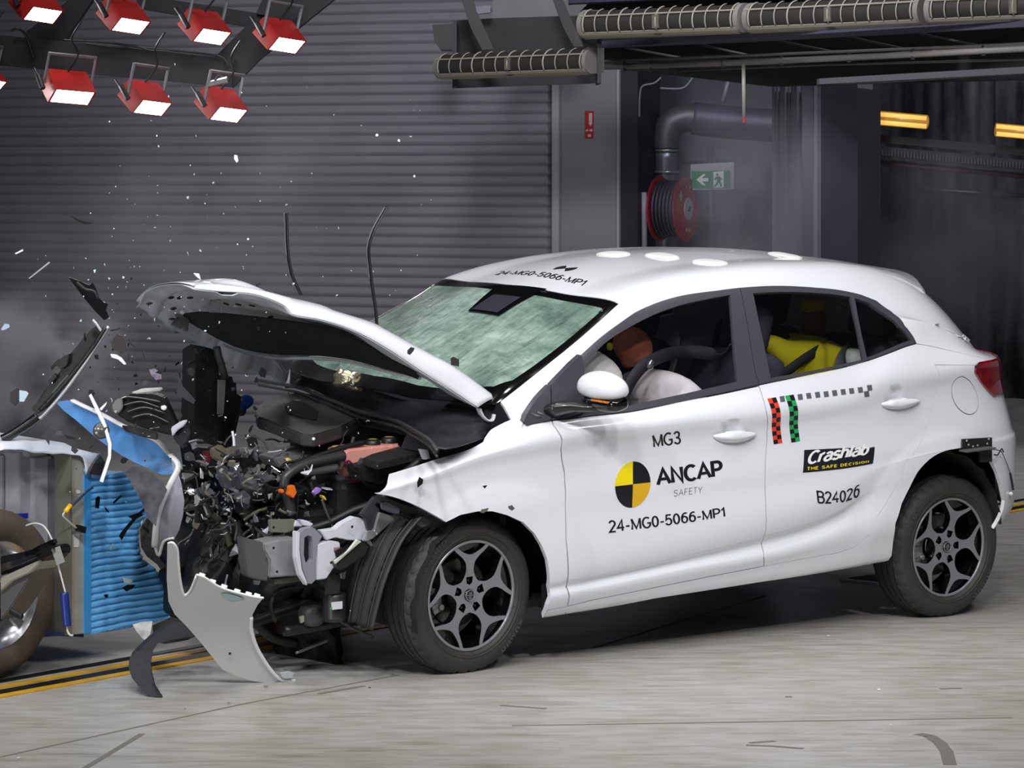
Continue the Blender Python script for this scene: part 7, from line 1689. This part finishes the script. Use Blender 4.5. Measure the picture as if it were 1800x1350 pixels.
bm = bmesh.new(); bmesh.ops.create_uvsphere(bm, u_segments=12, v_segments=8, radius=.009, matrix=Matrix.Translation(K(1261, 307, EZ - .012) - es.location)); obj('running_figure', bm, fm, es)
for q in ([(1259, 310), (1266, 310), (1267, 319), (1261, 319)], [(1259, 311), (1255, 315), (1257, 317), (1261, 314)], [(1265, 311), (1270, 314), (1268, 316), (1264, 313)], [(1261, 318), (1258, 323), (1254, 328), (1257, 329), (1261, 325), (1264, 319)], [(1264, 317), (1268, 322), (1269, 328), (1266, 328), (1265, 323), (1261, 319)]):
    ep('running_figure', q, -.012, .003, fm)
ob('sign_supply_box', [(1290, 314), (1318, 313), (1318, 331), (1290, 332)], 23.1, .06, mat('supply_box_grey', (66, 64, 78), .5), 'small dark box fixed to the right of the exit sign', 'box')
fs = ob('fire_notice', [(1028, 195), (1043.5, 195), (1043.5, 243.5), (1028, 243.5)], lambda x, y: on_wall(x, y, -.022).y, .004, mat('notice_red', (150, 22, 26), .4), 'narrow red fire notice on the grey wall beside the roller door', 'sign')
for q in ([(1035, 199), (1041, 199), (1041, 218), (1038, 222), (1035, 218)], [(1029.5, 228), (1034, 227), (1034, 231), (1029.5, 231)], [(1036, 227), (1041.5, 227), (1041.5, 231), (1036, 231)], [(1033, 236), (1039, 236), (1039, 240.5), (1033, 240.5)]):
    bm = bmesh.new(); add_prism(bm, [on_wall(x, y, -.026) - fs.location for x, y in q], (0, .001, 0)); obj('notice_mark', bm, mat('notice_white', (176, 160, 158), .5), fs)
# ------------------------------------------------------------------ dark hall: strip lamps and cable tray
goldm = mat('strip_lamp_gold', (240, 190, 90), .3, emit=(240, 190, 96, .62)); gold2 = mat('strip_lamp_rim', (170, 130, 60), .3, emit=(200, 145, 60, .25))
def strip_lamp(a, b, rpx, Z, lab):
    A = at(*a, Z); B_ = at(*b, Z); r_ = thing('strip_lamp', lab, 'strip lamp', A, 'yellow strip lamps in the dark hall'); rr = rpx / F_ * Z
    bm = bmesh.new(); d = (B_ - A); add_tube(bm, [Vector((0, 0, 0)), d * .96, d * .985, d], [rr, rr, rr * .9, rr * .6], 18, flat=.8); obj('lens', bm, gold2, r_, True)
    for o_ in (-.45, .35):
        bm = bmesh.new(); add_tube(bm, [Vector((0, -rr * .75, rr * o_)), d * .94 + Vector((0, -rr * .75, rr * o_))], rr * .30, 10); obj('tube', bm, goldm, r_, True)
    return r_
strip_lamp((1540, 207), (1632, 215), 16, 25.0, 'yellow strip lamp right of the door stack'); strip_lamp((1750, 228), (1840, 236), 15, 25.0, 'yellow strip lamp at the right edge of the picture')
hm = mat('tray_dark', (26, 25, 27), .6)
tr_ = thing('cable_tray', 'dark slotted cable tray below the yellow strip lamps', 'cable tray', at(1548, 270, 25.2))
for y0, y1, ht in (((236), (262), 14), ((256), (284), 22)):
    bm = bmesh.new(); add_prism(bm, [p - tr_.location for p in (at(1540, y0, 25.2), at(1830, y1, 25.2), at(1830, y1 + ht, 25.2), at(1540, y0 + ht, 25.2))], (0, .05, 0)); obj('tray_side', bm, hm, tr_)
for i in range(46):
    x = 1550 + i * 5.6; y = 262 + (x - 1550) * .095; bm = bmesh.new(); add_prism(bm, [at(a, b, 25.15) - tr_.location for a, b in ((x, y), (x + 2.4, y + .2), (x + 2.4, y + 11), (x, y + 11))], (0, .01, 0)); obj('tray_rung', bm, mat('tray_rung', (64, 64, 68), .5, metal=.3), tr_)
pipe('red_pipe', [(1540, 286), (1830, 312)], 25.3, 5, mat('oxide_red', (58, 24, 24), .6), 'dull red pipe below the cable tray', 'pipe'); pipe('black_bar', [(1612, 332), (1830, 346)], 24.5, 4.5, blackp, 'black bar across the stained curtain', 'bar')
# ------------------------------------------------------------------ things in the air
glossb = mat('black_shard', (18, 18, 20), .28, coat=.3); 
wchip = mat('white_chip', (230, 230, 235), .4); clearc = mat('clear_chip', (190, 214, 226), .1, coat=.4)
Z0 = 12.3
o = sheet('black_trim_piece', [(120, 487), (140, 494), (157, 502), (163, 497), (168, 506), (173, 523), (182, 531), (190, 534), (186, 545), (192, 558), (183, 563), (167, 547), (147, 523), (132, 503)], lambda x, y: Z0 + .0012 * (x - 120), .02, glossb, 'large pointed black trim piece flying above the broken grille bar', 'broken trim')
bm = bmesh.new(); add_tube(bm, smooth_pts([at(x, y, Z0 - .01) - o.location for x, y in ((135, 496), (150, 508), (165, 512), (172, 524))]), .006, 6); obj('ridge', bm, blackp, o, True)
gr = thing('grille_bar', 'long black grille bar with a bright edge flying up from the barrier', 'grille bar', at(120, 680, Z0))
def gp(name, px, dz, th_, m):
    bm = bmesh.new(); add_prism(bm, [at(x, y, Z0 + dz) - gr.location for x, y in px], (0, th_, 0), .003); return obj(name, bm, m, gr)
gp('bar_body', [(161, 578), (172, 572), (182, 585), (172, 600), (158, 612), (150, 640), (120, 670), (100, 698), (84, 716), (66, 728), (54, 719), (68, 702), (82, 680), (104, 655), (118, 628), (142, 600)], 0, .05, mat('grille_black', (28, 28, 29), .35, var=.3, vscale=30))
gp('bar_block', [(96, 640), (112, 626), (122, 622), (118, 642), (106, 650)], -.03, .05, blackp); gp('bar_block', [(84, 668), (96, 656), (100, 662), (88, 676)], -.03, .04, blackp); gp('bar_block', [(88, 645), (104, 630), (106, 634), (90, 652)], -.02, .03, glossb)
for q, r_, m_ in (([(191, 574), (170, 606), (147, 642), (110, 692), (76, 730), (62, 740), (14, 770)], .007, mat('bright_edge', (206, 206, 210), .25, metal=.6)), ([(186, 576), (160, 616), (130, 655), (100, 690), (70, 722)], .010, blackp), ([(66, 732), (50, 744), (20, 764), (4, 772)], .018, glossb), ([(163, 562), (170, 570), (178, 582)], .006, mat('bright_edge', (206, 206, 210), .25, metal=.6)), ([(120, 660), (105, 676), (92, 692)], .006, mat('cable_grey', (70, 70, 74), .5))):
    bm = bmesh.new(); add_tube(bm, smooth_pts([at(x, y, Z0 - .02) - gr.location for x, y in q]), r_, 8); obj('edge_strip', bm, m_, gr, True)
hl = thing('headlamp_wreck', 'smashed black headlamp unit above the blue film, left of the radiator', 'headlamp', at(250, 730, Z0))
def hp_(name, px, dz, th_, m): bm = bmesh.new(); add_prism(bm, [at(x, y, Z0 + dz) - hl.location for x, y in px], (0, th_, 0), .004); return obj(name, bm, m, hl)
hp_('lamp_housing', [(197, 713), (206, 701), (233, 692), (270, 693), (287, 699), (295, 716), (306, 740), (318, 760), (300, 765), (277, 760), (250, 752), (222, 740), (205, 728)], 0, .12, mat('lamp_black', (24, 24, 25), .25, var=.4, vscale=25))
for i, q in enumerate(([(222, 697), (250, 700), (282, 706)], [(218, 712), (248, 706), (280, 716)], [(224, 724), (255, 716), (290, 726)], [(232, 734), (262, 728), (296, 742)], [(205, 712), (214, 700), (224, 697)])):
    bm = bmesh.new(); add_tube(bm, smooth_pts([at(x, y, Z0 - .015) - hl.location for x, y in q]), .007, 6, flat=.5); obj('lamp_rib', bm, mat('lamp_rib', (92, 92, 94), .3, metal=.4) if i != 4 else cast, hl, True)
hp_('lamp_reflector', [(196, 714), (204, 702), (214, 700), (216, 716), (210, 726), (200, 726)], -.03, .04, mat('lamp_socket', (112, 112, 108), .4)); hp_('lamp_shell', [(230, 690), (250, 683), (286, 681), (284, 687), (255, 691), (238, 693)], -.01, .02, mat('pale_shell', (196, 198, 196), .4)); hp_('lamp_bulb', [(281, 714), (292, 712), (293, 720), (285, 722)], -.04, .01, wchip)
hp_('lamp_arm', [(213, 748), (240, 752), (277, 762), (276, 774), (250, 768), (220, 758)], -.02, .03, blackp); hp_('lamp_arm', [(300, 758), (330, 748), (336, 760), (322, 790), (308, 776)], .02, .05, mat('arm_navy', (30, 32, 42), .35)); hp_('lamp_clip', [(300, 752), (318, 740), (330, 738), (324, 748), (310, 758), (303, 768)], -.02, .02, mat('pale_clip', (190, 192, 204), .35))
bm = bmesh.new(); add_lathe(bm, [(0, .01), (.026, .008), (.032, 0), (.030, -.02), (0, -.03)], Matrix.Rotation(R_(75), 4, 'X') @ Matrix.Rotation(R_(15), 4, 'Y'), 24); o = obj('lamp_reflector_dish', bm, mat('dish_grey', (96, 96, 94), .25, metal=.4), None, True); o.location = at(178, 757, 12.15); tag(o, 'small round grey reflector dish in front of the blue film', 'reflector')
for px_, lab in (([(160, 692), (172, 715), (182, 735), (188, 750), (183, 752), (172, 730), (156, 695)], 'broken white plastic strip pointing up beside the blue film'), ([(175, 718), (188, 706), (186, 712), (178, 722)], 'short white plastic sliver crossing the broken strip'), ([(188, 752), (196, 780), (195, 805), (187, 830), (181, 848), (175, 846), (184, 820), (190, 800), (190, 780), (184, 758)], 'long bent white plastic strip hanging before the blue block')):
    sheet('white_plastic_strip', px_, 12.05, .008, edgew, lab, 'plastic strip')
sheet('black_flag_piece', [(72, 767), (86, 752), (92, 757), (110, 755), (96, 762), (88, 768), (86, 782), (78, 770)], 12.2, .008, mat('flag_grey', (44, 44, 52), .4), 'dark star-shaped scrap left of the blue film', 'scrap')
sheet('black_scrap', [(112, 764), (124, 766), (136, 772), (120, 772)], 12.2, .008, glossb, 'thin black sliver just above the white film', 'scrap')
sheet('black_scrap', [(126, 784), (138, 792), (132, 798), (125, 792)], 12.1, .008, mat('flag_grey', (44, 44, 52), .4), 'small dark square scrap on the corner of the white film', 'scrap')
sheet('silver_scrap', [(18, 690), (28, 683), (36, 688), (34, 702), (26, 714), (18, 706)], 12.2, .03, blackp, 'dark housing scrap at the left edge beside the smoke', 'scrap'); sheet('clear_scrap', [(34, 686), (46, 688), (50, 692), (42, 706), (34, 706)], 12.18, .012, clearc, 'pale clear scrap stuck to the dark housing scrap', 'scrap')
sheet('clear_lens_piece', [(2, 578), (8, 569), (16, 570), (17, 575), (10, 579), (4, 581)], 12.3, .006, mat('pale_blue_lens', (170, 196, 220), .1, coat=.5), 'pale blue lens chip near the left edge above the smoke', 'lens piece')
sheet('white_sliver', [(50, 489), (86, 460), (88, 462), (52, 490)], 12.3, .004, mat('grey_sliver', (160, 160, 162), .4), 'long thin grey sliver flying above the smoke on the left', 'sliver')
sheet('white_sliver', [(26, 445), (40, 438), (41, 441), (28, 447)], 12.3, .004, wchip, 'short white sliver near the left edge of the roller door', 'sliver')
sheet('black_clip_piece', [(124, 378), (136, 385), (148, 389), (160, 391), (160, 394), (148, 394), (136, 389), (126, 381)], 12.3, .008, glossb, 'slim black clip flying high in front of the roller door', 'clip')
sheet('white_sliver', [(412, 272), (417, 273), (419, 283), (416, 286), (411, 279)], 12.3, .006, wchip, 'bright white chip high between the lamps and the bonnet', 'chip')
sheet('white_sliver', [(340, 480), (350, 481), (353, 492), (346, 487)], 12.4, .006, wchip, 'white chip with a point just above the bonnet', 'chip')
sheet('black_plate_piece', [(196, 600), (205, 587), (214, 592), (220, 602), (222, 618), (214, 622), (196, 612)], 12.2, .01, mat('flag_brown', (46, 42, 42), .4), 'dark folded plate flying between the grille bar and the bonnet', 'scrap')
sheet('white_wisp', [(194, 622), (204, 623), (214, 629), (222, 640), (218, 641), (208, 632), (196, 628)], 12.15, .006, wchip, 'curved white wisp of plastic below the dark folded plate', 'scrap')
sheet('striped_piece', [(262, 650), (272, 648), (284, 656), (284, 666), (274, 668), (266, 660)], 12.2, .01, mat('striped_grey', (120, 112, 130), .4, var=.5, vscale=60), 'small grey and black striped scrap right of the dark plate', 'scrap')
sheet('long_black_piece', [(310, 648), (316, 662), (322, 680), (332, 690), (344, 704), (340, 710), (322, 700), (310, 688), (314, 680)], 12.25, .012, mat('flag_grey', (44, 44, 52), .4), 'long jointed black scrap left of the radiator pack', 'scrap')
sheet('black_square_chip', [(792, 630), (797, 627), (807, 632), (807, 644), (793, 642)], 11.9, .004, mat('flag_brown', (46, 42, 42), .4), 'small brown-black square chip in front of the windscreen', 'chip')
sheet('black_square_chip', [(716, 616), (722, 610), (729, 612), (727, 617), (721, 624), (716, 622)], 11.8, .004, mat('flag_grey', (44, 44, 52), .4), 'small dark chip over the white bonnet flank', 'chip')
sheet('black_square_chip', [(733, 848), (737, 838), (744, 843), (743, 850), (734, 858)], 12.0, .004, glossb, 'black chip over the highlight on the front fender', 'chip')
sheet('black_square_chip', [(848, 854), (857, 853), (852, 859)], 12.0, .004, glossb, 'tiny black triangle chip above the front wheel arch', 'chip')
sheet('black_square_chip', [(844, 901), (846, 896), (859, 893), (858, 897), (850, 902)], 12.0, .008, mat('flag_brown2', (84, 82, 78), .5), 'grey-brown chip at the lip of the front wheel arch', 'chip')
sheet('black_square_chip', [(893, 890), (900, 888), (905, 894), (900, 898), (894, 894)], 12.0, .006, mat('flag_slate', (72, 74, 86), .4), 'slate-coloured chip right of the front wheel arch', 'chip')
sheet('black_hook_piece', [(455, 497), (460, 498), (454, 502), (453, 512), (450, 512), (450, 500)], 12.4, .006, glossb, 'small black hook above the rear of the bonnet', 'clip')
sheet('black_square_chip', [(454, 655), (460, 645), (469, 652), (466, 664), (458, 662)], 11.9, .006, glossb, 'black diamond chip below the bonnet tip of the far hinge', 'chip'); sheet('black_triangle_chip', [(446, 672), (451, 660), (455, 672)], 11.9, .006, glossb, 'small black triangle chip over the engine bay', 'chip')
# black scraps on the blue block
for q, lab in (([(168, 876), (172, 872), (176, 874), (174, 894), (167, 893)], 'black rectangular scrap flying before the top of the blue block'), ([(198, 883), (212, 870), (214, 873), (200, 886)], 'slim black sliver before the blue block'), ([(183, 890), (190, 897), (192, 902), (186, 898)], 'tiny black scrap below the slim sliver before the blue block'), ([(209, 942), (213, 935), (236, 908), (258, 888), (260, 892), (240, 912), (224, 932), (214, 950)], 'long ragged black lath before the blue block'), ([(225, 908), (246, 900), (252, 906), (236, 914)], 'black scrap beside the ragged lath'), ([(215, 1033), (224, 1028), (238, 1028), (234, 1034), (222, 1040)], 'black scrap before the lower blue block'), ([(183, 1045), (190, 1045), (189, 1051), (184, 1050)], 'tiny black scrap low before the blue block'), ([(250, 922), (262, 932), (262, 938), (252, 930)], 'dark scrap at the dent of the blue block')):
    sheet('black_scrap', q, lambda x, y: side(x, y, .10).y, .006, glossb, lab, 'scrap')
for q in ([(193, 965), (198, 955), (200, 957), (196, 968)], [(216, 1015), (234, 1019), (232, 1026), (218, 1024)]):
    sheet('clear_chip', q, lambda x, y: side(x, y, .10).y, .004, clearc, 'clear chip glinting before the blue block', 'chip', 'clear chips before the blue block')
# many small fragments: dark ones and pale ones
rnd = random.Random(23)
dark_m = [glossb, glossb, blackp, mat('flag_grey', (44, 44, 52), .4)]
dprot = []
for k_ in range(9):
    bm = shard_bm(rnd, 1.); me = bpy.data.meshes.new('dark_fragment'); bmesh.ops.recalc_face_normals(bm, faces=bm.faces); bm.to_mesh(me); bm.free(); me.materials.append(dark_m[k_ % 4]); dprot.append(me)
wprot = []
for k_ in range(6):
    bm = shard_bm(rnd, 1., 'flat' if k_ < 4 else 'bent'); me = bpy.data.meshes.new('pale_fragment'); bmesh.ops.recalc_face_normals(bm, faces=bm.faces); bm.to_mesh(me); bm.free(); me.materials.append([wchip, wchip, clearc][k_ % 3]); wprot.append(me)
def frag(name, me, x, y, Z, s, lab, grp):
    o = bpy.data.objects.new(name, me); COL.objects.link(o); o.location = at(x, y, Z); o.scale = (s, s, s); o.rotation_euler = (rnd.uniform(0, 6.28), rnd.uniform(0, 6.28), rnd.uniform(0, 6.28)); tag(o, lab, 'fragment', grp)
for i in range(95):
    if i < 60: x = rnd.gauss(230, 90); y = rnd.gauss(650, 70)
    else: x = rnd.gauss(400, 110); y = rnd.gauss(790, 90)
    if not (0 < x < 640 and 400 < y < 1100): continue
    frag('dark_fragment', rnd.choice(dprot), x, y, rnd.uniform(11.7, 12.5), rnd.choice((.006, .008, .01, .014, .02)), *(('small dark fragment flying left of the bonnet tip', 'dark fragments left of the bonnet') if x < 240 else ('small dark fragment flying in front of the radiator and bonnet', 'dark fragments at the radiator') if x < 420 else ('small dark fragment flying over the engine bay', 'dark fragments over the engine bay')))
for i in range(230):
    if i < 120: x = rnd.gauss(280, 150); y = rnd.gauss(560, 150)
    elif i < 180: x = rnd.uniform(180, 760); y = rnd.uniform(150, 520)
    else: x = rnd.gauss(430, 120); y = rnd.gauss(820, 90)
    if not (0 < x < 900 and 20 < y < 1100): continue
    frag('pale_fragment', rnd.choice(wprot), x, y, rnd.uniform(11.6, 12.6), rnd.choice((.0025, .003, .004, .005, .008)), *(('small pale chip flying high before the roller door', 'pale chips high up') if y < 470 else ('small pale chip flying left of the bonnet tip', 'pale chips at the left') if x < 240 else ('small pale chip flying under the raised bonnet', 'pale chips under the bonnet') if y < 760 else ('small pale chip flying in front of the engine bay', 'pale chips before the engine bay')))
for x, y, s in ((1426, 1047, .010), (1444, 1096, .006), (1457, 1120, .012), (1545, 1214, .008), (33, 1334, .008), (1567, 1276, .008), (1500, 1225, .004), (965, 1110, .005), (1104, 1122, .006), (468, 1209, .012), (500, 1180, .01), (402, 1238, .012), (325, 1247, .008), (650, 1210, .006), (690, 1187, .008)):
    p = on_floor(x, y); o = bpy.data.objects.new('floor_fragment', rnd.choice(wprot if x > 900 or y > 1300 else dprot)); COL.objects.link(o); o.location = p + Vector((0, 0, s * .5)); o.scale = (s, s, s * .6); tag(o, 'small chip lying on the concrete floor', 'fragment', 'chips on the floor')
# ------------------------------------------------------------------ smoke
def smoke(name, c, s, dens, label, seed=0., col=(.62, .62, .70), sc=3.):
    bm = bmesh.new(); bmesh.ops.create_icosphere(bm, subdivisions=3, radius=1)
    for v in bm.verts: v.co = Vector((v.co.x * s[0], v.co.y * s[1], v.co.z * s[2]))
    m = bpy.data.materials.new(name); m.use_nodes = True; nt = m.node_tree; N = nt.nodes; L = nt.links; N.remove(N['Principled BSDF'])
    pv = N.new('ShaderNodeVolumePrincipled'); pv.inputs['Color'].default_value = col + (1,); pv.inputs['Anisotropy'].default_value = .1
    tc = N.new('ShaderNodeTexCoord'); n = N.new('ShaderNodeTexNoise'); n.inputs['Scale'].default_value = sc; n.inputs['Detail'].default_value = 4; n.noise_dimensions = '4D'; n.inputs['W'].default_value = seed
    L.new(tc.outputs['Object'], n.inputs['Vector'])
    mp = N.new('ShaderNodeMapping'); mp.inputs['Scale'].default_value = (1 / s[0], 1 / s[1], 1 / s[2]); L.new(tc.outputs['Object'], mp.inputs[0])
    ln = N.new('ShaderNodeVectorMath'); ln.operation = 'LENGTH'; L.new(mp.outputs[0], ln.inputs[0])
    fr = N.new('ShaderNodeMapRange'); fr.inputs[1].default_value = 1.; fr.inputs[2].default_value = .25; fr.inputs[3].default_value = 0; fr.inputs[4].default_value = 1; L.new(ln.outputs['Value'], fr.inputs[0])
    nr = N.new('ShaderNodeMapRange'); nr.inputs[1].default_value = .42; nr.inputs[2].default_value = .66; nr.inputs[3].default_value = 0; nr.inputs[4].default_value = dens; L.new(n.outputs[0], nr.inputs[0])
    mu = N.new('ShaderNodeMath'); mu.operation = 'MULTIPLY'; pw_ = N.new('ShaderNodeMath'); pw_.operation = 'POWER'; pw_.inputs[1].default_value = 2.4; L.new(fr.outputs[0], pw_.inputs[0]); L.new(pw_.outputs[0], mu.inputs[0]); L.new(nr.outputs[0], mu.inputs[1]); L.new(mu.outputs[0], pv.inputs['Density'])
    L.new(pv.outputs[0], N['Material Output'].inputs['Volume'])
    o = obj(name, bm, m, None); o.location = c; tag(o, label, 'smoke', None, 'stuff')
smoke('smoke', at(60, 690, 12.9), (.62, .35, .52), 38., 'pale grey smoke cloud behind the grille bar at the left edge', 1.)
smoke('smoke', at(330, 400, 14.5), (1.3, .8, 1.1), 2.2, 'thin haze rising over the bonnet before the roller door', 4., sc=1.5)
smoke('smoke', at(1300, 370, 19.0), (.8, .5, .9), 4., 'thin haze before the exit sign and door stack', 7., sc=1.5)
smoke('smoke', at(1650, 430, 21.5), (1., .6, 1.), 4., 'thin haze before the dark curtain at the right', 9., sc=1.3)
